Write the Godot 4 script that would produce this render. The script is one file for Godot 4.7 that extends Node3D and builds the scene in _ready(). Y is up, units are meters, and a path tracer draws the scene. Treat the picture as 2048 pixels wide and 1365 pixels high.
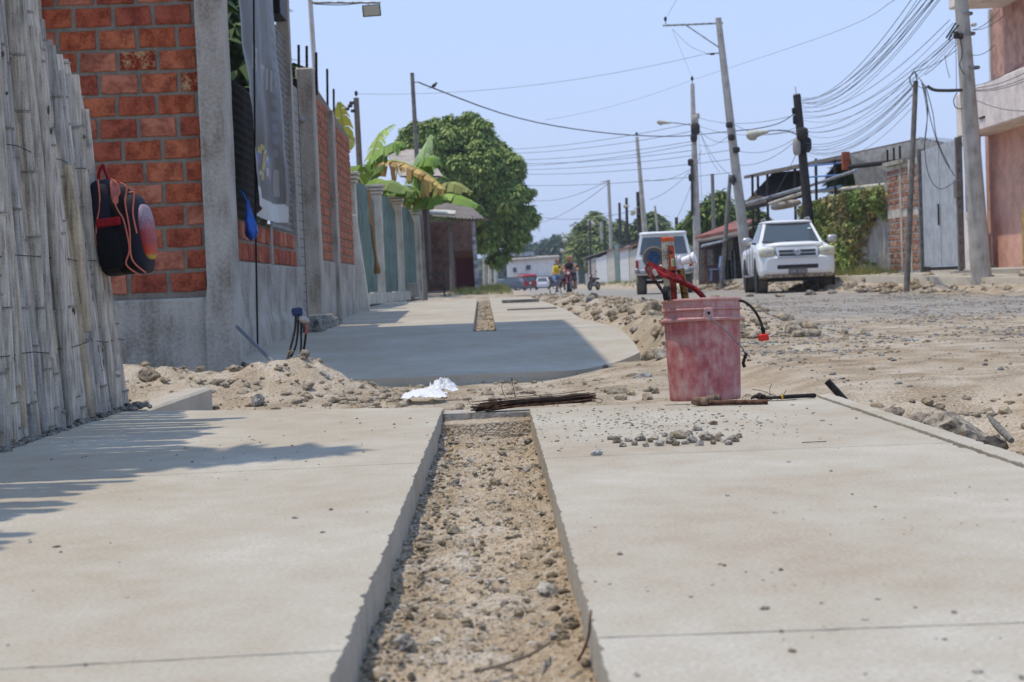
extends Node3D
# A dug-up street: new concrete sidewalk with a planting strip, bucket of tools, bamboo fence, brick houses.
# World: y up, metres, sidewalk top at y = 0, street runs along -z, camera at the origin 0.45 m up.

const FOCAL := 3000.0                     # focal length in photo pixels (2048 wide)
const EYE := Vector3(0, 0.45, 0)
var W: Basis                              # world axes seen from the camera
var rng := RandomNumberGenerator.new()
var N1 := FastNoiseLite.new()
var N2 := FastNoiseLite.new()
var T := {}                               # textures
var S := {}                               # materials
var used := {}
var rocks: Array = []
var pebbles: Array = []

# ---------------------------------------------------------------- geometry builder
class G:
	var v := PackedVector3Array()
	var n := PackedVector3Array()
	var t := PackedVector2Array()
	var c := PackedColorArray()
	var tint := Color(1, 1, 1)
	var xf := Transform3D.IDENTITY

	func put(p: Vector3, nn: Vector3, uv := Vector2.ZERO) -> void:
		v.append(xf * p); n.append((xf.basis * nn).normalized()); t.append(uv); c.append(tint)

	func tri(a: Vector3, b: Vector3, d: Vector3, out := Vector3.ZERO) -> void:
		var nn := (b - a).cross(d - a)
		if nn.length_squared() < 1e-18: return
		nn = nn.normalized()
		if out != Vector3.ZERO and nn.dot(out) < 0.0:
			nn = -nn
			put(a, nn); put(b, nn); put(d, nn)
		else:
			put(a, nn); put(d, nn); put(b, nn)

	func quad(a: Vector3, b: Vector3, d: Vector3, e: Vector3, out := Vector3.ZERO) -> void:
		tri(a, b, d, out); tri(a, d, e, out)

	func quad_uv(a: Vector3, b: Vector3, d: Vector3, e: Vector3, ua := Vector2(0, 1), ub := Vector2(1, 1), ud := Vector2(1, 0), ue := Vector2(0, 0)) -> void:
		var nn := (b - a).cross(d - a).normalized()
		put(a, nn, ua); put(d, nn, ud); put(b, nn, ub)
		put(a, nn, ua); put(e, nn, ue); put(d, nn, ud)

	func box(o: Vector3, s: Vector3, bs := Basis.IDENTITY, bev := 0.0) -> void:
		var h := s * 0.5
		if bev <= 0.0:
			for ax in 3:
				for sg in [-1.0, 1.0]:
					var d := Vector3.ZERO; d[ax] = h[ax] * sg
					var e := Vector3.ZERO; e[(ax + 1) % 3] = h[(ax + 1) % 3]
					var f := Vector3.ZERO; f[(ax + 2) % 3] = h[(ax + 2) % 3]
					quad(o + bs * (d - e - f), o + bs * (d + e - f), o + bs * (d + e + f), o + bs * (d - e + f), bs * d)
			return
		bev = minf(bev, minf(h.x, minf(h.y, h.z)) * 0.9)
		var k := h - Vector3(bev, bev, bev)
		for ax in 3:
			var a1 := (ax + 1) % 3
			var a2 := (ax + 2) % 3
			for sg in [-1.0, 1.0]:
				var d := Vector3.ZERO; d[ax] = h[ax] * sg
				var e := Vector3.ZERO; e[a1] = k[a1]
				var f := Vector3.ZERO; f[a2] = k[a2]
				quad(o + bs * (d - e - f), o + bs * (d + e - f), o + bs * (d + e + f), o + bs * (d - e + f), bs * d)
			for s1 in [-1.0, 1.0]:
				for s2 in [-1.0, 1.0]:
					var p := Vector3.ZERO; p[a1] = h[a1] * s1; p[a2] = k[a2] * s2
					var q := Vector3.ZERO; q[a1] = k[a1] * s1; q[a2] = h[a2] * s2
					var r := Vector3.ZERO; r[ax] = k[ax]
					quad(o + bs * (p - r), o + bs * (p + r), o + bs * (q + r), o + bs * (q - r), bs * (p + q))
		for sx in [-1.0, 1.0]:
			for sy in [-1.0, 1.0]:
				for sz in [-1.0, 1.0]:
					tri(o + bs * Vector3(h.x * sx, k.y * sy, k.z * sz), o + bs * Vector3(k.x * sx, h.y * sy, k.z * sz), o + bs * Vector3(k.x * sx, k.y * sy, h.z * sz), bs * Vector3(sx, sy, sz))

	func tube(p: PackedVector3Array, r, sides := 8, cap := true) -> void:
		var m := p.size()
		if m < 2: return
		var up := Vector3.UP
		var rows: Array = []
		var dirs: Array = []
		for i in m:
			var d := (p[mini(i + 1, m - 1)] - p[maxi(i - 1, 0)]).normalized()
			if i == 0:
				up = Vector3.RIGHT if absf(d.y) > 0.9 else Vector3.UP
			var sd := d.cross(up).normalized()
			up = sd.cross(d).normalized()
			var rad: float = r if (r is float) else r[i]
			var row: Array = []
			for k in sides:
				var a := TAU * k / sides
				row.append([p[i] + (sd * cos(a) + up * sin(a)) * rad, sd * cos(a) + up * sin(a)])
			rows.append(row); dirs.append(d)
		for i in m - 1:
			for k in sides:
				var l := (k + 1) % sides
				var a = rows[i][k]; var b = rows[i][l]; var cc = rows[i + 1][l]; var d = rows[i + 1][k]
				var u0 := float(k) / sides; var u1 := float(k + 1) / sides
				var w0 := float(i) / (m - 1); var w1 := float(i + 1) / (m - 1)
				put(a[0], a[1], Vector2(u0, w0)); put(b[0], b[1], Vector2(u1, w0)); put(cc[0], cc[1], Vector2(u1, w1))
				put(a[0], a[1], Vector2(u0, w0)); put(cc[0], cc[1], Vector2(u1, w1)); put(d[0], d[1], Vector2(u0, w1))
		if cap:
			for k in sides:
				var l := (k + 1) % sides
				tri(p[0], rows[0][k][0], rows[0][l][0], -dirs[0])
				tri(p[m - 1], rows[m - 1][k][0], rows[m - 1][l][0], dirs[m - 1])

	func rod(a: Vector3, b: Vector3, r: float, r2 := -1.0, sides := 8) -> void:
		tube(PackedVector3Array([a, b]), [r, r if r2 < 0.0 else r2], sides)

	# profile of (radius, height) turned round the y axis at o
	func lathe(pr: Array, sides := 24, o := Vector3.ZERO, bs := Basis.IDENTITY) -> void:
		for i in pr.size() - 1:
			var a: Vector2 = pr[i]; var b: Vector2 = pr[i + 1]
			var nn := Vector2(b.y - a.y, a.x - b.x).normalized()
			for k in sides:
				var t0 := TAU * k / sides; var t1 := TAU * (k + 1) / sides
				var d0 := Vector3(cos(t0), 0, sin(t0)); var d1 := Vector3(cos(t1), 0, sin(t1))
				var q := [[o + bs * (d0 * a.x + Vector3.UP * a.y), bs * (d0 * nn.x + Vector3.UP * nn.y)], [o + bs * (d1 * a.x + Vector3.UP * a.y), bs * (d1 * nn.x + Vector3.UP * nn.y)],
					[o + bs * (d1 * b.x + Vector3.UP * b.y), bs * (d1 * nn.x + Vector3.UP * nn.y)], [o + bs * (d0 * b.x + Vector3.UP * b.y), bs * (d0 * nn.x + Vector3.UP * nn.y)]]
				var u0 := float(k) / sides; var u1 := float(k + 1) / sides
				var uv := [Vector2(u0, a.y), Vector2(u1, a.y), Vector2(u1, b.y), Vector2(u0, b.y)]
				for z in [0, 1, 2, 0, 2, 3]: put(q[z][0], q[z][1], uv[z])

	# rounded box: superellipsoid
	func pillow(o: Vector3, s: Vector3, e1 := 0.5, e2 := 0.5, bs := Basis.IDENTITY, nu := 20, nv := 12) -> void:
		var pw := func(x: float, e: float) -> float: return signf(x) * pow(absf(x), e)
		var pt := func(i: int, j: int) -> Array:
			var a := TAU * i / nu; var b := -PI / 2 + PI * j / nv
			var p := Vector3(pw.call(cos(b), e1) * pw.call(cos(a), e2) * s.x, pw.call(sin(b), e1) * s.y, pw.call(cos(b), e1) * pw.call(sin(a), e2) * s.z)
			var q := Vector3(pw.call(cos(b), 2 - e1) * pw.call(cos(a), 2 - e2) / s.x, pw.call(sin(b), 2 - e1) / s.y, pw.call(cos(b), 2 - e1) * pw.call(sin(a), 2 - e2) / s.z)
			return [o + bs * p, bs * (q.normalized() if q.length() > 1e-9 else Vector3(0, signf(sin(b)), 0)), Vector2(float(i) / nu, 1.0 - float(j) / nv)]
		for i in nu:
			for j in nv:
				var a = pt.call(i, j); var b = pt.call(i + 1, j); var d = pt.call(i + 1, j + 1); var e = pt.call(i, j + 1)
				for z in [a, b, d, a, d, e]: put(z[0], z[1], z[2])

	# quads between rows of points; smooth by finite differences
	func sheet(rows: Array, flip := false) -> void:
		var m := rows.size(); var w: int = rows[0].size()
		var nr: Array = []
		for i in m:
			var line := PackedVector3Array()
			for j in w:
				var dx: Vector3 = rows[i][mini(j + 1, w - 1)] - rows[i][maxi(j - 1, 0)]
				var dy: Vector3 = rows[mini(i + 1, m - 1)][j] - rows[maxi(i - 1, 0)][j]
				var nn := dx.cross(dy)
				nn = nn.normalized() if nn.length() > 1e-12 else Vector3.UP
				line.append(-nn if flip else nn)
			nr.append(line)
		for i in m - 1:
			for j in w - 1:
				var q := [[i, j], [i, j + 1], [i + 1, j + 1], [i + 1, j]]
				for z in ([0, 1, 2, 0, 2, 3] if flip else [0, 2, 1, 0, 3, 2]):
					var k = q[z]
					put(rows[k[0]][k[1]], nr[k[0]][k[1]], Vector2(float(k[1]) / (w - 1), float(k[0]) / (m - 1)))

	# closed loft through rings of equal size, ends filled
	func loft(rings: Array, cap := true) -> void:
		var w: int = rings[0].size()
		var mid := Vector3.ZERO
		for r in rings:
			for p in r: mid += p / (w * rings.size())
		for i in rings.size() - 1:
			for k in w:
				var l := (k + 1) % w
				var a: Vector3 = rings[i][k]; var b: Vector3 = rings[i][l]; var d: Vector3 = rings[i + 1][l]; var e: Vector3 = rings[i + 1][k]
				var cr := Vector3.ZERO
				for p in rings[i]: cr += p / w
				quad(a, b, d, e, (a + b + d + e) * 0.25 - (cr + mid) * 0.5)
		if cap:
			for i in [0, rings.size() - 1]:
				var cr := Vector3.ZERO
				for p in rings[i]: cr += p / w
				for k in w: tri(cr, rings[i][k], rings[i][(k + 1) % w], cr - mid)

	# flat outline (x, z) stood up between y0 and y1
	func prism(poly: PackedVector2Array, y0: float, y1: float) -> void:
		var ix := Geometry2D.triangulate_polygon(poly)
		for i in range(0, ix.size(), 3):
			var a := poly[ix[i]]; var b := poly[ix[i + 1]]; var d := poly[ix[i + 2]]
			tri(Vector3(a.x, y1, a.y), Vector3(b.x, y1, b.y), Vector3(d.x, y1, d.y), Vector3.UP)
			tri(Vector3(a.x, y0, a.y), Vector3(b.x, y0, b.y), Vector3(d.x, y0, d.y), Vector3.DOWN)
		var cw := Geometry2D.is_polygon_clockwise(poly)
		for i in poly.size():
			var a := poly[i]; var b := poly[(i + 1) % poly.size()]
			var out := Vector3(b.y - a.y, 0, a.x - b.x) * (-1.0 if cw else 1.0)
			quad(Vector3(a.x, y0, a.y), Vector3(b.x, y0, b.y), Vector3(b.x, y1, b.y), Vector3(a.x, y1, a.y), out)

	func done() -> ArrayMesh:
		var a := []
		a.resize(Mesh.ARRAY_MAX)
		a[Mesh.ARRAY_VERTEX] = v; a[Mesh.ARRAY_NORMAL] = n; a[Mesh.ARRAY_TEX_UV] = t; a[Mesh.ARRAY_COLOR] = c
		var m := ArrayMesh.new()
		m.add_surface_from_arrays(Mesh.PRIMITIVE_TRIANGLES, a)
		return m

# ---------------------------------------------------------------- scene helpers
func at(px: float, py: float, depth: float) -> Vector3:      # photo pixel at a depth along the street
	var d := W.transposed() * Vector3((px - 1024.0) / FOCAL, -(py - 682.5) / FOCAL, -1.0)
	return EYE + d * (depth / -d.z)

func on(px: float, py: float, y: float) -> Vector3:          # photo pixel on the level y
	var d := W.transposed() * Vector3((px - 1024.0) / FOCAL, -(py - 682.5) / FOCAL, -1.0)
	return EYE + d * ((y - EYE.y) / d.y)

func onx(px: float, py: float, x: float) -> Vector3:         # photo pixel on a wall along the street
	var d := W.transposed() * Vector3((px - 1024.0) / FOCAL, -(py - 682.5) / FOCAL, -1.0)
	return EYE + d * (x / d.x)

func numbered(called: String) -> String:
	var k: int = used.get(called, 0)
	used[called] = k + 1
	return called if k == 0 else "%s_%03d" % [called, k]

func tag(o: Node, label: String, category: String, group := "") -> Node:
	o.set_meta("label", label); o.set_meta("category", category)
	if group: o.set_meta("group", group)
	return o

func thing(called: String, label: String, category: String, pos := Vector3.ZERO, group := "") -> Node3D:
	var o := Node3D.new()
	o.name = numbered(called); add_child(o); o.position = pos
	tag(o, label, category, group)
	return o

func part(g, called: String, m: Material, parent: Node = null) -> MeshInstance3D:
	var o := MeshInstance3D.new()
	o.mesh = g.done() if g is G else g
	o.material_override = m
	if parent == null:
		o.name = numbered(called); add_child(o)
	else:
		o.name = called; parent.add_child(o, true)
	return o

func struct(g, called: String, m: Material, parent: Node = null) -> MeshInstance3D:
	var o := part(g, called, m, parent)
	if parent == null: o.set_meta("kind", "structure")
	return o

func many(called: String, mesh: Mesh, m: Material, xfs: Array, cols: Array, parent: Node = null) -> MultiMeshInstance3D:
	var mm := MultiMesh.new()
	mm.transform_format = MultiMesh.TRANSFORM_3D
	mm.use_colors = cols.size() > 0
	mm.mesh = mesh
	mm.instance_count = xfs.size()
	for i in xfs.size():
		mm.set_instance_transform(i, xfs[i])
		if cols.size() > 0: mm.set_instance_color(i, cols[i])
	var o := MultiMeshInstance3D.new()
	o.multimesh = mm; o.material_override = m
	if parent == null:
		o.name = numbered(called); add_child(o)
	else:
		o.name = called; parent.add_child(o, true)
	o.set_meta("kind", "stuff")
	return o

func rr(a: float, b: float) -> float: return rng.randf_range(a, b)
func lin(r: float, g: float, b: float) -> Color: return Color(r, g, b).linear_to_srgb()
func V(x: float, y: float, z: float) -> Vector3: return Vector3(x, y, z)
func ss(a: float, b: float, x: float) -> float: return smoothstep(a, b, x)
func path(pts: Array, steps := 6) -> PackedVector3Array:     # smooth line through points
	var out := PackedVector3Array()
	for i in pts.size() - 1:
		var p0: Vector3 = pts[maxi(i - 1, 0)]; var p1: Vector3 = pts[i]; var p2: Vector3 = pts[i + 1]; var p3: Vector3 = pts[mini(i + 2, pts.size() - 1)]
		for k in steps: out.append(p1.cubic_interpolate(p2, p0, p3, float(k) / steps))
	out.append(pts[-1])
	return out

# ---------------------------------------------------------------- textures and materials
func noise_bytes(size: int, freq: float, seed_: int, oct := 4, kind := FastNoiseLite.TYPE_SIMPLEX_SMOOTH) -> PackedByteArray:
	var f := FastNoiseLite.new()
	f.noise_type = kind; f.seed = seed_; f.frequency = freq; f.fractal_octaves = oct
	return f.get_seamless_image(size, size).get_data()

func tex_of(size: int, layers: Array, ramp: Gradient) -> ImageTexture:
	# layers: [bytes, weight]; summed, centred on 0.5, then looked up in the ramp
	var lut := PackedByteArray()
	for i in 256:
		var col := ramp.sample(i / 255.0)
		lut.append(col.r8); lut.append(col.g8); lut.append(col.b8)
	var out := PackedByteArray()
	out.resize(size * size * 3)
	var a: PackedByteArray = layers[0][0]; var wa: float = layers[0][1]
	var b: PackedByteArray = layers[1][0] if layers.size() > 1 else a
	var wb: float = layers[1][1] if layers.size() > 1 else 0.0
	var d: PackedByteArray = layers[2][0] if layers.size() > 2 else a
	var wd: float = layers[2][1] if layers.size() > 2 else 0.0
	for i in size * size:
		var x := clampi(int(127.5 + (a[i] - 127.5) * wa + (b[i] - 127.5) * wb + (d[i] - 127.5) * wd), 0, 255) * 3
		out[i * 3] = lut[x]; out[i * 3 + 1] = lut[x + 1]; out[i * 3 + 2] = lut[x + 2]
	var im := Image.create_from_data(size, size, false, Image.FORMAT_RGB8, out)
	im.generate_mipmaps()
	return ImageTexture.create_from_image(im)

func ramp(stops: Array) -> Gradient:
	var g := Gradient.new()
	g.offsets = PackedFloat32Array(stops.map(func(s): return s[0]))
	g.colors = PackedColorArray(stops.map(func(s): return s[1]))
	return g

func grey(v: float) -> Color: return Color(v, v, v)

func stretched(size: int, freq: float, seed_: int, sx: int, sy: int) -> PackedByteArray:
	# noise drawn out along one axis: a small seamless picture scaled up unevenly
	var f := FastNoiseLite.new()
	f.seed = seed_; f.frequency = freq; f.fractal_octaves = 4
	var im := f.get_seamless_image(size / sx, size / sy)
	im.resize(size, size, Image.INTERPOLATE_CUBIC)
	return im.get_data()

func mat(col: Color, rough := 0.85, tex = null, tile := 1.0, bump = null, bump_cm := 0.5, metal := 0.0) -> StandardMaterial3D:
	var m := StandardMaterial3D.new()
	m.albedo_color = col; m.roughness = rough; m.metallic = metal
	m.metallic_specular = 0.35
	if tex or bump:
		m.uv1_triplanar = true; m.uv1_world_triplanar = true
		m.uv1_scale = Vector3.ONE / tile
	if tex: m.albedo_texture = tex
	if bump:
		m.heightmap_enabled = true; m.heightmap_texture = bump; m.heightmap_scale = bump_cm
	return m

func vmat(m: StandardMaterial3D) -> StandardMaterial3D:
	m.vertex_color_use_as_albedo = true
	return m

func make_materials() -> void:
	var c1 := noise_bytes(512, 0.006, 1); var c2 := noise_bytes(512, 0.03, 2); var c3 := noise_bytes(512, 0.12, 3, 3)
	var c4 := noise_bytes(512, 0.35, 4, 2)
	T.bump = tex_of(512, [[c2, 0.7], [c3, 0.8], [c4, 0.8]], ramp([[0, grey(0)], [1, grey(1)]]))
	T.fine = tex_of(512, [[c3, 0.8], [c4, 1.2]], ramp([[0, grey(0)], [1, grey(1)]]))
	T.mottle = tex_of(512, [[c1, 0.7], [c2, 0.5], [c3, 0.5]], ramp([[0, grey(0.8)], [0.5, grey(0.93)], [1, grey(1)]]))
	T.blotch = tex_of(512, [[c1, 1.6], [c2, 1.2], [c4, 0.4]], ramp([[0, grey(0.5)], [0.35, grey(0.78)], [0.6, grey(0.92)], [1, grey(1)]]))
	T.stain = tex_of(512, [[stretched(512, 0.05, 7, 1, 8), 0.45], [c1, 0.9], [c3, 0.5]], ramp([[0, Color(0.72, 0.7, 0.67)], [0.4, grey(0.88)], [0.65, grey(0.95)], [1, grey(1)]]))
	T.wood = tex_of(512, [[stretched(512, 0.09, 9, 1, 16), 0.8], [c3, 0.3], [c1, 0.5]], ramp([[0, grey(0.5)], [0.45, grey(0.82)], [0.7, grey(0.93)], [1, grey(1)]]))
	T.soil = tex_of(512, [[c1, 0.8], [c3, 0.9], [c4, 0.7]], ramp([[0, Color(0.68, 0.63, 0.57)], [0.35, Color(0.86, 0.83, 0.78)], [0.6, Color(0.93, 0.92, 0.9)], [0.85, Color(1, 1, 1)], [1, Color(1, 1, 1)]]))
	T.brick = tex_of(512, [[c1, 0.7], [c2, 0.5], [c3, 0.4]], ramp([[0, Color(0.62, 0.52, 0.52)], [0.4, Color(0.85, 0.78, 0.75)], [0.62, Color(0.98, 0.93, 0.9)], [0.78, Color(1, 1, 0.97)], [1, Color(1, 0.98, 0.95)]]))
	T.ash = tex_of(512, [[c1, 0.9], [c2, 0.7], [c3, 0.3]], ramp([[0, Color(0.5, 0.2, 0.13)], [0.45, Color(0.62, 0.27, 0.17)], [0.58, Color(0.72, 0.5, 0.38)], [0.75, Color(0.78, 0.64, 0.5)], [1, Color(0.85, 0.75, 0.62)]]))
	# brushed concrete, 1024 pixels over 3.1 m: strokes run across the walk
	var s1 := stretched(1024, 0.02, 11, 16, 1); var s2 := stretched(1024, 0.06, 12, 8, 1)
	var k1 := noise_bytes(1024, 0.003, 13, 5); var k2 := noise_bytes(1024, 0.02, 14, 4)
	var k3 := noise_bytes(1024, 0.3, 15, 2)
	T.walk = tex_of(1024, [[k1, 0.55], [k3, 0.6], [k2, 0.3]], ramp([[0, Color(0.79, 0.735, 0.67)], [0.28, Color(0.84, 0.805, 0.755)], [0.45, Color(0.865, 0.845, 0.805)], [0.62, Color(0.885, 0.87, 0.84)], [0.76, Color(0.93, 0.92, 0.9)], [1, Color(0.98, 0.975, 0.965)]]))
	T.walk_bump = tex_of(1024, [[s2, 0.7], [k3, 0.6], [k2, 0.4]], ramp([[0, grey(0)], [1, grey(1)]]))
	S.walk = mat(lin(0.535, 0.502, 0.44), 0.93, T.walk, 3.1, T.walk_bump, 0.14)
	S.walk_far = mat(lin(0.535, 0.502, 0.44), 0.93, T.walk, 4.3, T.walk_bump, 0.3)
	S.concrete = mat(lin(0.45, 0.41, 0.35), 0.92, T.stain, 2.3, T.bump, 0.5)
	S.concrete_rough = mat(lin(0.45, 0.41, 0.35), 0.92, T.stain, 1.9, T.bump, 0.6)
	S.mortar = mat(lin(0.36, 0.335, 0.29), 0.95, T.blotch, 0.5, T.bump, 1.0)
	S.joint = mat(lin(0.29, 0.25, 0.2), 0.95, T.mottle, 0.6, T.bump, 0.6)
	S.soil = vmat(mat(Color(1, 1, 1), 0.97, T.soil, 1.3, T.bump, 1.6))
	S.stone = vmat(mat(Color(1, 1, 1), 0.93, T.blotch, 0.23, T.bump, 0.4))
	S.brick = []
	for k in 5:
		var b: Array = [[0.45, 0.13, 0.06], [0.40, 0.11, 0.058], [0.48, 0.16, 0.08], [0.36, 0.10, 0.06], [0.47, 0.19, 0.12]][k]
		S.brick.append(mat(lin(b[0], b[1], b[2]), 0.9, T.brick, 0.43 + 0.11 * k, T.bump, 0.35))
	S.brick.append(mat(Color(0.86, 0.82, 0.78), 0.9, T.ash, 0.47, T.bump, 0.35))
	S.brick3 = [mat(lin(0.5, 0.25, 0.155), 0.95, T.blotch, 0.6, T.bump, 0.5), mat(lin(0.46, 0.22, 0.14), 0.95, T.blotch, 0.5, T.bump, 0.5), mat(lin(0.52, 0.32, 0.22), 0.95, T.blotch, 0.7, T.bump, 0.5)]
	S.brick2 = [mat(lin(0.46, 0.19, 0.11), 0.9, T.brick, 0.6, T.bump, 0.4), mat(lin(0.42, 0.17, 0.10), 0.9, T.brick, 0.5, T.bump, 0.4), mat(lin(0.44, 0.19, 0.115), 0.9, T.brick, 0.7, T.bump, 0.4)]
	S.bamboo = []
	for k in 5:
		var b: Array = [[0.64, 0.57, 0.47], [0.70, 0.62, 0.5], [0.5, 0.46, 0.4], [0.62, 0.5, 0.34], [0.76, 0.69, 0.58]][k]
		S.bamboo.append(mat(lin(b[0], b[1], b[2]), 0.68, T.wood, 0.5 + 0.13 * k, T.fine, 0.12))
	S.bamboo_end = mat(lin(0.17, 0.15, 0.12), 0.9, T.wood, 0.4)
	S.pole = mat(lin(0.54, 0.5, 0.44), 0.9, T.stain, 1.7, T.bump, 0.4)
	S.wood = mat(lin(0.27, 0.21, 0.15), 0.88, T.wood, 0.9, T.fine, 0.3)
	S.wood_grey = mat(lin(0.3, 0.28, 0.25), 0.9, T.wood, 0.8, T.fine, 0.3)
	S.tarred = mat(lin(0.075, 0.065, 0.058), 0.85, T.wood, 0.8, T.fine, 0.4)
	S.black = mat(lin(0.012, 0.012, 0.013), 0.5)
	S.cable = mat(lin(0.06, 0.06, 0.065), 0.6)
	S.rubber = mat(lin(0.022, 0.021, 0.02), 0.85, T.mottle, 0.3)
	S.rust = mat(lin(0.19, 0.10, 0.065), 0.85, T.blotch, 0.11, T.fine, 0.08, 0.3)
	S.rustdark = mat(lin(0.055, 0.042, 0.035), 0.7, T.blotch, 0.12, T.fine, 0.05, 0.35)
	S.steel = mat(lin(0.3, 0.3, 0.3), 0.45, T.mottle, 0.3, null, 0.0, 0.7)
	S.galv = mat(lin(0.46, 0.48, 0.5), 0.5, T.blotch, 0.9, null, 0.0, 0.4)
	S.white = mat(lin(0.72, 0.71, 0.68), 0.6, T.mottle, 1.5)
	S.cream = mat(lin(0.62, 0.58, 0.48), 0.85, T.stain, 2.0, T.bump, 0.3)
	S.teal = mat(lin(0.17, 0.245, 0.215), 0.75, T.stain, 1.6)
	S.roofing = mat(lin(0.2, 0.17, 0.145), 0.8, T.stain, 2.6)
	S.roof_tan = mat(lin(0.42, 0.36, 0.3), 0.85, T.stain, 2.0)
	S.roof_red = mat(lin(0.33, 0.13, 0.1), 0.85, T.stain, 2.0)
	S.glass = mat(lin(0.02, 0.028, 0.03), 0.06)
	S.glass.metallic_specular = 0.6
	S.screen = mat(lin(0.05, 0.06, 0.065), 0.08); S.screen.metallic_specular = 0.7
	S.chrome_dust = mat(lin(0.5, 0.49, 0.47), 0.35, null, 1.0, null, 0.0, 0.8)
	S.chrome = mat(lin(0.75, 0.76, 0.78), 0.12, null, 1.0, null, 0.0, 1.0)
	S.car_white = mat(lin(0.78, 0.78, 0.77), 0.3)
	S.car_white.clearcoat_enabled = true; S.car_white.clearcoat = 0.6; S.car_white.clearcoat_roughness = 0.08
	S.leaf = vmat(mat(Color(1, 1, 1), 0.6))
	S.leaf.backlight_enabled = true; S.leaf.backlight = Color(0.35, 0.4, 0.2)
	S.leaf.cull_mode = BaseMaterial3D.CULL_DISABLED
	S.bark = mat(lin(0.14, 0.11, 0.085), 0.95, T.wood, 0.8, T.bump, 2.0)

func ico(sub: int) -> Array:
	var t := (1.0 + sqrt(5.0)) / 2.0
	var p := [V(-1, t, 0), V(1, t, 0), V(-1, -t, 0), V(1, -t, 0), V(0, -1, t), V(0, 1, t), V(0, -1, -t), V(0, 1, -t), V(t, 0, -1), V(t, 0, 1), V(-t, 0, -1), V(-t, 0, 1)]
	var f := [[0, 11, 5], [0, 5, 1], [0, 1, 7], [0, 7, 10], [0, 10, 11], [1, 5, 9], [5, 11, 4], [11, 10, 2], [10, 7, 6], [7, 1, 8], [3, 9, 4], [3, 4, 2], [3, 2, 6], [3, 6, 8], [3, 8, 9], [4, 9, 5], [2, 4, 11], [6, 2, 10], [8, 6, 7], [9, 8, 1]]
	var tris: Array = []
	for q in f: tris.append([p[q[0]].normalized(), p[q[1]].normalized(), p[q[2]].normalized()])
	for s in sub:
		var nx: Array = []
		for q in tris:
			var a: Vector3 = (q[0] + q[1]).normalized(); var b: Vector3 = (q[1] + q[2]).normalized(); var d: Vector3 = (q[2] + q[0]).normalized()
			nx.append([q[0], a, d]); nx.append([a, q[1], b]); nx.append([d, b, q[2]]); nx.append([a, b, d])
		tris = nx
	return tris

func rock_mesh(seed_: int, sub: int, rough: float, cuts: int) -> ArrayMesh:
	var r := RandomNumberGenerator.new(); r.seed = seed_
	var f := FastNoiseLite.new(); f.seed = seed_; f.frequency = 0.9; f.fractal_octaves = 3
	var planes: Array = []
	for i in cuts:
		var d := V(r.randfn(), r.randfn(), r.randfn()).normalized()
		planes.append([d, r.randf_range(0.6, 0.85)])
	var g := G.new()
	var shape := func(d: Vector3) -> Vector3:
		var q := d * (1.0 + rough * f.get_noise_3dv(d * 1.6))
		for pl in planes:
			var over: float = q.dot(pl[0]) - pl[1]
			if over > 0.0: q -= pl[0] * over * 0.92
		return q
	for q in ico(sub):
		var a: Vector3 = shape.call(q[0]); var b: Vector3 = shape.call(q[1]); var d: Vector3 = shape.call(q[2])
		g.tri(a, b, d, a + b + d)
	return g.done()

# ---------------------------------------------------------------- ground
func slab_y(d: float) -> float:                 # top of the far walk
	return 0.014 * (d - 15.0)

func ramp_y(x: float, d: float) -> float:       # top of the driveway apron
	var y := -0.18 + clampf((d - 10.8) / 4.2, 0.0, 1.0) * 0.18
	return y + 0.05 * ss(-1.35, -2.1, x) * (1.0 - ss(13.5, 15.0, d))

func road_y(d: float) -> float: return -0.03 + 0.015 * ss(15.0, 35.0, d) - 0.11 * ss(48.0, 70.0, d) - 0.1 * ss(80.0, 220.0, d)

func edge_x(d: float) -> float:                 # right-hand edge of apron and far walk
	var k := [[10.0, 1.12], [11.9, 1.15], [13.0, 1.2], [14.6, 1.22], [15.6, 1.12], [17.0, 1.0], [20.8, 1.0], [24.3, 0.9], [28.0, 0.76], [34.0, 0.6]]
	for i in k.size() - 1:
		if d < k[i + 1][0]: return lerpf(k[i][1], k[i + 1][1], clampf((d - k[i][0]) / (k[i + 1][0] - k[i][0]), 0, 1))
	return 0.6

func strip_l(d: float) -> float: return lerpf(-0.229, -0.336, (d - 15.0) / 15.0)
func strip_r(d: float) -> float: return lerpf(0.011, -0.097, (d - 15.0) / 15.0)

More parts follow.
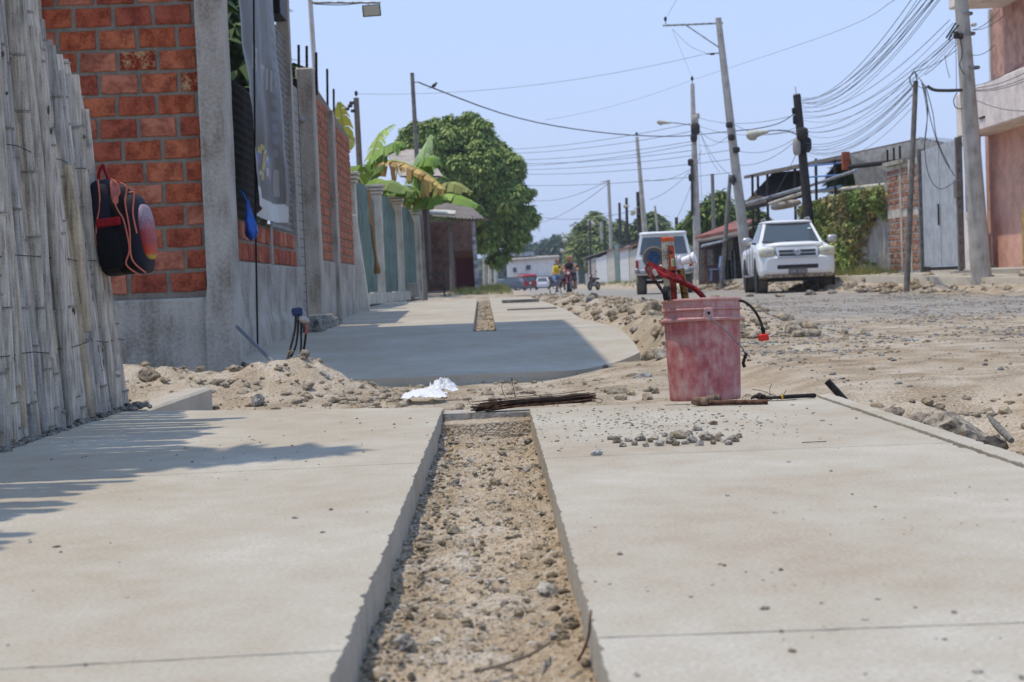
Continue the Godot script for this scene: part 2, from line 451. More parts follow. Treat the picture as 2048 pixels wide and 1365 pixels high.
func ground_y(x: float, d: float) -> float:
	var fine := N1.get_noise_2d(x * 9.0, d * 9.0)
	var mid := N1.get_noise_2d(x * 2.3 + 40.0, d * 2.3)
	var ry := road_y(d) + 0.012 * mid * ss(60.0, 20.0, d)
	# walk side
	var wy := 0.0
	if d < 5.3:
		wy = -0.32
	elif d < 11.2:
		wy = lerpf(-0.035, -0.13, ss(5.5, 7.5, d)) - 0.12 * ss(7.5, 10.7, d)
		wy += 0.09 * ss(0.15, 1.0, x) * ss(7.5, 10.5, d)
		wy += 0.02 * mid + 0.008 * fine
		# heap of dug-out earth in front of the brick house
		var h := exp(-pow((d - 9.5) / 0.85, 2.0)) * ss(-0.55, -1.35, x) * 0.27
		h *= 0.8 + 0.5 * N1.get_noise_2d(x * 3.0 + 9.0, d * 3.0)
		wy += h + (0.055 * N1.get_noise_2d(x * 14.0, d * 14.0) + 0.034 * N1.get_noise_2d(x * 36.0, d * 36.0)) * ss(0.0, 0.1, h)
		wy -= 0.05 * ss(-0.4, -1.0, x) * ss(5.9, 6.6, d) * ss(8.6, 7.6, d)
	elif d < 30.0:
		wy = minf(ramp_y(x, d) - 0.22 if d < 15.0 else slab_y(d) - 0.16, 0.1)
	else:
		wy = lerpf(0.05, 0.32, ss(30.0, 70.0, d)) + 0.04 * mid
		if d > 110.0: wy = lerpf(0.32, road_y(d), ss(110.0, 180.0, d))
	# road side: hollow beside the new kerb, then the road
	var rs := ry
	if d < 10.0:
		var hole := ss(2.35, 1.5, x) * (1.0 - ss(5.2, 6.4, d)) * 0.28
		rs -= hole * (0.75 + 0.9 * N1.get_noise_2d(x * 3.5, d * 3.5)) + 0.006 * fine
		rs -= 0.02 * ss(3.0, 1.3, x)
	# rubble berm along the far walk
	var b := ss(10.6, 12.5, d) * ss(75.0, 45.0, d)
	if b > 0.0:
		var c := edge_x(d) + 0.55 + 0.012 * d
		var w := 0.5 + 0.006 * d
		var k := exp(-pow((x - c) / w, 2.0)) * b
		rs += k * ss(70.0, 16.0, d) * (0.17 + 0.16 * N1.get_noise_2d(x * 2.2, d * 0.9) + 0.05 * N1.get_noise_2d(x * 9.0, d * 6.0))
		rs += 0.02 * fine * k
	var e := 1.22 if d < 10.0 else edge_x(d) + 0.02
	var soft := 0.1 if d < 5.3 else 0.35
	var y := lerpf(wy, rs, ss(e - (0.02 if d < 5.3 else 0.1), e + soft, x))
	# walk across the road
	var far_e := 8.9 + 0.25 * N1.get_noise_2d(d * 0.9, 3.0)
	if x > far_e - 0.8:
		var up := lerpf(0.22, 0.32, ss(25.0, 36.0, d)) * ss(8.0, 20.0, d) * ss(200.0, 90.0, d)
		y = lerpf(y, up, ss(far_e - 0.7, far_e + 0.3, x)) + 0.05 * mid * ss(far_e - 0.8, far_e - 0.2, x) * ss(far_e + 1.0, far_e, x)
	return y

func ground_col(x: float, d: float) -> Color:
	var tan_ := Color(0.46, 0.375, 0.275)
	var pale := Color(0.55, 0.48, 0.385)
	var greyc := Color(0.41, 0.39, 0.36)
	var col := tan_.lerp(pale, clampf(0.5 + 0.9 * N2.get_noise_2d(x * 1.3, d * 0.9), 0.0, 1.0))
	# worn asphalt showing through the dust
	var g := 0.0
	g = ss(2.2, 4.2, x + 1.1 * N2.get_noise_2d(x * 0.7, d * 0.35)) * ss(8.7, 7.6, x + 0.8 * N2.get_noise_2d(x, d * 0.4 + 7.0))
	g *= clampf(0.45 + 1.5 * N2.get_noise_2d(x * 0.55 + 5.0, d * 0.16) + 1.1 * ss(9.0, 20.0, d), 0.0, 1.0) * ss(6.0, 8.5, d)
	if d > 34.0: g = maxf(g, ss(0.9 + 0.01 * d, 1.8 + 0.01 * d, x) * ss(8.7, 8.0, x) * ss(30.0, 45.0, d))
	if x < 1.1 and d < 5.6: g = 0.0
	col = col.lerp(greyc, g * 0.95)
	return col

func make_ground() -> void:
	var xs := PackedFloat32Array(); var ds := PackedFloat32Array()
	var x := -3.0
	while x < 4.0:
		xs.append(x); x += 0.045
	var st := 0.06
	while x < 400.0:
		xs.append(x); x += st; st *= 1.045
	var left := PackedFloat32Array()
	x = -3.0; st = 0.2
	while x > -400.0:
		x -= st; st *= 1.25; left.append(x)
	left.reverse()
	left.append_array(xs); xs = left
	var d := -3.0
	for q in [-600.0, -300.0, -120.0, -60.0, -30.0, -15.0, -8.0, -5.0]: ds.append(q)
	while d < 4.6:
		ds.append(d); d += 0.12
	st = 0.04
	while d < 900.0:
		ds.append(d); d += st; st *= 1.0125 if d < 40.0 else 1.06
	var g := G.new()
	var nx := xs.size(); var nd := ds.size()
	var p := PackedVector3Array(); var cc := PackedColorArray(); var nn := PackedVector3Array()
	p.resize(nx * nd); cc.resize(nx * nd); nn.resize(nx * nd)
	for j in nd:
		for i in nx:
			p[j * nx + i] = V(xs[i], ground_y(xs[i], ds[j]), -ds[j])
			cc[j * nx + i] = ground_col(xs[i], ds[j])
	var ix := PackedInt32Array()
	for j in nd:
		for i in nx:
			var dx := p[j * nx + mini(i + 1, nx - 1)] - p[j * nx + maxi(i - 1, 0)]
			var dz := p[mini(j + 1, nd - 1) * nx + i] - p[maxi(j - 1, 0) * nx + i]
			nn[j * nx + i] = dx.cross(dz).normalized()
			if i < nx - 1 and j < nd - 1:
				var a := j * nx + i
				ix.append_array([a, a + nx, a + nx + 1, a, a + nx + 1, a + 1])
	var arr := []
	arr.resize(Mesh.ARRAY_MAX)
	arr[Mesh.ARRAY_VERTEX] = p; arr[Mesh.ARRAY_NORMAL] = nn; arr[Mesh.ARRAY_COLOR] = cc; arr[Mesh.ARRAY_INDEX] = ix
	var m := ArrayMesh.new()
	m.add_surface_from_arrays(Mesh.PRIMITIVE_TRIANGLES, arr)
	struct(m, "ground", S.soil)

# ---------------------------------------------------------------- the new walk in front
func rough_line(a: Vector2, b: Vector2, amp: float, step := 0.03, k := 0.0) -> PackedVector2Array:
	var out := PackedVector2Array()
	var m := maxi(1, int(a.distance_to(b) / step))
	var side := (b - a).orthogonal().normalized()
	for i in m:
		var q := a.lerp(b, float(i) / m)
		var w := amp * (0.9 * N1.get_noise_2d(q.x * 25.0 + k, q.y * 25.0) + 0.7 * N1.get_noise_2d(q.x * 130.0 + k, q.y * 130.0) + 5.0 * maxf(0.0, N1.get_noise_2d(q.x * 55.0 + k, q.y * 55.0 + 9.0) - 0.28))
		out.append(q + side * w)
	return out

func panel(poly_pts: Array, amp: Array, y0: float, y1: float, parent: Node, m: Material, called := "slab_panel") -> void:
	var poly := PackedVector2Array()
	for i in poly_pts.size():
		var a: Vector2 = poly_pts[i]; var b: Vector2 = poly_pts[(i + 1) % poly_pts.size()]
		if amp[i] > 0.0: poly.append_array(rough_line(Vector2(a.x, -a.y), Vector2(b.x, -b.y), amp[i], 0.012, i * 7.0))
		else: poly.append(Vector2(a.x, -a.y))
	var g := G.new()
	g.prism(poly, y0, y1)
	part(g, called, m, parent)

func make_walk() -> void:
	var w := Node3D.new(); w.name = "sidewalk"; add_child(w); w.set_meta("kind", "structure")
	# left-hand slab in three pours, right-hand slab in three, 6 mm open joints between them
	var js := [[-2.0, -2.0], [1.80, 1.87], [3.80, 3.87]]
	for i in 3:
		var d0l: float = js[i][0] + 0.002; var d0r: float = js[i][1] + 0.002
		var d1l: float = js[i + 1][0] - 0.002 if i < 2 else 6.1
		var d1r: float = js[i + 1][1] - 0.002 if i < 2 else 5.64
		panel([Vector2(-1.53, d0l), Vector2(-0.207, d0r), Vector2(-0.207, d1r), Vector2(-1.53, d1l)], [0.0015, 0.004, 0.0015 if i < 2 else 0.008, 0.006], -0.16, 0.0, w, S.walk)
		var e0: float = [-2.0, 1.88, 3.86][i] + 0.002; var e1: float = [1.88, 3.86, 5.44][i] - (0.002 if i < 2 else 0.0)
		panel([Vector2(0.113, e0), Vector2(1.158, e0 - 0.03), Vector2(1.158, e1 - (0.03 if i < 2 else 0.0)), Vector2(0.113, e1)], [0.0015, 0.005, 0.0015 if i < 2 else 0.006, 0.003], -0.16, 0.0, w, S.walk)
	# under the joints
	var g := G.new()
	g.box(V(-0.87, -0.1, -1.6), V(1.3, 0.16, 7.0)); g.box(V(0.63, -0.1, -1.5), V(1.0, 0.16, 6.8))
	part(g, "bedding", S.joint, w)
	# narrow kerb strip on the road side
	panel([Vector2(1.162, -2.0), Vector2(1.222, -2.0), Vector2(1.218, 5.5), Vector2(1.163, 5.43)], [0.0, 0.004, 0.004, 0.005], -0.2, 0.006, w, S.walk, "kerb_strip")
	# trench end: rough crosspiece below the bundle
	panel([Vector2(-0.22, 5.5), Vector2(0.12, 5.42), Vector2(0.12, 5.58), Vector2(-0.22, 5.66)], [0.012, 0.0, 0.01, 0.0], -0.16, -0.012, w, S.concrete_rough, "crosspiece")
	# kerb beam along the bamboo fence, running on past the slab
	g = G.new()
	var rows: Array = []
	for k in 60:
		var d := lerpf(-1.0, 8.06, k / 59.0)
		var y := -0.03 - 0.005 * ss(6.0, 8.0, d)
		var q := 0.006 * N1.get_noise_2d(d * 30.0, 2.0)
		rows.append(PackedVector3Array([V(-1.536, -0.3, -d), V(-1.536 + q, y - 0.01, -d), V(-1.55 + q, y + q, -d), V(-1.67, y + q * 0.7, -d), V(-1.68, y - 0.01, -d), V(-1.68, -0.3, -d)]))
	g.loft(rows)
	struct(g, "kerb_beam", S.walk)
	# crumbs of mortar left along the joint
	g = G.new()
	for k in 420:
		var d := rr(2.0, 6.6)
		var r := rr(0.004, 0.013)
		g.xf = Transform3D(Basis.from_euler(V(rr(0, 6), rr(0, 6), rr(0, 6))).scaled(V(r * rr(1, 2.2), r * 0.8, r * rr(1, 2.2))), V(-1.545 + rr(-0.035, 0.03), rr(-0.02, 0.006), -d))
		var m: Array = pebbles[k % pebbles.size()].surface_get_arrays(0)
		var pv: PackedVector3Array = m[Mesh.ARRAY_VERTEX]; var pn: PackedVector3Array = m[Mesh.ARRAY_NORMAL]
		for i in pv.size(): g.put(pv[i], pn[i])
	var mo := part(g, "mortar_crumbs", S.mortar)
	mo.set_meta("kind", "stuff"); tag(mo, "rough mortar crumbs along the slab edge below the bamboo fence", "mortar")
	# earth in the planting strip
	g = G.new()
	var nd := 560; var nw := 34
	var line: Array = []
	for j in nd:
		var row := PackedVector3Array()
		var d := lerpf(1.1, 5.52, float(j) / (nd - 1))
		for i in nw:
			var x := lerpf(-0.215, 0.121, float(i) / (nw - 1))
			row.append(V(x, soil_y(x, d), -d))
		line.append(row)
	g.sheet(line, true)
	for i in g.v.size():                          # earth with patches of spilt cement
		var q := g.v[i]
		var k := ss(0.08, 0.3, N2.get_noise_2d(q.x * 9.0, q.z * 7.0)) * 0.45 + ss(0.1, 0.25, N2.get_noise_2d(q.x * 40.0, q.z * 40.0)) * 0.4
		k = clampf(k + 0.5 * ss(-0.16, -0.2, q.x), 0.0, 1.0)
		g.c[i] = Color(0.465, 0.375, 0.27).lerp(Color(0.56, 0.53, 0.48), k * 0.55)
	struct(g, "planting_soil", S.soil)

func soil_y(x: float, d: float) -> float:
	var y := -0.08 + 0.018 * N1.get_noise_2d(x * 12.0, d * 9.0) + 0.009 * N1.get_noise_2d(x * 45.0, d * 45.0) + 0.007 * N1.get_noise_2d(x * 110.0, d * 110.0)
	y += 0.012 * ss(0.05, 0.12, x) + 0.01 * ss(-0.13, -0.2, x) * N1.get_noise_2d(d * 8.0, 1.0)
	return y - 0.015 * ss(5.2, 5.3, d) + 0.02 * ss(4.2, 5.2, d) * N1.get_noise_2d(x * 8.0, d * 6.0)

func put_rock(called: String, label: String, cat: String, p: Vector3, s: Vector3, col: Color, kind: int, turn := Vector3.ZERO, group := "") -> MeshInstance3D:
	var o := MeshInstance3D.new()
	o.mesh = rocks[kind % rocks.size()]
	var k: String = "stone%d" % int(col.r * 50.0 + col.b * 1000.0)
	if not S.has(k):
		S[k] = S.stone.duplicate()
		S[k].vertex_color_use_as_albedo = false
		S[k].albedo_color = col.linear_to_srgb()
	o.material_override = S[k]
	o.name = numbered(called); add_child(o)
	o.transform = Transform3D(Basis.from_euler(turn).scaled_local(s), p)
	tag(o, label, cat, group)
	return o

func make_debris() -> void:
	var tan_ := Color(0.42, 0.32, 0.2); var gr := Color(0.47, 0.425, 0.36); var dk := Color(0.26, 0.22, 0.18); var pale := Color(0.66, 0.61, 0.53)
	# loose stones that make up the strip, too many to count
	var xfs: Array = []; var cols: Array = []
	for k in 8500:
		var d := lerpf(1.2, 5.5, pow(rng.randf(), 1.35)); var x := rr(-0.212, 0.118)
		if rng.randf() < 0.3: x = rr(-0.212, -0.15)
		var r := 0.0014 + 0.0065 * pow(rng.randf(), 6.0)
		xfs.append(Transform3D(Basis.from_euler(V(rr(0, 6), rr(0, 6), rr(0, 6))).scaled(V(r * rr(0.8, 1.7), r * rr(0.5, 1.0), r * rr(0.8, 1.7))), V(x, soil_y(x, d) + r * 0.3, -d)))
		var pick := rng.randf()
		cols.append((tan_ if pick < 0.68 else gr if pick < 0.78 else dk if pick < 0.82 else pale).lerp(Color(0.56, 0.46, 0.33), rr(0.2, 0.7)))
	tag(many("strip_gravel", pebbles[0], S.stone, xfs, cols), "fine gravel and clods filling the planting strip", "gravel")
	# chips and dust pebbles over the two slabs
	xfs = []; cols = []
	for k in 5200:
		var d := lerpf(1.3, 5.5, pow(rng.randf(), 1.2)); var x := rr(-1.45, -0.21)
		if rng.randf() < 0.8:
			x = 0.13 + 0.9 * pow(rng.randf(), 1.8)
			if rng.randf() < 0.55:
				d = 4.7 + 0.35 * rng.randfn(); x = 0.5 + 0.2 * rng.randfn()
		if rng.randf() > clampf(0.12 + 2.2 * N2.get_noise_2d(x * 2.4, d * 1.6), 0.03, 1.0) and absf(d - 4.7) > 0.6: continue
		if d > 5.4 or d < 1.2 or (x > -0.215 and x < 0.12) or x > 1.12: continue
		var r := 0.0006 + 0.0035 * pow(rng.randf(), 8.0)
		xfs.append(Transform3D(Basis.from_euler(V(rr(0, 6), rr(0, 6), rr(0, 6))).scaled(V(r * rr(0.8, 2), r * 0.7, r * rr(0.8, 2))), V(x, r * 0.4, -d)))
		var pick := rng.randf()
		cols.append(gr if pick < 0.4 else tan_ if pick < 0.62 else dk if pick < 0.68 else pale)
	tag(many("slab_grit", pebbles[1], S.stone, xfs, cols), "scattered grit and chips on the concrete slabs", "grit")
	# gravel on the dusty road
	xfs = []; cols = []
	var tries := 0
	while xfs.size() < 15000 and tries < 200000:
		tries += 1
		var d := 5.0 + 24.0 * pow(rng.randf(), 1.5); var x := rr(1.5, 8.5)
		if d < 6.0 and x < 1.6: continue
		if d * 0.42 < x - 0.4: continue
		var k := N2.get_noise_2d(x * 0.9, d * 0.45) + 0.5 * N2.get_noise_2d(x * 3.0, d * 1.6)
		if rng.randf() > clampf(0.25 + 1.5 * k, 0.05, 1.0) * ss(5.2, 8.0, d): continue
		var r := 0.0035 + 0.0135 * pow(rng.randf(), 5.0)
		xfs.append(Transform3D(Basis.from_euler(V(rr(0, 6), rr(0, 6), rr(0, 6))).scaled(V(r * rr(0.8, 1.5), r * rr(0.5, 0.9), r * rr(0.8, 1.5))), V(x, ground_y(x, d) + r * 0.2, -d)))
		var gv := rr(0.28, 0.46)
		cols.append(Color(gv, gv * 0.96, gv * 0.88) if rng.randf() < 0.75 else tan_)
	tag(many("road_gravel", pebbles[2], S.stone, xfs, cols), "loose grey gravel strewn over the dusty road", "gravel")
	# clods on the heap, in the gap and along the berm
	xfs = []; cols = []
	for k in 7000:
		var d := 0.0; var x := 0.0; var r := 0.0
		if k < 3000:
			d = rr(6.1, 10.8); x = rr(-2.3, -0.5) if rng.randf() < 0.85 else rr(-0.5, 1.2)
			r = 0.004 + 0.027 * pow(rng.randf(), 7.0)
		elif k < 5000:
			d = 11.0 + 40.0 * pow(rng.randf(), 1.7); x = edge_x(d) + 0.5 + 0.012 * d + (0.4 + 0.006 * d) * rng.randfn() * 0.8
			if x < edge_x(d) + 0.03: continue
			r = 0.012 + 0.06 * pow(rng.randf(), 6.0)
		elif k < 5500:
			d = rr(15.1, 30.0); x = rr(strip_l(d), strip_r(d)); r = 0.008 + 0.02 * pow(rng.randf(), 3.0)
			xfs.append(Transform3D(Basis.from_euler(V(rr(0, 6), rr(0, 6), rr(0, 6))).scaled(V(r, r * 0.8, r)), V(x, slab_y(d) - 0.085, -d)))
			cols.append(Color(0.48, 0.38, 0.25).lerp(gr, rr(0, 0.8)))
			continue
		elif k < 5900:
			d = rr(24.0, 70.0); x = 8.6 + 0.3 * rng.randfn(); r = 0.03 + 0.12 * pow(rng.randf(), 3.0)
		else:
			d = rr(2.8, 6.0); x = rr(1.3, 2.6); r = 0.004 + 0.02 * pow(rng.randf(), 4.0)
		xfs.append(Transform3D(Basis.from_euler(V(rr(0, 6), rr(0, 6), rr(0, 6))).scaled(V(r * rr(0.8, 1.6), r * rr(0.6, 1.0), r * rr(0.8, 1.6))), V(x, ground_y(x, d) + r * 0.25, -d)))
		cols.append(Color(0.48, 0.38, 0.25).lerp(gr, rr(0, 0.45)) if rng.randf() < 0.88 else tan_.lerp(dk, 0.4))
	tag(many("earth_clods", pebbles[3], S.stone, xfs, cols), "loose clods and stones in the dug-out earth", "rubble")

	# rocks one can point at
	var rk := func(called, label, px, py, w, hgt, y, col, kind, turn := V(0, 0, 0), group := ""):
		var p: Vector3 = on(px, py, y)
		if y != 0.0 and px < 1700:                # loose on the dirt: settle on its level
			for z in 8: p = on(px, py, lerpf(p.y, clampf(ground_y(p.x, -p.z), -0.3, 0.1), 0.6))
			p.y = ground_y(p.x, -p.z) + hgt * p.z / FOCAL * 0.14   # sunk into it
		var sc := -p.z / FOCAL * 0.5
		put_rock(called, label, "rock", p + V(0, hgt * sc * 0.55, 0), V(w * sc, hgt * sc, w * sc * 0.8), col, kind, turn, group)
	rk.call("boulder", "angular tan boulder on the earth heap beside the bamboo fence", 298, 764, 52, 36, -0.06, Color(0.38, 0.29, 0.2), 0, V(0.1, 0.3, 0.05))
	rk.call("rock", "pale grey pointed rock standing in the dirt past the kerb beam", 515, 812, 36, 36, -0.08, Color(0.48, 0.45, 0.4), 1, V(0.3, 1.2, 0.5))
	rk.call("rock", "flat brown rock at the edge of the shaded apron", 682, 748, 48, 24, -0.13, Color(0.32, 0.27, 0.22), 2, V(0, 0.5, -0.2))
	rk.call("rock", "light grey rock on the slope of the earth heap", 650, 768, 32, 20, -0.1, Color(0.5, 0.45, 0.38), 3, V(0.2, 2.0, 0.1))
	rk.call("rock", "small brown rock half way up the earth heap", 428, 768, 24, 15, -0.05, Color(0.3, 0.22, 0.15), 4)
	rk.call("rock", "grey rubble lump at the foot of the brick house", 300, 735, 50, 22, -0.01, Color(0.36, 0.33, 0.29), 5)
	rk.call("rock", "reddish broken brick at the foot of the concrete column", 436, 716, 24, 22, 0.03, Color(0.36, 0.15, 0.1), 1, V(0.5, 0.2, 0.7))
	rk.call("rock", "brown rubble lump between the heap and the column", 392, 722, 28, 16, 0.02, Color(0.32, 0.28, 0.24), 0)
	rk.call("rock", "flat pale stone lying by the white plastic bag", 745, 800, 30, 10, -0.1, Color(0.5, 0.46, 0.4), 2)
	rk.call("boulder", "large rounded tan boulder in the hollow beside the kerb", 1905, 893, 146, 82, -0.14, Color(0.47, 0.4, 0.31), 6, V(0.1, 2.6, 0.12))
	rk.call("rock", "brown rock under the lip of the dirt by the kerb strip", 1790, 838, 54, 30, -0.1, Color(0.36, 0.29, 0.22), 3, V(0, 1, 0.1))
	rk.call("rock", "crumbly brown clod in the hollow beside the big boulder", 1838, 856, 62, 40, -0.13, Color(0.34, 0.27, 0.2), 5, V(0.4, 0.2, 0))
	rk.call("rock", "slab-shaped brown rock leaning below the big boulder", 1988, 898, 66, 36, -0.15, Color(0.36, 0.3, 0.23), 1, V(0, 0.6, -0.5))
	rk.call("rock", "white chip of lime on the right-hand slab", 1193, 911, 26, 14, 0.0, Color(0.75, 0.74, 0.72), 1, V(0, 0.4, 0))
	rk.call("rock", "lone brown pebble on the slab near the bucket", 1427, 850, 17, 10, 0.0, Color(0.3, 0.24, 0.15), 4)
	rk.call("rock", "flat grey rock on the dirt just past the apron corner", 1285, 755, 44, 14, -0.1, Color(0.42, 0.4, 0.36), 2, V(0, 1.1, 0))
	var i := 0
	for q in [[1235, 886, 18], [1258, 884, 14], [1282, 882, 20], [1300, 885, 13], [1320, 892, 18], [1342, 888, 19], [1362, 878, 24], [1386, 886, 20], [1410, 881, 25], [1432, 883, 18], [1449, 885, 16], [1468, 884, 19], [1478, 876, 13], [1395, 862, 16], [1245, 894, 13], [1270, 891, 14], [1292, 894, 12], [1310, 880, 14], [1352, 892, 13], [1399, 892, 15], [1416, 874, 13], [1440, 876, 14], [1458, 890, 14], [1376, 872, 15], [1345, 876, 13], [1222, 880, 12], [1372, 889, 14], [1426, 889, 12], [1330, 874, 12]]:
		i += 1
		rk.call("gravel_stone", "rounded stone in the little heap on the right-hand slab", q[0], q[1], q[2] * 1.35, q[2] * 0.9, 0.0, [Color(0.52, 0.46, 0.37), Color(0.42, 0.34, 0.24), Color(0.6, 0.55, 0.47)][i % 3], 6 + i, V(0, i * 1.3, 0.2 * (i % 3)), "stones heaped on the slab")
	i = 0
	for q in [[918, 858, 30, 30], [945, 862, 36, 20], [985, 858, 46, 26], [1040, 868, 48, 28], [1058, 885, 24, 18], [960, 875, 34, 12], [922, 898, 26, 10], [885, 930, 28, 16], [945, 920, 30, 14], [1005, 905, 24, 10], [1045, 935, 34, 14], [1070, 930, 30, 14], [905, 965, 38, 14], [990, 960, 26, 14], [1055, 945, 22, 14], [905, 1056, 42, 26], [940, 1074, 20, 12], [1030, 1058, 22, 10], [900, 1190, 26, 14], [1115, 1120, 24, 18], [800, 1290, 60, 44], [935, 1245, 26, 14], [1100, 1185, 74, 30], [1140, 1258, 36, 26], [1110, 1270, 30, 18], [1080, 1280, 26, 14], [970, 1160, 18, 10]]:
		i += 1
		var p: Vector3 = on(q[0], q[1], -0.07)
		var sc := -p.z / FOCAL * 0.5
		put_rock("strip_stone", "dusty stone lying in the earth of the planting strip", "stone", V(p.x, soil_y(p.x, -p.z) + q[3] * sc * 0.42, p.z), V(q[2] * sc, q[3] * sc * 0.8, q[2] * sc * 0.8), [Color(0.5, 0.41, 0.29), Color(0.52, 0.47, 0.4), Color(0.44, 0.35, 0.25), Color(0.56, 0.5, 0.42)][i % 4], i, V(0.2 * (i % 5), i * 0.9, 0.15 * (i % 4)), "larger stones in the planting strip")
	i = 0
	for q in [[1300, 700, 40, 22], [1316, 676, 44, 26], [1283, 684, 30, 20], [1305, 655, 50, 22], [1268, 664, 26, 14], [1240, 640, 30, 18], [1222, 632, 24, 14], [1265, 640, 34, 16], [1290, 630, 40, 20], [1222, 612, 32, 14], [1192, 622, 28, 14], [1172, 612, 26, 14], [1150, 606, 22, 10], [1138, 600, 26, 9], [1120, 602, 20, 10], [1205, 604, 24, 12], [1252, 616, 28, 14], [1310, 622, 34, 14], [1180, 630, 20, 12], [1284, 612, 24, 12], [1315, 640, 26, 16], [1098, 600, 16, 8], [1165, 600, 18, 9], [1230, 655, 20, 10], [1272, 690, 18, 12]]:
		i += 1
		var p: Vector3 = on(q[0], q[1], -0.06)
		p = V(maxf(p.x, edge_x(-p.z) + 0.08), 0, p.z)
		var sc := -p.z / FOCAL * 0.5
		put_rock("rubble_rock", "angular tan rock in the rubble berm along the road", "rock", V(p.x, ground_y(p.x, -p.z) + q[3] * sc * 0.35, p.z), V(q[2] * sc, q[3] * sc, q[2] * sc * 0.8), [Color(0.44, 0.35, 0.24), Color(0.48, 0.42, 0.34), Color(0.36, 0.28, 0.19), Color(0.34, 0.33, 0.31)][i % 4], i + 2, V(0.3 * (i % 5), i * 0.9, 0.2 * (i % 4)), "rocks of the rubble berm")
	i = 0
	for q in [[1620, 576, 30, 14], [1740, 572, 26, 12], [1772, 570, 30, 16], [1725, 578, 24, 9], [1985, 568, 34, 20], [1840, 578, 20, 8], [1915, 582, 34, 9], [1665, 574, 22, 12], [1560, 578, 24, 10], [1430, 572, 26, 10], [1500, 576, 18, 8], [1800, 574, 18, 9]]:
		i += 1
		var p: Vector3 = at(q[0], q[1], 31.0 + (i % 3))
		var sc := -p.z / FOCAL * 0.5
		put_rock("kerbside_rock", "rubble lump along the kerb across the road", "rock", V(p.x, ground_y(p.x, -p.z) + q[3] * sc * 0.4, p.z), V(q[2] * sc, q[3] * sc, q[2] * sc * 0.8), [Color(0.42, 0.35, 0.26), Color(0.3, 0.27, 0.23), Color(0.4, 0.37, 0.32)][i % 3], i + 4, V(0.2, i * 0.9, 0.1), "rubble along the far kerb")

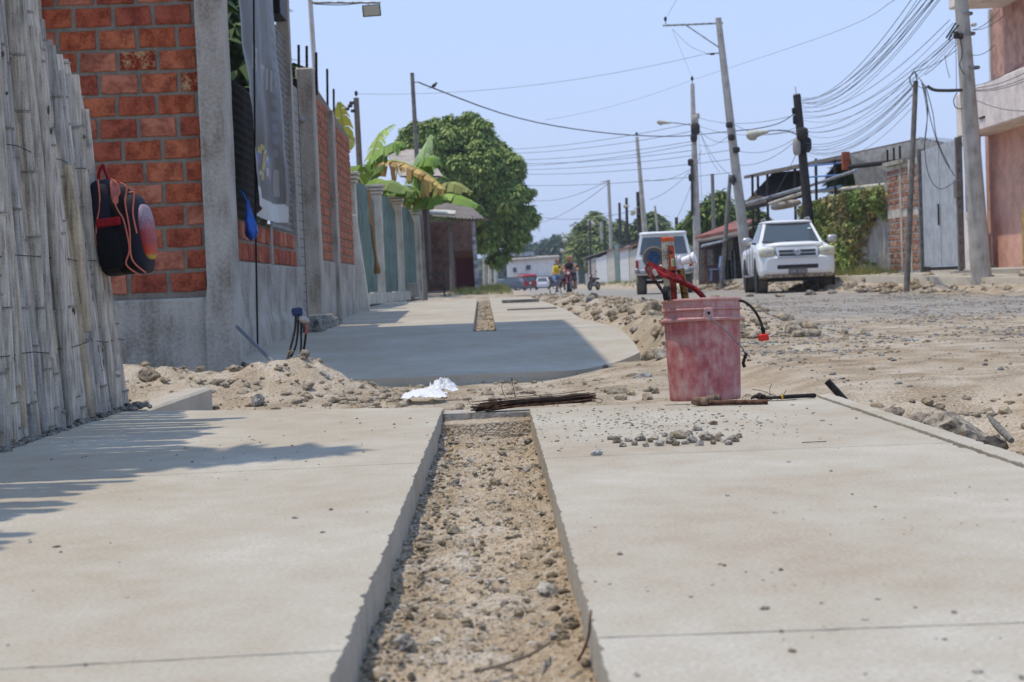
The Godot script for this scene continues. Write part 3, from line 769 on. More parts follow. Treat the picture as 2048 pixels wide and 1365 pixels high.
# ---------------------------------------------------------------- apron and far walk
func make_far_walk() -> void:
	var w := Node3D.new(); w.name = "driveway_apron"; add_child(w); w.set_meta("kind", "structure")
	var g := G.new()
	var rows: Array = []
	var nx := 40; var nd := 30
	for j in nd:
		var row := PackedVector3Array()
		for i in nx:
			var x := lerpf(-2.2, 1.24, float(i) / (nx - 1))
			var front := 10.75 + 1.25 * pow(clampf((x - 0.45) / 0.7, 0.0, 1.0), 2.0) + 1.7 * pow(clampf((-0.9 - x) / 1.3, 0, 1), 2.0)
			var d := lerpf(front, 14.985, float(j) / (nd - 1))
			row.append(V(minf(x, edge_x(d)), ramp_y(x, d), -d))
		rows.append(row)
	g.sheet(rows, true)
	for i in nx - 1:
		var a: Vector3 = rows[0][i]; var b: Vector3 = rows[0][i + 1]
		g.quad(a, b, b - V(0, 0.2, 0), a - V(0, 0.2, 0), V(0, 0, 1))
		a = rows[nd - 1][i]; b = rows[nd - 1][i + 1]
		g.quad(a, b, b - V(0, 0.2, 0), a - V(0, 0.2, 0), V(0, 0, -1))
	for j in nd - 1:
		var a: Vector3 = rows[j][nx - 1]; var b: Vector3 = rows[j + 1][nx - 1]
		g.quad(a, b, b - V(0, 0.2, 0), a - V(0, 0.2, 0), V(1, 0, 0))
	part(g, "apron_slab", S.walk_far, w)
	w = Node3D.new(); w.name = "far_sidewalk"; add_child(w); w.set_meta("kind", "structure")
	for side in 2:
		for k in 5:
			var d0 := 15.0 + 3.0 * k + 0.006; var d1 := 18.0 + 3.0 * k - 0.006
			g = G.new()
			var top: Array = []
			for j in 7:
				var d := lerpf(d0, d1, j / 6.0)
				var row := PackedVector3Array()
				for i in 9:
					var x := lerpf(-2.7, strip_l(d), i / 8.0) if side == 0 else lerpf(strip_r(d), edge_x(d), i / 8.0)
					row.append(V(x, slab_y(d), -d))
				top.append(row)
			g.sheet(top, true)
			for j in 6:
				for e in [0, 8]:
					var a: Vector3 = top[j][e]; var b: Vector3 = top[j + 1][e]
					g.quad(a, b, b - V(0, 0.14, 0), a - V(0, 0.14, 0), V(1 if e == 8 else -1, 0, 0))
			for e in [0, 6]:
				g.quad(top[e][0], top[e][8], top[e][8] - V(0, 0.14, 0), top[e][0] - V(0, 0.14, 0), V(0, 0, 1 if e == 0 else -1))
			part(g, "slab_panel", S.walk_far, w)
	g = G.new()
	var soil: Array = []
	for j in 160:
		var d := lerpf(15.0, 30.2, j / 159.0)
		var row := PackedVector3Array()
		for i in 9:
			var x := lerpf(strip_l(d) - 0.01, strip_r(d) + 0.01, i / 8.0)
			row.append(V(x, slab_y(d) - 0.09 + 0.03 * N1.get_noise_2d(x * 20.0, d * 8.0), -d))
		soil.append(row)
	g.tint = Color(0.46, 0.385, 0.29)
	g.sheet(soil, true)
	part(g, "planting_soil", S.soil, w)
	# walk across the road, in front of the gate and the pink house
	g = G.new()
	var line: Array = []
	for j in 40:
		var d := lerpf(20.0, 66.0, j / 39.0)
		var e := 8.75 + 0.12 * N1.get_noise_2d(d * 3.0, 0.0)
		line.append(PackedVector3Array([V(e, -0.1, -d), V(e, lerpf(0.24, 0.335, ss(25, 36, d)), -d), V(e + 0.15, lerpf(0.25, 0.345, ss(25, 36, d)), -d), V(10.9, lerpf(0.27, 0.37, ss(25, 36, d)), -d)]))
	g.sheet(line, true)
	struct(g, "opposite_sidewalk", S.walk_far)
	# two boards left on the far slab
	for q in [[1041, 604, 74, 0.2, 0.05, "thick pale board lying on the far sidewalk slab"], [1064, 620, 100, 0.06, 0.02, "thin grey lath lying on the far sidewalk slab"]]:
		var d := 25.6 if q[1] < 610 else 21.4
		var p := at(q[0], q[1], d); p.y = slab_y(d) + q[4] * 0.5 + 0.003
		g = G.new(); g.box(V(0, 0, 0), V(q[2] * d / FOCAL, q[4], q[3]), Basis.from_euler(V(0, 0.02, 0)), 0.006)
		var o := part(g, "board", S.wood_grey); o.position = p
		tag(o, q[5], "board")

# ---------------------------------------------------------------- bamboo fence and backpack
func make_fence() -> void:
	var f := thing("bamboo_fence", "weathered grey bamboo fence of upright split canes along the slab edge", "fence")
	var d := 2.7
	var k := 0
	while d < 6.62:
		var last := d > 6.53
		var r := rr(0.026, 0.043) if not last else 0.046
		var right := ss(4.7, 6.6, d)
		var h := 2.25 + 0.35 * N1.get_noise_2d(d * 7.0, 4.0) + rr(-0.12, 0.15)
		if d > 5.6: h = lerpf(1.74, 1.42, ss(5.6, 6.2, d)) + rr(-0.05, 0.06)
		if last: h = 1.42
		var lean := lerpf(0.03, 0.115, right) * h / 1.5 + rr(-0.025, 0.025)
		var foot := V(-1.645 + rr(-0.012, 0.012), -0.06, -d)
		var top := foot + V(-lean, h + 0.06, rr(-0.03, 0.05) + 0.07 * right)
		var pts := PackedVector3Array(); var rad: Array = []
		var nodes: Array = []
		var gap := rr(0.22, 0.38)
		var y := rr(0.04, 0.3)
		while y < h:
			nodes.append(y); y += gap * rr(0.85, 1.15)
		var at_y: Array = [0.0]
		for q in nodes:
			at_y.append_array([q - 0.012, q - 0.004, q + 0.004, q + 0.014])
		at_y.append(h)
		var bow := V(rr(-0.02, 0.02), 0, rr(-0.02, 0.02))
		for i in at_y.size():
			var u: float = clampf(at_y[i] / h, 0.0, 1.0)
			pts.append(foot.lerp(top, u) + bow * sin(u * PI))
			var kk := (i - 1) % 4
			var inner := i > 0 and i < at_y.size() - 1
			rad.append(r * lerpf(1.0, 0.86, u) * (1.0 if not inner else [1.03, 1.24, 0.9, 0.98][kk]))
		var g := G.new()
		g.tube(pts, rad, 9)
		part(g, "cane", S.bamboo[rng.randi() % 5], f)
		if rng.randf() < 0.35 and not last:      # a second sliver in front
			g = G.new()
			var off := V(0.028, 0, rr(-0.02, 0.02)); var b0 := rr(0.0, 0.35)
			g.tube(PackedVector3Array([foot.lerp(top, b0) + off, foot.lerp(top, (b0 + 1.0) * 0.45) + off + bow, foot.lerp(top, rr(0.6, 0.92)) + off]), [r * 0.75, r * 0.8, r * 0.7], 7)
			part(g, "cane", S.bamboo[rng.randi() % 5], f)
		if nodes.size() > 2 and rng.randf() < 0.6:   # dark knot scars
			for z in 2:
				g = G.new()
				var u := rr(0.1, 0.9)
				g.pillow(foot.lerp(top, u) + bow * sin(u * PI) + V(r * 0.93, 0, rr(-0.3, 0.8) * r), V(0.004, rr(0.006, 0.02), 0.006), 1, 1, Basis.IDENTITY, 6, 4)
				part(g, "knot", S.bamboo_end, f)
		for q in nodes:                              # dark ring at each joint
			g = G.new()
			var u: float = clampf((q + 0.0) / h, 0.0, 1.0)
			var mid := foot.lerp(top, u) + bow * sin(u * PI); var ax := (top - foot).normalized()
			g.tube(PackedVector3Array([mid - ax * 0.0075, mid - ax * 0.001]), r * lerpf(1.0, 0.86, u) * 1.2, 9, false)
			part(g, "node_ring", S.bamboo_end, f)
		d += r * rr(1.45, 1.85); k += 1
	for y in [0.28, 0.62, 1.0]:
		var pts: Array = []
		for i in 24:
			var dd := lerpf(2.7, 6.6, i / 23.0)
			pts.append(V(-1.645 - lerpf(0.03, 0.115, ss(4.7, 6.6, dd)) * y / 1.5 + 0.042 + 0.006 * sin(i * 2.1), y + 0.02 * N1.get_noise_2d(dd * 9.0, y * 5.0), -dd))
		var g := G.new(); g.tube(path(pts, 3), 0.0016, 4)
		part(g, "binding_wire", S.rustdark, f)

func make_backpack() -> void:
	# hangs by its loop from the last cane; x away from the fence, z towards the street's near end
	var b := thing("backpack", "black and coral school backpack hanging from the end of the bamboo fence", "backpack", at(250, 455, 6.36))
	var navy := mat(lin(0.02, 0.02, 0.032), 0.8, T.mottle, 0.2, T.fine, 0.05); var black := mat(lin(0.010, 0.010, 0.011), 0.85, T.mottle, 0.1, T.fine, 0.06)
	var coral := mat(lin(0.62, 0.17, 0.11), 0.7); var red := mat(lin(0.33, 0.012, 0.018), 0.75, T.mottle, 0.1); var pink := mat(lin(0.58, 0.2, 0.17), 0.7, T.mottle, 0.15)
	var sc := 6.36 / FOCAL
	var q := func(px: float, py: float, z: float) -> Vector3: return V((px - 252.0) * sc, -(py - 455.0) * sc, z)
	var tilt := Basis.from_euler(V(0, 0, 0.10))
	var g := G.new(); g.pillow(q.call(222, 455, -0.02), V(0.062, 0.205, 0.13), 0.5, 0.6, tilt); part(g, "main_compartment", navy, b)
	g = G.new(); g.pillow(q.call(252, 462, -0.015), V(0.052, 0.185, 0.125), 0.5, 0.6, tilt); part(g, "middle_compartment", black, b)
	g = G.new(); g.pillow(q.call(277, 470, -0.01), V(0.042, 0.168, 0.115), 0.5, 0.6, tilt); part(g, "outer_compartment", navy, b)
	# printed front pocket: pale top, orange-red middle, yellow foot
	var im := Image.create(64, 128, false, Image.FORMAT_RGB8)
	for y in 128:
		for x in 64:
			var u := y / 127.0 + 0.05 * N1.get_noise_2d(x * 0.6, y * 0.4) + 0.04 * N1.get_noise_2d(x * 2.0, y * 2.0)
			var col := Color(0.72, 0.62, 0.66).lerp(Color(0.75, 0.2, 0.2), ss(0.38, 0.55, u)).lerp(Color(0.85, 0.25, 0.1), ss(0.55, 0.66, u)).lerp(Color(0.85, 0.72, 0.2), ss(0.7, 0.82, u))
			if N2.get_noise_2d(x * 0.5, y * 0.5) > 0.22 and u < 0.6: col = col.lerp(Color(0.35, 0.25, 0.45), 0.5)
			im.set_pixel(x, y, col.darkened(0.22))
	var print_ := StandardMaterial3D.new(); print_.albedo_texture = ImageTexture.create_from_image(im); print_.roughness = 0.6
	g = G.new(); g.pillow(q.call(293, 466, -0.005), V(0.026, 0.118, 0.1), 0.6, 0.6, tilt); part(g, "front_pocket", print_, b)
	# side pocket with its red band
	g = G.new(); g.pillow(q.call(231, 498, 0.085), V(0.052, 0.088, 0.035), 0.45, 0.5, tilt); part(g, "side_pocket", black, b)
	g = G.new(); g.box(q.call(232, 446, 0.112), V(0.102, 0.036, 0.016), tilt, 0.006); part(g, "pocket_band", red, b)
	g = G.new(); g.pillow(q.call(246, 398, 0.085), V(0.016, 0.075, 0.02), 0.6, 0.6, Basis.from_euler(V(0, 0, 0.12))); part(g, "side_panel", pink, b)
	for pts in [[[215, 362], [217, 395], [215, 422], [208, 450], [206, 490]], [[240, 362], [252, 372], [256, 390], [246, 405], [252, 425], [262, 445], [270, 500], [262, 530], [288, 552]], [[258, 370], [270, 380], [266, 410], [272, 460], [272, 510], [280, 530], [300, 548]], [[275, 390], [284, 392], [280, 430], [286, 470]]]:
		var line: Array = []
		for z in pts: line.append(q.call(z[0], z[1], 0.105))
		g = G.new(); g.tube(path(line, 4), 0.004, 6); part(g, "piping", coral, b)
	g = G.new(); g.tube(path([q.call(206, 362, 0.02), q.call(208, 346, 0.02), q.call(215, 330, 0.01), q.call(221, 346, 0.02), q.call(226, 362, 0.02)], 5), 0.007, 6); part(g, "hanging_loop", red, b)
	for z in [-0.06, 0.07]:
		g = G.new(); g.tube(path([q.call(212, 372, z), q.call(196, 390, z), q.call(192, 440, z), q.call(198, 500, z), q.call(210, 525, z)], 5), 0.014, 8); part(g, "shoulder_strap", black, b)
	g = G.new(); g.tube(path([q.call(195, 478, 0.08), q.call(203, 492, 0.09), q.call(212, 508, 0.085)], 4), 0.003, 5); part(g, "strap_tail", S.white, b)

# ---------------------------------------------------------------- brick house on the left
func course(parent: Node, x0: float, x1: float, y: float, h: float, L: float, off: float, mortar: float, place: Callable, mats: Array, meshes: Dictionary, ash := 0.07) -> void:
	# one course of bricks between x0 and x1 along a wall; place(u, y) gives the transform of a brick's centre
	var u := x0 - off
	while u < x1 - 0.01:
		var a := maxf(u + mortar * 0.5, x0); var b := minf(u + L - mortar * 0.5, x1)
		if b - a > 0.04:
			var key := "%d_%d" % [int(round((b - a) * 50.0)), rng.randi() % 3]
			if not meshes.has(key):
				var g := G.new()
				var wd := roundf((b - a) * 50.0) / 50.0
				var rings: Array = []
				for s in [[0.0, 0.0], [0.008, 0.0], [0.014, -0.007]]:
					var ring := PackedVector3Array()
					for cnr in [[-1, -1], [-0.3, -1], [0.35, -1], [1, -1], [1, 0.1], [1, 1], [0.3, 1], [-0.3, 1], [-1, 1], [-1, 0.0]]:
						var jit := V(rr(-0.005, 0.005), rr(-0.005, 0.005), 0)
						ring.append(V(cnr[0] * (wd * 0.5 + s[1]), cnr[1] * (h * 0.5 - mortar * 0.5 + s[1]), s[0] - 0.02 * (1 if s[0] == 0.0 else 0)) + jit)
					rings.append(ring)
				g.loft(rings)
				meshes[key] = g.done()
			var o := MeshInstance3D.new()
			o.mesh = meshes[key]
			o.material_override = mats[mats.size() - 1] if rng.randf() < ash else mats[rng.randi() % (mats.size() - 1)]
			o.name = "brick"; parent.add_child(o, true)
			o.transform = (place.call((a + b) * 0.5, y) as Transform3D) * Transform3D(Basis.from_euler(V(rr(-0.01, 0.01), rr(-0.01, 0.01), rr(-0.012, 0.012))), V(0, rr(-0.003, 0.003), rr(-0.003, 0.003)))
		u += L

func make_brick_house() -> void:
	var hse := thing("brick_house", "unplastered red brick house with grey concrete corner column and upper storey", "house", V(-2.07, 0, -12.0))
	var o := V(2.07, 0, 12.0)                       # world -> local
	var g := G.new()
	# wall facing the street's near end, behind the bricks
	g.box(V(-3.56, 2.4, -12.13) + o, V(2.62, 4.2, 0.2)); var wall := part(g, "end_wall", S.joint, hse)
	var meshes := {}
	var y := 0.49
	var n := 0
	while y < 3.4:
		var yy := y + 0.0885
		course(wall, -4.7, -2.28, yy, 0.177, 0.316, fposmod(0.158 * n + rr(-0.03, 0.03) + 0.12, 0.316), 0.03, func(u, v): return Transform3D(Basis.IDENTITY, V(u, v, -12.03) + o), S.brick, meshes)
		y += 0.177; n += 1
	g = G.new(); g.box(V(-3.55, 0.09, -12.1) + o, V(2.6, 0.72, 0.3), Basis.IDENTITY, 0.02); part(g, "plinth", S.concrete, hse)
	# cream jamb beside the opening on the far left
	g = G.new(); g.box(V(-3.54, 2.7, -11.97) + o, V(0.10, 3.2, 0.1), Basis.IDENTITY, 0.008); part(g, "door_jamb", S.cream, hse)
	g = G.new(); g.box(V(-3.605, 2.7, -11.96) + o, V(0.025, 3.2, 0.09)); part(g, "jamb_strip", mat(lin(0.5, 0.25, 0.1), 0.7, T.wood, 0.6), hse)
	g = G.new(); g.box(V(-3.83, 2.7, -11.95) + o, V(0.42, 3.2, 0.06), Basis.IDENTITY, 0.01); part(g, "door_leaf", mat(lin(0.5, 0.52, 0.52), 0.6, T.stain, 1.2), hse)
	# corner column, its foot roughly plastered
	g = G.new()
	var rows: Array = []
	for k in 40:
		var yy := lerpf(-0.35, 4.6, k / 39.0)
		var e := 0.004 * N1.get_noise_2d(yy * 6.0, 1.0)
		var fl := 0.02 * ss(0.55, 0.35, yy)
		var r := PackedVector3Array()
		for c in [[-2.27, -11.93], [-2.08, -11.93], [-2.06, -11.95], [-2.06, -12.24], [-2.08, -12.26], [-2.27, -12.26]]:
			r.append(V(c[0] + e + (fl if c[0] > -2.2 else -fl), yy, c[1] + e + (fl if c[1] > -12.1 else -fl)) + o)
		rows.append(r)
	g.loft(rows); part(g, "corner_column", S.concrete, hse)
	# street front: plinth wall, two courses of brick, opening with shutter
	g = G.new(); g.box(V(-2.22, 0.2, -14.5) + o, V(0.2, 1.08, 4.6), Basis.IDENTITY, 0.012); part(g, "front_plinth", S.concrete_rough, hse)
	g = G.new()
	rows = []
	for k in 30:
		var dd := lerpf(12.2, 16.8, k / 29.0)
		var e := 0.05 * N1.get_noise_2d(dd * 4.0, 3.0)
		rows.append(PackedVector3Array([V(-2.13, 0.3 + e, -dd) + o, V(-2.1 + e * 0.5, 0.18 + e, -dd) + o, V(-2.06 + e * 0.6, -0.3, -dd) + o, V(-2.2, -0.3, -dd) + o, V(-2.2, 0.3, -dd) + o]))
	g.loft(rows); part(g, "plaster_foot", S.concrete_rough, hse)
	g = G.new(); g.box(V(-2.21, 0.92, -14.35) + o, V(0.12, 0.36, 4.2)); var band := part(g, "brick_band", S.joint, hse)
	meshes = {}
	for k in 2:
		course(band, 12.3, 16.4, 0.83 + 0.18 * k, 0.18, 0.3, 0.15 * k, 0.028, func(u, v): return Transform3D(Basis.from_euler(V(0, PI / 2, 0)), V(-2.15, v, -u) + o), S.brick, meshes, 0.0)
	g = G.new(); g.box(V(-2.2, 0.93, -14.55) + o, V(0.16, 0.4, 0.12)); part(g, "stiffener", S.concrete, hse)
	var ribs := func(x: float, d0: float, d1: float, y0: float, y1: float, pitch: float) -> G:
		var gg := G.new()
		var rws: Array = []
		var m := int((y1 - y0) / pitch * 4.0)
		for k in m + 1:
			var yy := lerpf(y0, y1, float(k) / m)
			var bump := 0.012 * sin(k * PI / 2.0)
			rws.append(PackedVector3Array([V(x + bump, yy, -d0) + o, V(x + bump, yy, -d1) + o]))
		gg.sheet(rws)
		return gg
	part(ribs.call(-2.32, 12.3, 15.0, 1.1, 2.45, 0.08), "roller_shutter", mat(lin(0.15, 0.14, 0.125), 0.7, T.stain, 1.3), hse)
	part(ribs.call(-2.2, 15.05, 16.75, 1.05, 3.3, 0.07), "steel_shutter", mat(lin(0.2, 0.195, 0.185), 0.6, T.stain, 1.0), hse)
	g = G.new(); g.box(V(-2.22, 2.0, -16.8) + o, V(0.14, 4.0, 0.14), Basis.IDENTITY, 0.006); part(g, "shutter_post", S.concrete, hse)
	g = G.new(); g.box(V(-2.16, 3.9, -15.6) + o, V(0.22, 1.2, 0.5), Basis.IDENTITY, 0.01); part(g, "dark_post", S.black, hse)
	g = G.new(); g.box(V(-2.55, 2.53, -12.9) + o, V(0.35, 0.16, 1.2), Basis.from_euler(V(0, 0, 0.3))); part(g, "corrugated_lid", S.galv, hse)
	# upper storey that shades the apron: floor slab, walls with openings, roof slab
	g = G.new(); g.box(V(-4.45, 4.55, -14.1) + o, V(6.2, 0.22, 6.4), Basis.IDENTITY, 0.01); part(g, "floor_slab", S.concrete, hse)
	for z in [-11.15, -17.1]:
		g = G.new(); g.box(V(-4.45, 5.9, z) + o, V(5.8, 2.48, 0.16)); part(g, "upper_wall", S.brick[1], hse)
	for w in [[-11.4, 0.9], [-14.1, 1.2], [-16.9, 0.9]]:
		g = G.new(); g.box(V(-1.62, 5.9, w[0]) + o, V(0.15, 2.48, w[1] * 0.6)); part(g, "upper_pier", S.concrete, hse)
	g = G.new(); g.box(V(-1.63, 5.15, -14.1) + o, V(0.13, 0.98, 5.6)); part(g, "parapet", S.brick[0], hse)
	g = G.new(); g.box(V(-4.53, 7.24, -14.1) + o, V(6.12, 0.2, 6.5), Basis.IDENTITY, 0.01); part(g, "roof_slab", S.concrete, hse)
	for c in [[-6.9, -12.2], [-6.9, -16.9]]:
		g = G.new(); g.box(V(c[0], 2.1, c[1]) + o, V(0.3, 4.7, 0.3)); part(g, "rear_column", S.concrete, hse)

	# hanging banner with a printed face
	var im := Image.create(160, 256, false, Image.FORMAT_RGB8)
	for yy in 256:
		for xx in 160:
			var k := 0.5 + 0.5 * N1.get_noise_2d(xx * 0.25, yy * 0.1)
			im.set_pixel(xx, yy, Color(0.25, 0.25, 0.24).lerp(Color(0.35, 0.35, 0.335), k))
	im.fill_rect(Rect2i(0, 238, 160, 18), Color(0.72, 0.72, 0.7))
	im.fill_rect(Rect2i(0, 0, 5, 240), Color(0.46, 0.47, 0.48)); im.fill_rect(Rect2i(155, 0, 5, 240), Color(0.46, 0.47, 0.48))
	# blurred emblem, a row of pale letters, a cluster of coloured figures, a pale side column
	im.fill_rect(Rect2i(62, 84, 26, 15), Color(0.6, 0.5, 0.2)); im.fill_rect(Rect2i(68, 76, 14, 8), Color(0.55, 0.35, 0.25))
	var letters := {"A": [[0, 0, 2, 10], [6, 0, 2, 10], [2, 0, 4, 2], [2, 5, 4, 2]], "R": [[0, 0, 2, 10], [2, 0, 4, 2], [6, 0, 2, 5], [2, 5, 4, 2], [5, 7, 2, 3]], "T": [[0, 0, 8, 2], [3, 2, 2, 8]], "I": [[3, 0, 2, 10]], "M": [[0, 0, 2, 10], [6, 0, 2, 10], [2, 1, 2, 3], [4, 1, 2, 3]]}
	var lx := 26
	for ch in "A ARTIM":
		if letters.has(ch):
			for q in letters[ch]: im.fill_rect(Rect2i(lx + q[0] * 2, 112 + q[1] * 2, q[2] * 2, q[3] * 2), Color(0.52, 0.52, 0.5))
		lx += 17
	im.fill_rect(Rect2i(90, 160, 6, 40), Color(0.62, 0.6, 0.2))
	var rg := RandomNumberGenerator.new(); rg.seed = 4
	for k in 46:
		im.fill_rect(Rect2i(46 + rg.randi() % 70, 192 + rg.randi() % 24, 4 + rg.randi() % 8, 4 + rg.randi() % 6), [Color(0.6, 0.3, 0.2), Color(0.3, 0.42, 0.6), Color(0.66, 0.6, 0.3), Color(0.68, 0.68, 0.66), Color(0.3, 0.3, 0.32)][rg.randi() % 5])
	for k in 14: im.fill_rect(Rect2i(132, 30 + k * 12, 12, 7), Color(0.36, 0.38, 0.4))
	im.fill_rect(Rect2i(132, 205, 14, 26), Color(0.48, 0.48, 0.46))
	var bm := StandardMaterial3D.new(); bm.albedo_texture = ImageTexture.create_from_image(im); bm.roughness = 0.45; bm.cull_mode = BaseMaterial3D.CULL_DISABLED
	var ban := thing("banner", "creased grey printed banner with white hem hanging on the brick house", "banner", V(-2.02, 1.2, -13.9))
	g = G.new()
	rows = []
	for i in 36:
		var v := i / 35.0
		var row := PackedVector3Array()
		for j in 24:
			var u := j / 23.0
			var dd := lerpf(12.88 - 0.2 * (1.0 - v), 15.0, u)
			var sway := 0.05 * sin(u * 5.0 + v * 2.0) + 0.035 * sin(u * 11.0 - v * 5.0) + 0.03 * N1.get_noise_2d(u * 12.0, v * 12.0)
			row.append(V(-2.04 + sway * (0.4 + 0.6 * v), lerpf(3.75, 1.22 - 0.06 * u - 0.05 * sin(u * PI), v), -dd) - ban.position)
		rows.append(row)
	g.sheet(rows); part(g, "cloth", bm, ban)
	g = G.new(); g.rod(V(-2.04, 3.77, -12.6) - ban.position, V(-2.04, 3.77, -15.1) - ban.position, 0.02); part(g, "hanging_rod", S.steel, ban)
	g = G.new(); g.tube(path([at(507, -10, 12.85), at(510, 350, 12.9), at(512, 520, 12.9), at(515, 690, 12.9)], 6), 0.009, 6)
	tag(part(g, "hanging_cable", S.rubber), "thin dark cable hanging straight down in front of the banner", "cable")

	# blue plastic bag hung on the brick band
	var bag := thing("plastic_bag", "bright blue plastic bag hanging at the brick opening", "bag", at(497, 448, 12.75))
	var blue := mat(lin(0.02, 0.10, 0.42), 0.35); blue.backlight_enabled = true; blue.backlight = Color(0.1, 0.2, 0.5)
	g = G.new()
	rows = []
	for i in 14:
		var v := i / 13.0
		var row := PackedVector3Array()
		for j in 15:
			var a := TAU * j / 14.0
			var r := lerpf(0.018, 0.07, ss(0.05, 0.75, v)) * (1.0 - 0.75 * ss(0.85, 1.0, v)) * (1.0 + 0.28 * sin(a * 3.0 + v * 4.0) + 0.2 * N1.get_noise_2d(a * 6.0, v * 12.0))
			row.append(V(r * cos(a) * 0.7 + 0.02 * v, lerpf(0.2, -0.14, v), r * sin(a)))
		rows.append(row)
	g.sheet(rows, true); part(g, "pouch", blue, bag)
	g = G.new(); g.tube(path([V(-0.01, 0.19, 0), V(-0.03, 0.25, 0.0), V(-0.06, 0.28, -0.01)], 4), 0.008, 6); part(g, "handle", blue, bag)

	# steel stand of bent bars with a blue clamp, leaning pipe
	var st := thing("bar_stand", "four-legged stand of bent steel bars with a blue clamp on top", "stand", at(600, 735, 10.9))
	var lp := func(px, py, dd): return at(px, py, dd) - st.position
	for q in [[[[592, 628, 10.9], [588, 668, 10.8], [570, 735, 10.6]]], [[[597, 632, 10.9], [592, 690, 10.9], [576, 722, 11.1]]], [[[602, 632, 10.9], [602, 690, 10.8], [600, 728, 10.6]]], [[[605, 632, 10.9], [612, 660, 11.0], [604, 722, 11.2]]]]:
		var line: Array = []
		for z in q[0]: line.append(lp.call(z[0], z[1], z[2]))
		g = G.new(); g.tube(path(line, 4), 0.0085, 6); part(g, "leg", S.rustdark, st)
	g = G.new(); g.box(lp.call(594, 624, 10.85), V(0.075, 0.06, 0.06), Basis.from_euler(V(0, 0.3, 0.1)), 0.012); part(g, "clamp", mat(lin(0.03, 0.045, 0.12), 0.6, T.mottle, 0.1), st)
	g = G.new(); g.pillow(lp.call(608, 640, 10.85), V(0.045, 0.028, 0.04), 1, 1, Basis.from_euler(V(0, 0, -0.5)), 10, 6); part(g, "rag", mat(lin(0.42, 0.38, 0.33), 0.95, T.mottle, 0.1), st)
	g = G.new(); g.tube(path([lp.call(610, 646, 10.85), lp.call(614, 656, 10.8), lp.call(612, 668, 10.8)], 3), 0.012, 5); part(g, "ribbon", mat(lin(0.3, 0.1, 0.07), 0.9), st)
	g = G.new(); g.rod(at(474, 654, 11.6), at(562, 740, 10.4), 0.014, -1.0, 10)
	tag(part(g, "steel_pipe", mat(lin(0.2, 0.22, 0.25), 0.5, T.mottle, 0.4, null, 0, 0.3)), "grey steel pipe leaning from the plinth to the earth heap", "pipe")

	# tree behind the house, seen through the opening
	var tr := thing("broadleaf_tree", "dark leafy tree seen past the column of the brick house", "tree", V(-5.4, 0, -26.0))
	g = G.new(); g.tube(path([V(0, -0.2, 0), V(0.1, 1.6, 0.1), V(0.3, 3.2, 0)], 4), 0.16, 8); part(g, "trunk", S.bark, tr)
	crown(tr, [[V(0.6, 4.2, 0.5), V(1.7, 1.7, 1.6)], [V(1.0, 2.6, 0.4), V(1.2, 1.0, 1.2)], [V(-0.6, 4.8, 0.2), V(1.5, 1.4, 1.4)]], 900, [Color(0.06, 0.1, 0.03), Color(0.09, 0.13, 0.045)], 0.45, 3)
	var tr2 := thing("broadleaf_tree", "small leafy branch tree showing over the concrete pier", "tree", V(-3.75, 0, -24.0))
	g = G.new(); g.tube(path([V(0, -0.2, 0), V(0.05, 1.2, 0.0), V(0.35, 2.6, 0)], 4), 0.07, 8); part(g, "trunk", S.bark, tr2)
	crown(tr2, [[V(0.45, 3.0, 0), V(0.5, 0.75, 0.5)]], 120, [Color(0.07, 0.12, 0.03), Color(0.1, 0.15, 0.04)], 0.4, 8)

# leaf sprays spread through the outer part of ellipsoids
func spray_mesh(kind: int) -> ArrayMesh:
	var r := RandomNumberGenerator.new(); r.seed = 50 + kind
	var g := G.new()
	for k in 11:
		var a := TAU * k / 11.0 * 1.7 + r.randf(); var dn := r.randf_range(-0.9, 0.45)
		var d := V(cos(a), dn, sin(a)).normalized()
		var side := d.cross(Vector3.UP).normalized() * r.randf_range(0.13, 0.2)
		var l := r.randf_range(0.7, 1.1)
		var m := d * l * 0.5 + V(0, 0.08, 0); var e := d * l - V(0, 0.22, 0)
		var sh := r.randf_range(0.75, 1.25); g.tint = Color(sh, sh, sh * r.randf_range(0.8, 1.1))
		g.tri(Vector3.ZERO, m + side, m - side, Vector3.UP); g.tri(m + side, e, m - side, Vector3.UP)
	return g.done()

func crown(parent: Node3D, lobes: Array, count: int, cols: Array, leaf: float, seed_: int) -> void:
	var r := RandomNumberGenerator.new(); r.seed = seed_
	var xfs: Array = []; var cc: Array = []
	var vol := 0.0
	for l in lobes: vol += pow(l[1].x * l[1].y * l[1].z, 0.667)
	for l in lobes:
		var m := int(count * pow(l[1].x * l[1].y * l[1].z, 0.667) / vol)
		for k in m:
			var d := V(r.randfn(), r.randfn(), r.randfn()).normalized()
			var rad := pow(r.randf(), 0.3) * (0.86 + 0.3 * N2.get_noise_3dv(d * 3.0 + l[0]))
			var s := leaf * r.randf_range(0.7, 1.3)
			xfs.append(Transform3D(Basis.from_euler(V(r.randf_range(-0.5, 0.5), r.randf() * TAU, r.randf_range(-0.5, 0.5))).scaled(V(s, s, s)), l[0] + d * (l[1] as Vector3) * rad))
			cc.append((cols[0] as Color).lerp(cols[1], r.randf()))
	many("crown", spray_mesh(seed_ % 4), S.leaf, xfs, cc, parent)

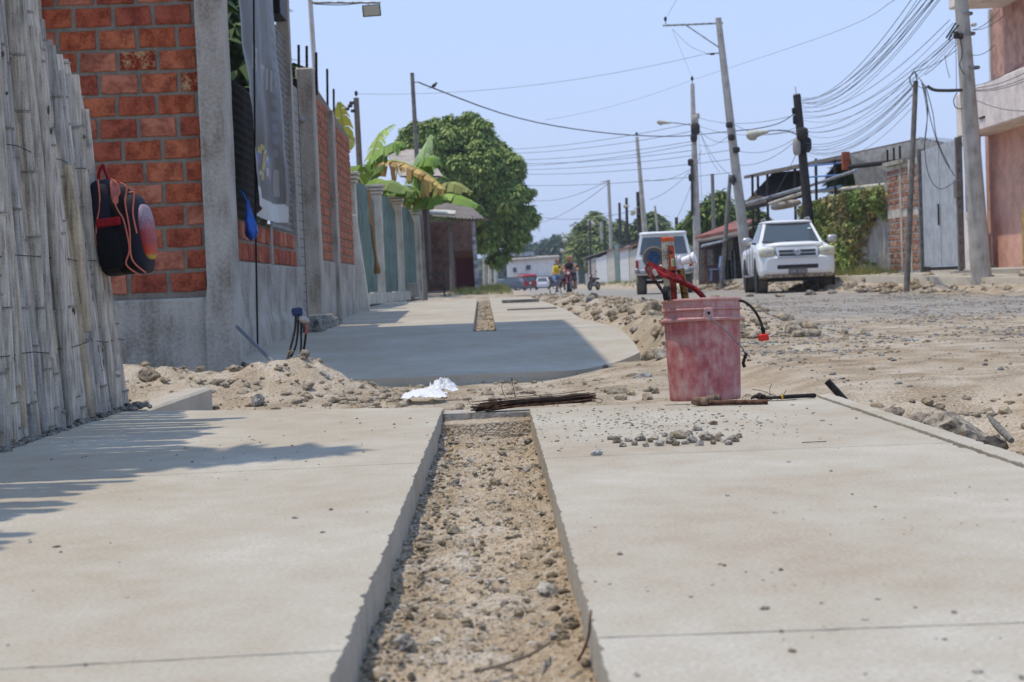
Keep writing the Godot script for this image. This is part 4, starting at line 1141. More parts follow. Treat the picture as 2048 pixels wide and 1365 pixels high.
# ---------------------------------------------------------------- bucket, tools and litter near the slab's end
func make_bucket() -> void:
	var o := at(1411, 803, 5.69)
	o.y = -0.016
	var b := thing("bucket", "faded red plastic bucket smeared with grey cement, full of tools", "bucket", o)
	b.rotation = V(-0.055, 0, 0)
	# red plastic worn and smeared with dried cement, in vertical scrapes
	var s1 := stretched(512, 0.03, 31, 1, 4); var s2 := noise_bytes(512, 0.012, 32, 4); var s3 := noise_bytes(512, 0.09, 33, 3)
	var t := tex_of(512, [[s2, 0.65], [s1, 0.5], [s3, 0.25]], ramp([[0, Color(0.58, 0.27, 0.28)], [0.33, Color(0.65, 0.37, 0.37)], [0.5, Color(0.70, 0.46, 0.45)], [0.64, Color(0.72, 0.53, 0.51)], [0.78, Color(0.73, 0.6, 0.57)], [1, Color(0.75, 0.68, 0.64)]]))
	var m := mat(Color(1, 1, 1), 0.62, t, 0.42, T.fine, 0.04)
	m.uv1_world_triplanar = false
	var t2 := tex_of(512, [[s2, 0.6], [s1, 0.5], [s3, 0.4]], ramp([[0, Color(0.62, 0.36, 0.36)], [0.4, Color(0.70, 0.49, 0.47)], [0.62, Color(0.72, 0.57, 0.54)], [1, Color(0.74, 0.66, 0.62)]]))
	var m2 := mat(Color(1, 1, 1), 0.7, t2, 0.35, T.fine, 0.05); m2.uv1_world_triplanar = false
	var g := G.new()
	g.lathe([Vector2(0.0, 0.004), Vector2(0.128, 0.004), Vector2(0.129, 0.0), Vector2(0.133, 0.004), Vector2(0.1345, 0.012), Vector2(0.144, 0.302)], 72); part(g, "body", m, b)
	g = G.new()
	g.lathe([Vector2(0.144, 0.302), Vector2(0.156, 0.297), Vector2(0.162, 0.299), Vector2(0.163, 0.306), Vector2(0.150, 0.311), Vector2(0.1445, 0.314), Vector2(0.1445, 0.338), Vector2(0.151, 0.339), Vector2(0.1525, 0.342), Vector2(0.151, 0.345), Vector2(0.1455, 0.347), Vector2(0.146, 0.371), Vector2(0.151, 0.373), Vector2(0.153, 0.378), Vector2(0.151, 0.383), Vector2(0.146, 0.384), Vector2(0.142, 0.38), Vector2(0.141, 0.30)], 72); part(g, "rim", m2, b)
	g = G.new(); g.lathe([Vector2(0.141, 0.30), Vector2(0.131, 0.012), Vector2(0.0, 0.012)], 48); part(g, "lining", m2, b)
	# ear of the handle, in front
	var ear := V(0.004, 0.323, 0.146)
	g = G.new()
	var rows: Array = []
	for z in [[0.0, 1.0], [0.009, 1.0], [0.013, 0.85]]:
		var ring := PackedVector3Array()
		for c in [[-0.021, -0.022], [0.021, -0.022], [0.0165, 0.02], [0.012, 0.023], [-0.012, 0.023], [-0.0165, 0.02]]: ring.append(ear + V(c[0] * z[1], c[1] * z[1], z[0]))
		rows.append(ring)
	g.loft(rows); part(g, "handle_ear", m2, b)
	g = G.new(); g.lathe([Vector2(0.0065, -0.001), Vector2(0.0065, 0.002), Vector2(0.0, 0.002)], 12, ear + V(0, 0.002, 0.0135), Basis.from_euler(V(PI / 2, 0, 0))); part(g, "ear_hole", S.black, b)
	# wire handle hanging down to the right, with its bent grip
	var k := func(px, py, d): return b.transform.affine_inverse() * at(px, py, d)
	g = G.new(); g.tube(path([k.call(1409, 621, 5.525), k.call(1422, 637, 5.515), k.call(1445, 655, 5.52), k.call(1468, 678, 5.545), k.call(1486, 698, 5.58), k.call(1491, 712, 5.6)], 6), 0.0026, 7); part(g, "handle_wire", S.steel, b)
	g = G.new(); g.tube(path([k.call(1493, 708, 5.6), k.call(1490, 716, 5.6), k.call(1487, 727, 5.6), k.call(1490, 735, 5.6)], 5), [0.005, 0.006, 0.0065, 0.006, 0.0065, 0.006, 0.0058, 0.0065, 0.006, 0.0062, 0.0065, 0.006, 0.006, 0.0065, 0.006, 0.0055], 8); part(g, "handle_grip", S.rustdark, b)
	for q in [[1486, 712, 1494, 716], [1489, 704, 1495, 709]]:
		g = G.new(); g.rod(k.call(q[0], q[1], 5.595), k.call(q[2], q[3], 5.595), 0.002); part(g, "tie_wire", S.rustdark, b)

	# spirit level standing in the bucket
	var orange := mat(lin(0.62, 0.10, 0.02), 0.5, T.mottle, 0.1); var dusty := mat(lin(0.46, 0.42, 0.33), 0.8, T.blotch, 0.2)
	var dull := mat(lin(0.22, 0.2, 0.17), 0.7, T.blotch, 0.2)
	var top := at(1335.5, 481, 5.72); var foot := at(1353, 785, 5.72)
	var lv := thing("spirit_level", "dusty orange and grey spirit level standing in the bucket", "level", foot)
	var up := (top - foot).normalized(); var bs := Basis(V(1, 0, 0), Vector3.UP, V(0, 0, 1))
	var rx := up.cross(V(0, 0, 1)).normalized()
	bs = Basis(rx, up, rx.cross(up)) * Basis.from_euler(V(0, -0.72, 0))
	var len_ := (top - foot).length()
	g = G.new(); g.box(V(0, len_ * 0.5, 0) , V(0.026, len_, 0.052), Basis.IDENTITY, 0.002)
	var body := part(g, "frame", dusty, lv); body.basis = bs
	var sub := func(gg: G, called: String, mm: Material) -> void:
		var oo := part(gg, called, mm, lv); oo.basis = bs
	g = G.new(); g.box(V(0, len_ + 0.003, 0), V(0.029, 0.02, 0.055), Basis.IDENTITY, 0.004); sub.call(g, "end_cap", orange)
	g = G.new(); g.box(V(0.0135, len_ * 0.5 - 0.005, 0.0), V(0.003, len_ - 0.03, 0.036), Basis.IDENTITY, 0.001); sub.call(g, "web", mat(lin(0.45, 0.06, 0.025), 0.6, T.blotch, 0.2))
	g = G.new(); g.box(V(0.0145, len_ - 0.085, 0.0), V(0.006, 0.062, 0.034), Basis.IDENTITY, 0.002); sub.call(g, "vial_holder", orange)
	g = G.new(); g.box(V(0.0172, len_ - 0.085, 0.0), V(0.003, 0.03, 0.02), Basis.IDENTITY, 0.001); sub.call(g, "vial_window", mat(lin(0.6, 0.56, 0.45), 0.3))
	g = G.new(); g.rod(V(0.0185, len_ - 0.095, 0), V(0.0185, len_ - 0.075, 0), 0.005); sub.call(g, "vial", mat(lin(0.35, 0.42, 0.1), 0.15))
	for q in [-0.05, -0.12]:
		g = G.new(); g.lathe([Vector2(0.0, 0.001), Vector2(0.003, 0.001), Vector2(0.003, -0.001)], 8, V(0.0178, len_ + q - 0.0, 0), Basis.from_euler(V(0, 0, -PI / 2))); sub.call(g, "screw", S.black)

	# red hacksaw, blade into the bucket
	var sp := at(1330, 565, 5.665)
	var hs := thing("hacksaw", "worn red hacksaw stuck blade down into the bucket", "hacksaw", sp)
	var red := mat(lin(0.42, 0.028, 0.03), 0.5, T.blotch, 0.13)
	var rel := func(px, py, d): return at(px, py, d) - sp
	g = G.new(); g.tube(path([rel.call(1304, 540, 5.670), rel.call(1330, 551, 5.665), rel.call(1352, 559, 5.655), rel.call(1378, 571, 5.665), rel.call(1396, 583, 5.685), rel.call(1412, 604, 5.69), rel.call(1425, 650, 5.70)], 6), 0.0105, 12); part(g, "frame_tube", red, hs)
	g = G.new()
	rows = []
	for q in [[1297, 527, 0.008], [1315, 535, 0.009], [1335, 545, 0.009], [1350, 552, 0.008], [1362, 553, 0.0075], [1369, 560, 0.007], [1372, 567, 0.005]]:
		var c: Vector3 = rel.call(q[0], q[1], 5.52)
		rows.append(PackedVector3Array([c + V(0, q[2], -0.003), c + V(0, q[2], 0.003), c + V(0, -q[2], 0.003), c + V(0, -q[2], -0.003)]))
	g.loft(rows); part(g, "grip_strap", red, hs)
	g = G.new()
	rows = []
	for q in [[1297, 524, 0.003], [1295, 538, 0.011], [1302, 552, 0.009], [1310, 562, 0.006]]:
		var c: Vector3 = rel.call(q[0], q[1], 5.525)
		rows.append(PackedVector3Array([c + V(-q[2], 0, -0.006), c + V(q[2], 0.003, -0.006), c + V(q[2], 0.003, 0.006), c + V(-q[2], 0, 0.006)]))
	g.loft(rows); part(g, "nose", mat(lin(0.32, 0.09, 0.07), 0.7, T.blotch, 0.08), hs)
	g = G.new(); g.box(rel.call(1310, 546, 5.637), V(0.014, 0.026, 0.012), Basis.from_euler(V(0, 0, 0.5)), 0.002); part(g, "tension_block", mat(lin(0.5, 0.45, 0.4), 0.7), hs)
	g = G.new(); g.lathe([Vector2(0.0, 0.002), Vector2(0.0045, 0.002), Vector2(0.0045, -0.002)], 10, rel.call(1301.5, 532, 5.633), Basis.from_euler(V(PI / 2, 0, 0))); part(g, "rivet", S.steel, hs)
	g = G.new(); g.tube(path([rel.call(1307, 558, 5.645), rel.call(1312, 563, 5.645), rel.call(1309, 567, 5.645)], 3), 0.006, 7); part(g, "wing_nut", S.rustdark, hs)
	var bp0: Vector3 = rel.call(1311, 562, 5.655); var bp1: Vector3 = rel.call(1345, 612, 5.685)
	var bd := (bp1 - bp0).normalized(); var bn := bd.cross(V(0, 0, 1)).normalized()
	g = G.new()
	g.loft([PackedVector3Array([bp0 - bn * 0.006 - V(0, 0, 0.0008), bp0 + bn * 0.006 - V(0, 0, 0.0008), bp0 + bn * 0.006 + V(0, 0, 0.0008), bp0 - bn * 0.006 + V(0, 0, 0.0008)]), PackedVector3Array([bp1 - bn * 0.006 - V(0, 0, 0.0008), bp1 + bn * 0.006 - V(0, 0, 0.0008), bp1 + bn * 0.006 + V(0, 0, 0.0008), bp1 - bn * 0.006 + V(0, 0, 0.0008)])])
	part(g, "blade", mat(lin(0.16, 0.14, 0.12), 0.5, T.blotch, 0.05, null, 0, 0.5), hs)
	g = G.new(); g.rod(rel.call(1314, 562, 5.645), rel.call(1324, 561, 5.645), 0.0025); part(g, "pin", S.white, hs)

	# coil of black cable resting inside the rim
	sp = at(1333, 585, 5.62)
	var coil := thing("tape_roll", "small black tape roll sticking up at the bucket rim", "tape roll", sp)
	g = G.new(); g.lathe([Vector2(0.024, -0.009), Vector2(0.027, -0.009), Vector2(0.027, 0.009), Vector2(0.024, 0.009), Vector2(0.013, 0.009), Vector2(0.013, -0.009), Vector2(0.024, -0.009)], 24, V(0, -0.004, 0), Basis.from_euler(V(PI / 2, 1.25, 0, ))); part(g, "tape", S.rubber, coil)
	g = G.new(); g.lathe([Vector2(0.013, -0.01), Vector2(0.013, 0.01), Vector2(0.010, 0.01), Vector2(0.010, -0.01)], 20, V(0, -0.004, 0), Basis.from_euler(V(PI / 2, 1.25, 0))); part(g, "core", S.wood_grey, coil)

	# brass tube with white plastic elbow and cup
	sp = at(1368, 590, 5.72)
	var pv := thing("brass_pipe", "brass tube with white plastic elbow and cup standing in the bucket", "pipe", sp)
	rel = func(px, py, d): return at(px, py, d) - sp
	var brass := mat(lin(0.34, 0.20, 0.06), 0.4, T.blotch, 0.2, null, 0, 0.6); var pvc := mat(lin(0.7, 0.7, 0.72), 0.35, T.mottle, 0.2)
	g = G.new(); g.rod(rel.call(1384, 680, 5.72), rel.call(1361, 535, 5.72), 0.0145, -1, 18); part(g, "tube", brass, pv)
	g = G.new(); g.tube(path([rel.call(1361, 538, 5.72), rel.call(1358, 528, 5.72), rel.call(1358, 521, 5.715), rel.call(1364, 518, 5.71)], 5), 0.0165, 18); part(g, "elbow", pvc, pv)
	g = G.new()
	var ca: Vector3 = rel.call(1363, 524, 5.71); var cb: Vector3 = rel.call(1391, 515, 5.69)
	g.tube(PackedVector3Array([ca, ca.lerp(cb, 0.85), ca.lerp(cb, 0.86), cb]), [0.0125, 0.0195, 0.0225, 0.0225], 24); part(g, "cup", mat(lin(0.8, 0.79, 0.77), 0.4), pv)
	g = G.new(); g.lathe([Vector2(0.019, 0.0), Vector2(0.019, -0.02), Vector2(0.0, -0.02)], 20, cb + (cb - ca).normalized() * 0.0008, Basis(Quaternion(Vector3.UP, (cb - ca).normalized()))); part(g, "cup_mouth", mat(lin(0.45, 0.44, 0.43), 0.6), pv)
	g = G.new(); g.pillow(rel.call(1322, 533, 5.74), V(0.006, 0.007, 0.006), 1, 1, Basis.IDENTITY, 10, 6); part(g, "cap", S.white, pv)

	# black cable over the rim with its red plug
	sp = at(1482, 600, 5.66)
	var cb_ := thing("power_lead", "black lead curving out of the bucket to a red plug", "cable", sp)
	rel = func(px, py, d): return at(px, py, d) - sp
	g = G.new(); g.tube(path([rel.call(1455, 640, 5.70), rel.call(1466, 606, 5.68), rel.call(1482, 602, 5.66), rel.call(1497, 609, 5.64), rel.call(1511, 624, 5.62), rel.call(1521, 642, 5.61), rel.call(1526, 658, 5.6)], 6), 0.0052, 9); part(g, "lead", S.rubber, cb_)
	g = G.new(); g.tube(PackedVector3Array([rel.call(1525.5, 655, 5.6), rel.call(1526.5, 660, 5.6), rel.call(1527.5, 668, 5.6)]), [0.006, 0.0085, 0.0065], 10); part(g, "collar", S.rubber, cb_)
	g = G.new(); g.box(rel.call(1527.5, 675, 5.6), V(0.038, 0.026, 0.024), Basis.from_euler(V(0, 0.3, 0.06)), 0.004); part(g, "plug", mat(lin(0.62, 0.035, 0.02), 0.45), cb_)
	g = G.new(); g.rod(rel.call(1538, 673, 5.59), rel.call(1553, 666, 5.58), 0.0022); part(g, "pin", S.white, cb_)

func make_tools() -> void:
	# rusty rebar key with two sockets
	var p := at(1460, 812, 5.22); p.y = 0.009
	var r := thing("rebar_key", "rusty bending key made of ribbed bar lying on the slab before the bucket", "tool", p)
	var g := G.new()
	var a := V(-0.085, 0.002, -0.015); var b := V(0.128, 0.0, 0.03)
	g.rod(a, b, 0.0085, -1, 12); part(g, "bar", S.rust, r)
	for k in 17:
		g = G.new()
		var c := a.lerp(b, 0.22 + 0.75 * k / 16.0)
		var ax := (b - a).normalized()
		g.tube(PackedVector3Array([c - ax * 0.0018 + V(0, 0.0006, 0), c + ax * 0.0018]), 0.0097, 10); part(g, "rib", S.rust, r)
	g = G.new(); g.tube(path([V(-0.125, 0.012, -0.03), V(-0.105, 0.008, -0.02), V(-0.075, 0.006, -0.01)], 4), 0.0155, 12); part(g, "socket", mat(lin(0.32, 0.2, 0.14), 0.9, T.blotch, 0.09, T.fine, 0.1), r)
	g = G.new(); g.tube(path([V(-0.09, 0.01, -0.02), V(-0.065, 0.014, -0.03), V(-0.03, 0.017, -0.028)], 4), 0.0125, 12); part(g, "socket", mat(lin(0.36, 0.25, 0.17), 0.9, T.blotch, 0.09, T.fine, 0.1), r)
	g = G.new(); g.rod(V(-0.031, 0.017, -0.028), V(-0.0285, 0.0172, -0.028), 0.0085); part(g, "socket_mouth", S.black, r)
	# hammer
	p = at(1575, 801, 5.36); p.y = 0.010
	var h := thing("hammer", "hammer with black handle and yellow ring lying on the slab", "hammer", p)
	g = G.new(); g.tube(path([V(-0.03, 0.0, 0.012), V(0.02, 0.001, 0.006), V(0.07, 0.001, 0.0), V(0.105, 0.0, -0.005)], 4), [0.0065, 0.007, 0.0078, 0.008, 0.008, 0.0078, 0.0076, 0.0074, 0.0078, 0.0082, 0.0088, 0.0086, 0.005], 10); part(g, "handle", S.rubber, h)
	g = G.new(); g.rod(V(-0.026, 0.0003, 0.0115), V(-0.018, 0.0005, 0.0105), 0.0082); part(g, "ring", mat(lin(0.6, 0.36, 0.02), 0.5), h)
	g = G.new(); g.rod(V(-0.09, 0.0, 0.02), V(-0.028, 0.0, 0.012), 0.0055); part(g, "shaft", S.rustdark, h)
	g = G.new(); g.tube(PackedVector3Array([V(-0.094, 0.004, -0.03), V(-0.094, 0.004, -0.012), V(-0.094, 0.003, 0.02), V(-0.094, 0.003, 0.045)]), [0.013, 0.0105, 0.0105, 0.0125], 12); part(g, "head", S.rustdark, h)
	g = G.new(); g.tube(path([V(-0.094, 0.003, 0.0), V(-0.115, 0.006, -0.002), V(-0.13, -0.002, -0.006)], 4), [0.011, 0.010, 0.009, 0.008, 0.007, 0.006, 0.005, 0.004, 0.003], 8); part(g, "claw", S.rustdark, h)
	# loose tying wire round the hammer
	for q in [[[1402, 806], [1450, 812], [1500, 806], [1545, 800]], [[1530, 798], [1545, 788], [1556, 800], [1540, 806], [1528, 800]], [[1542, 800], [1540, 780], [1544, 768]], [[1560, 798], [1568, 790], [1573, 780]], [[1505, 779], [1530, 784], [1556, 797]], [[1330, 812], [1372, 814], [1400, 812]], [[1500, 806], [1550, 812], [1594, 809]], [[1438, 798], [1460, 806], [1500, 804], [1530, 800]], [[1655, 926], [1628, 929], [1606, 930]]]:
		var line: Array = []
		for z in q:
			var w := at(z[0], z[1], 5.3 if z[1] < 900 else 3.95)
			line.append(V(w.x, maxf(w.y, 0.003), w.z))
		g = G.new(); g.tube(path(line, 5), 0.0011, 5)
		tag(part(g, "tying_wire", S.rustdark), "stray bit of thin tying wire lying on the right-hand slab", "wire", "bits of tying wire on the slab")
	# bundle of annealed wire across the trench end
	var c := at(1075, 806, 5.5); c.y = 0.016
	var wb := thing("wire_bundle", "rust-brown bundle of straight tying wires lying across the trench end", "wire bundle", c)
	for k in 130:
		var o := Vector2(rng.randfn(), rng.randfn()) * 0.5
		var y := clampf(o.y * 0.016, -0.014, 0.032); var z := clampf(o.x * 0.028, -0.06, 0.06)
		var x0 := -0.2 + rr(-0.05, 0.05); var x1 := 0.2 + rr(-0.03, 0.02)
		g = G.new()
		g.tube(path([V(x0, y - 0.010 + rr(-0.008, 0.006), z + rr(-0.02, 0.02) + 0.01), V(-0.06, y, z), V(0.08, y + 0.004, z * 0.9), V(x1, y + 0.008 + rr(-0.004, 0.006), z * 0.9 - 0.02)], 3), 0.0013, 4)
		part(g, "wire", S.rust if k % 3 == 0 else S.rustdark, wb)
	var rel := func(px, py, d): return at(px, py, d) - c
	for q in [[[1012, 797], [1005, 782], [1004, 770], [1012, 764], [1022, 766], [1024, 755], [1025, 768], [1029, 785], [1030, 797]], [[1030, 795], [1036, 787], [1055, 785], [1075, 792]], [[950, 815], [940, 808], [936, 800], [938, 797]], [[1190, 797], [1205, 800], [1200, 806], [1190, 803]], [[975, 802], [985, 798], [1010, 800]]]:
		var line: Array = []
		for z in q: line.append(rel.call(z[0], z[1], 5.5))
		g = G.new(); g.tube(path(line, 4), 0.0011, 5); part(g, "loose_wire", S.rustdark, wb)
	# wire poking out of the strip
	g = G.new(); g.tube(path([on(1156, 1322, -0.07), on(1168, 1300, -0.05), on(1178, 1270, -0.02), on(1180, 1245, 0.0), on(1182, 1222, 0.012)], 5), 0.002, 6)
	tag(part(g, "bent_wire", S.rust), "bent rusty wire sticking out of the strip beside the slab", "wire")
	g = G.new(); g.tube(path([on(960, 1342, -0.06), on(1010, 1328, -0.062), on(1060, 1310, -0.06), on(1100, 1285, -0.058)], 5), 0.0022, 6)
	tag(part(g, "twig", S.wood), "thin brown twig lying in the earth of the strip", "twig")
	# black pipe stub leaning behind the kerb
	g = G.new()
	var p0 := at(1700, 812, 5.62); var p1 := at(1655, 763, 5.62)
	g.tube(PackedVector3Array([p0, p1, p1 + (p0 - p1).normalized() * 0.004]), [0.0135, 0.0135, 0.010], 14)
	tag(part(g, "pipe_stub", mat(lin(0.05, 0.038, 0.032), 0.6, T.blotch, 0.1)), "dark pipe stub sticking up from the dirt beside the kerb strip", "pipe")
	# split stick by the boulder
	g = G.new()
	g.tube(path([at(1979, 834, 5.05), at(2000, 858, 4.95), at(2024, 882, 4.85)], 4), [0.006, 0.009, 0.011, 0.012, 0.012, 0.012, 0.011, 0.011, 0.010], 7)
	tag(part(g, "stick", S.wood_grey), "split grey stick lying in the dirt by the boulder", "stick")
	# crumpled white plastic
	var q0 := on(862, 790, -0.1)
	var bag := thing("plastic_litter", "crumpled white plastic bag lying on the dirt by the earth heap", "plastic bag", q0)
	var white := mat(lin(0.74, 0.74, 0.73), 0.4); white.backlight_enabled = true; white.backlight = Color(0.4, 0.4, 0.4); white.cull_mode = BaseMaterial3D.CULL_DISABLED
	for s in [[V(-0.03, 0.0, 0.1), 0.11, 0.03, 0.13, 1], [V(0.06, 0.012, -0.05), 0.075, 0.05, 0.06, 2]]:
		g = G.new()
		var rows: Array = []
		for i in 22:
			var row := PackedVector3Array()
			for j in 22:
				var u := i / 21.0 * 2.0 - 1.0; var v := j / 21.0 * 2.0 - 1.0
				var e := maxf(0.0, 1.0 - u * u * 0.7 - v * v * 0.7)
				var n := absf(N1.get_noise_2d(u * 9.0 + s[4] * 20, v * 9.0)) + 0.6 * absf(N1.get_noise_2d(u * 26.0, v * 26.0 + s[4]))
				row.append(s[0] + V(v * s[1] * (1.0 + 0.25 * N1.get_noise_2d(u * 6.0, 5.0)), s[2] * (e * 0.5 + n * 1.1) * (0.3 + e), -u * s[3] * (1.0 + 0.25 * N1.get_noise_2d(9.0, v * 6.0))))
			rows.append(row)
		g.sheet(rows, true); part(g, "film", white, bag)

# ---------------------------------------------------------------- left side beyond the brick house
func make_left_row() -> void:
	var g := G.new()
	# second brick wall with its pier
	var w := thing("brick_wall", "tall orange brick wall between concrete pier and posts on a plastered base", "wall", V(-2.4, 0.05, -18.5))
	var o := -w.position
	var top := func(d): return lerpf(3.12, 2.86, (d - 18.3) / 5.0)
	g = G.new(); g.box(V(-2.19, 1.5, -18.4) + o, V(0.215, 3.36, 0.24), Basis.IDENTITY, 0.02); part(g, "pier", S.concrete, w)
	g = G.new(); g.box(V(-2.2, 0.4, -21.0) + o, V(0.16, 0.9, 5.0), Basis.IDENTITY, 0.01); part(g, "plastered_base", S.concrete, w)
	var core := G.new()
	core.loft([PackedVector3Array([V(-2.26, 0.84, -18.5) + o, V(-2.16, 0.84, -18.5) + o, V(-2.16, top.call(18.5), -18.5) + o, V(-2.26, top.call(18.5), -18.5) + o]), PackedVector3Array([V(-2.26, 0.84, -23.4) + o, V(-2.16, 0.84, -23.4) + o, V(-2.16, top.call(23.4), -23.4) + o, V(-2.26, top.call(23.4), -23.4) + o])])
	var cm := part(core, "masonry", S.joint, w)
	var meshes := {}
	var y := 0.92
	var n := 0
	while y < 3.0:
		for seg in [[18.55, 20.25], [20.55, 23.4]]:
			if y + 0.09 < top.call(seg[1]) + 0.03:
				course(cm, seg[0], seg[1], y, 0.115, 0.36, 0.18 * (n % 2), 0.024, func(u, v): return Transform3D(Basis.from_euler(V(0, PI / 2, 0)), V(-2.162, v, -u) + o), S.brick2, meshes, 0.3)
		y += 0.115; n += 1
	g = G.new(); g.box(V(-2.15, 1.45, -20.4) + o, V(0.16, 2.9, 0.26), Basis.IDENTITY, 0.01); part(g, "post", S.concrete, w)
	for q in [[598, 90, 200], [614, 92, 170], [633, 105, 170], [655, 138, 200], [668, 178, 240]]:
		var d := 18.5 if q[0] < 640 else 21.0 if q[0] < 660 else 22.4
		g = G.new(); g.rod(at(q[0], q[2] + 20, d) + o, at(q[0] - 1, q[1], d) + o, 0.014 + 0.004, -1, 6); part(g, "rebar", S.rustdark, w)
	# steel gate in the gap before the pier
	var gt := thing("steel_gate", "narrow grey slatted steel gate between the brick house and the pier", "gate", V(-2.25, 0, -17.2))
	for k in 26:
		g = G.new(); g.box(V(0, 0.2 + k * 0.105, -0.35), V(0.03, 0.098, 0.72)); part(g, "slat", mat(lin(0.26, 0.25, 0.22), 0.7) if k == 0 else gt.get_child(0).material_override, gt)
	g = G.new(); g.box(V(-0.02, 1.5, -0.78), V(0.06, 3.0, 0.08)); part(g, "gate_post", S.black, gt)
	g = G.new(); g.rod(V(0, 2.55, -0.9), V(0.02, 2.55, -1.25), 0.04); part(g, "hinge_tube", S.galv, gt)
	# rough step below the pier
	g = G.new()
	var rows: Array = []
	for k in 16:
		var d := lerpf(16.4, 18.9, k / 15.0)
		var e := 0.05 * N1.get_noise_2d(d * 6.0, 2.0)
		rows.append(PackedVector3Array([V(-1.9 + e, -0.1, -d), V(-1.92 + e, 0.12 + e, -d), V(-1.96, 0.17 + e, -d), V(-2.3, 0.18, -d), V(-2.3, -0.1, -d)]))
	g.loft(rows); var stp := part(g, "threshold_step", S.mortar); tag(stp, "rough concrete step at the foot of the steel gate", "step")
	# floodlight pole
	var fp := thing("floodlight_pole", "white steel pole with floodlight arm rising behind the brick wall", "lamp post", V(-2.5, 0, -21.0))
	o = -fp.position
	g = G.new(); g.rod(at(640, 300, 21.0) + o, at(618, -30, 21.0) + o, 0.036, 0.034, 12); part(g, "pole", S.white, fp)
	g = G.new(); g.rod(at(640.5, 295, 21.0) + o, V(-2.5, 0, -21.0) + o, 0.036, 0.04, 12); part(g, "pole_foot", S.white, fp)
	g = G.new(); g.rod(at(618, 5, 21.0) + o, at(760, 5, 20.6) + o, 0.016); part(g, "arm", S.galv, fp)
	g = G.new(); g.tube(path([at(628, 8, 20.98) + o, at(680, 10, 20.8) + o, at(730, 6, 20.65) + o, at(738, 12, 20.6) + o], 4), 0.007, 5); part(g, "cable", S.cable, fp)
	g = G.new(); g.box(at(743, 21, 20.6) + o, V(0.25, 0.16, 0.05), Basis.from_euler(V(0.25, 0, 0.04)), 0.008); part(g, "lamp_housing", mat(lin(0.12, 0.14, 0.15), 0.5), fp)
	g = G.new(); g.box(at(743, 21.5, 20.56) + o, V(0.215, 0.126, 0.012), Basis.from_euler(V(0.25, 0, 0.04)), 0.002); part(g, "lamp_glass", mat(lin(0.55, 0.53, 0.42), 0.25), fp)

	# fence of white pillars and teal corrugated panels
	var f := thing("pillar_fence", "fence of white square pillars with teal corrugated metal panels", "fence", V(-2.2, 0.2, -25.0))
	o = -f.position
	var pil := [[-2.35, 25.0, 0.26], [-2.2, 29.0, 0.22], [-2.05, 32.9, 0.22], [-1.9, 37.7, 0.24]]
	for i in 4:
		var q = pil[i]
		var base := V(q[0], slab_y(minf(q[1], 30.0)) - 0.05, -q[1])
		var hgt := 2.15
		g = G.new(); g.box(base + V(0, hgt * 0.5, 0) + o, V(q[2], hgt, q[2]), Basis.IDENTITY, 0.012); var pl := part(g, "pillar", S.cream, f)
		for k in 3:
			g = G.new(); g.box(base + V(0, hgt + 0.03 + 0.065 * k, 0) + o, V(q[2] + 0.05 + 0.04 * k, 0.05, q[2] + 0.05 + 0.04 * k), Basis.IDENTITY, 0.006); part(g, "capital_moulding", S.cream, pl)
		if i == 3: continue
		var nx = pil[i + 1]
		var a := V(q[0] - 0.02, 0, -q[1] - 0.2); var b := V(nx[0] - 0.02, 0, -nx[1] + 0.2)
		rows = []
		var m := int(a.distance_to(b) / 0.03)
		for k in m + 1:
			var c := a.lerp(b, float(k) / m) + V(0.012 * sin(k * PI / 2.0), 0, 0)
			var arch := 0.28 * sin(PI * k / m)
			rows.append(PackedVector3Array([c + V(0, 0.42, 0) + o, c + V(0, 1.4, 0) + o, c + V(0, 2.1 + arch, 0) + o]))
		g = G.new(); g.sheet(rows); part(g, "teal_panel", S.teal, f)
		g = G.new(); g.box(a.lerp(b, 0.5) + V(0.0, 0.3, 0) + o, V(0.22, 0.2, a.distance_to(b)), Basis.from_euler(V(0, -atan2(b.x - a.x, -(b.z - a.z)), 0)), 0.01); part(g, "sill", S.cream, f)
		g = G.new(); g.box(a.lerp(b, 0.5) + V(-0.03, 0.1, 0) + o, V(0.14, 0.4, a.distance_to(b)), Basis.from_euler(V(0, -atan2(b.x - a.x, -(b.z - a.z)), 0))); part(g, "dwarf_wall", S.concrete, f)
	# leaning white post and dark planks in the gap before the fence
	var lp := thing("leaning_post", "broken white concrete post leaning beside the pillar fence", "post", at(730, 640, 24.0))
	g = G.new(); g.box(Vector3(-0.05, 0.78, 0), V(0.15, 1.8, 0.12), Basis.from_euler(V(0, 0, 0.1)), 0.01); part(g, "shaft", S.cream, lp)
	for k in 3:
		g = G.new(); g.rod(at(692 + 8 * k, 640, 23.7), at(690 + 4 * k, 440 + 14 * k, 23.9), 0.035, 0.03, 6)
		tag(part(g, "old_plank", S.tarred), "dark weathered plank stacked in the gap beside the brick wall", "plank", "planks beside the brick wall")
	# dry leaf sheath hanging on the teal panel
	g = G.new(); g.tube(path([at(737, 380, 26.5), at(742, 430, 26.4), at(746, 480, 26.3), at(752, 520, 26.2), at(755, 548, 26.2)], 4), [0.02, 0.03, 0.03, 0.025, 0.03, 0.035, 0.03, 0.03, 0.035, 0.035, 0.03, 0.03, 0.03, 0.045, 0.06, 0.07, 0.05], 6)
	tag(part(g, "dry_leaf", mat(lin(0.38, 0.2, 0.08), 0.9, T.wood, 0.3)), "orange-brown dry leaf sheath hanging down the teal panel", "leaf")
	g = G.new(); g.box(at(826, 580, 35.0), V(0.3, 0.32, 0.9), Basis.IDENTITY, 0.02)
	tag(part(g, "concrete_box", S.concrete), "grey concrete box at the foot of the last pillar", "box")

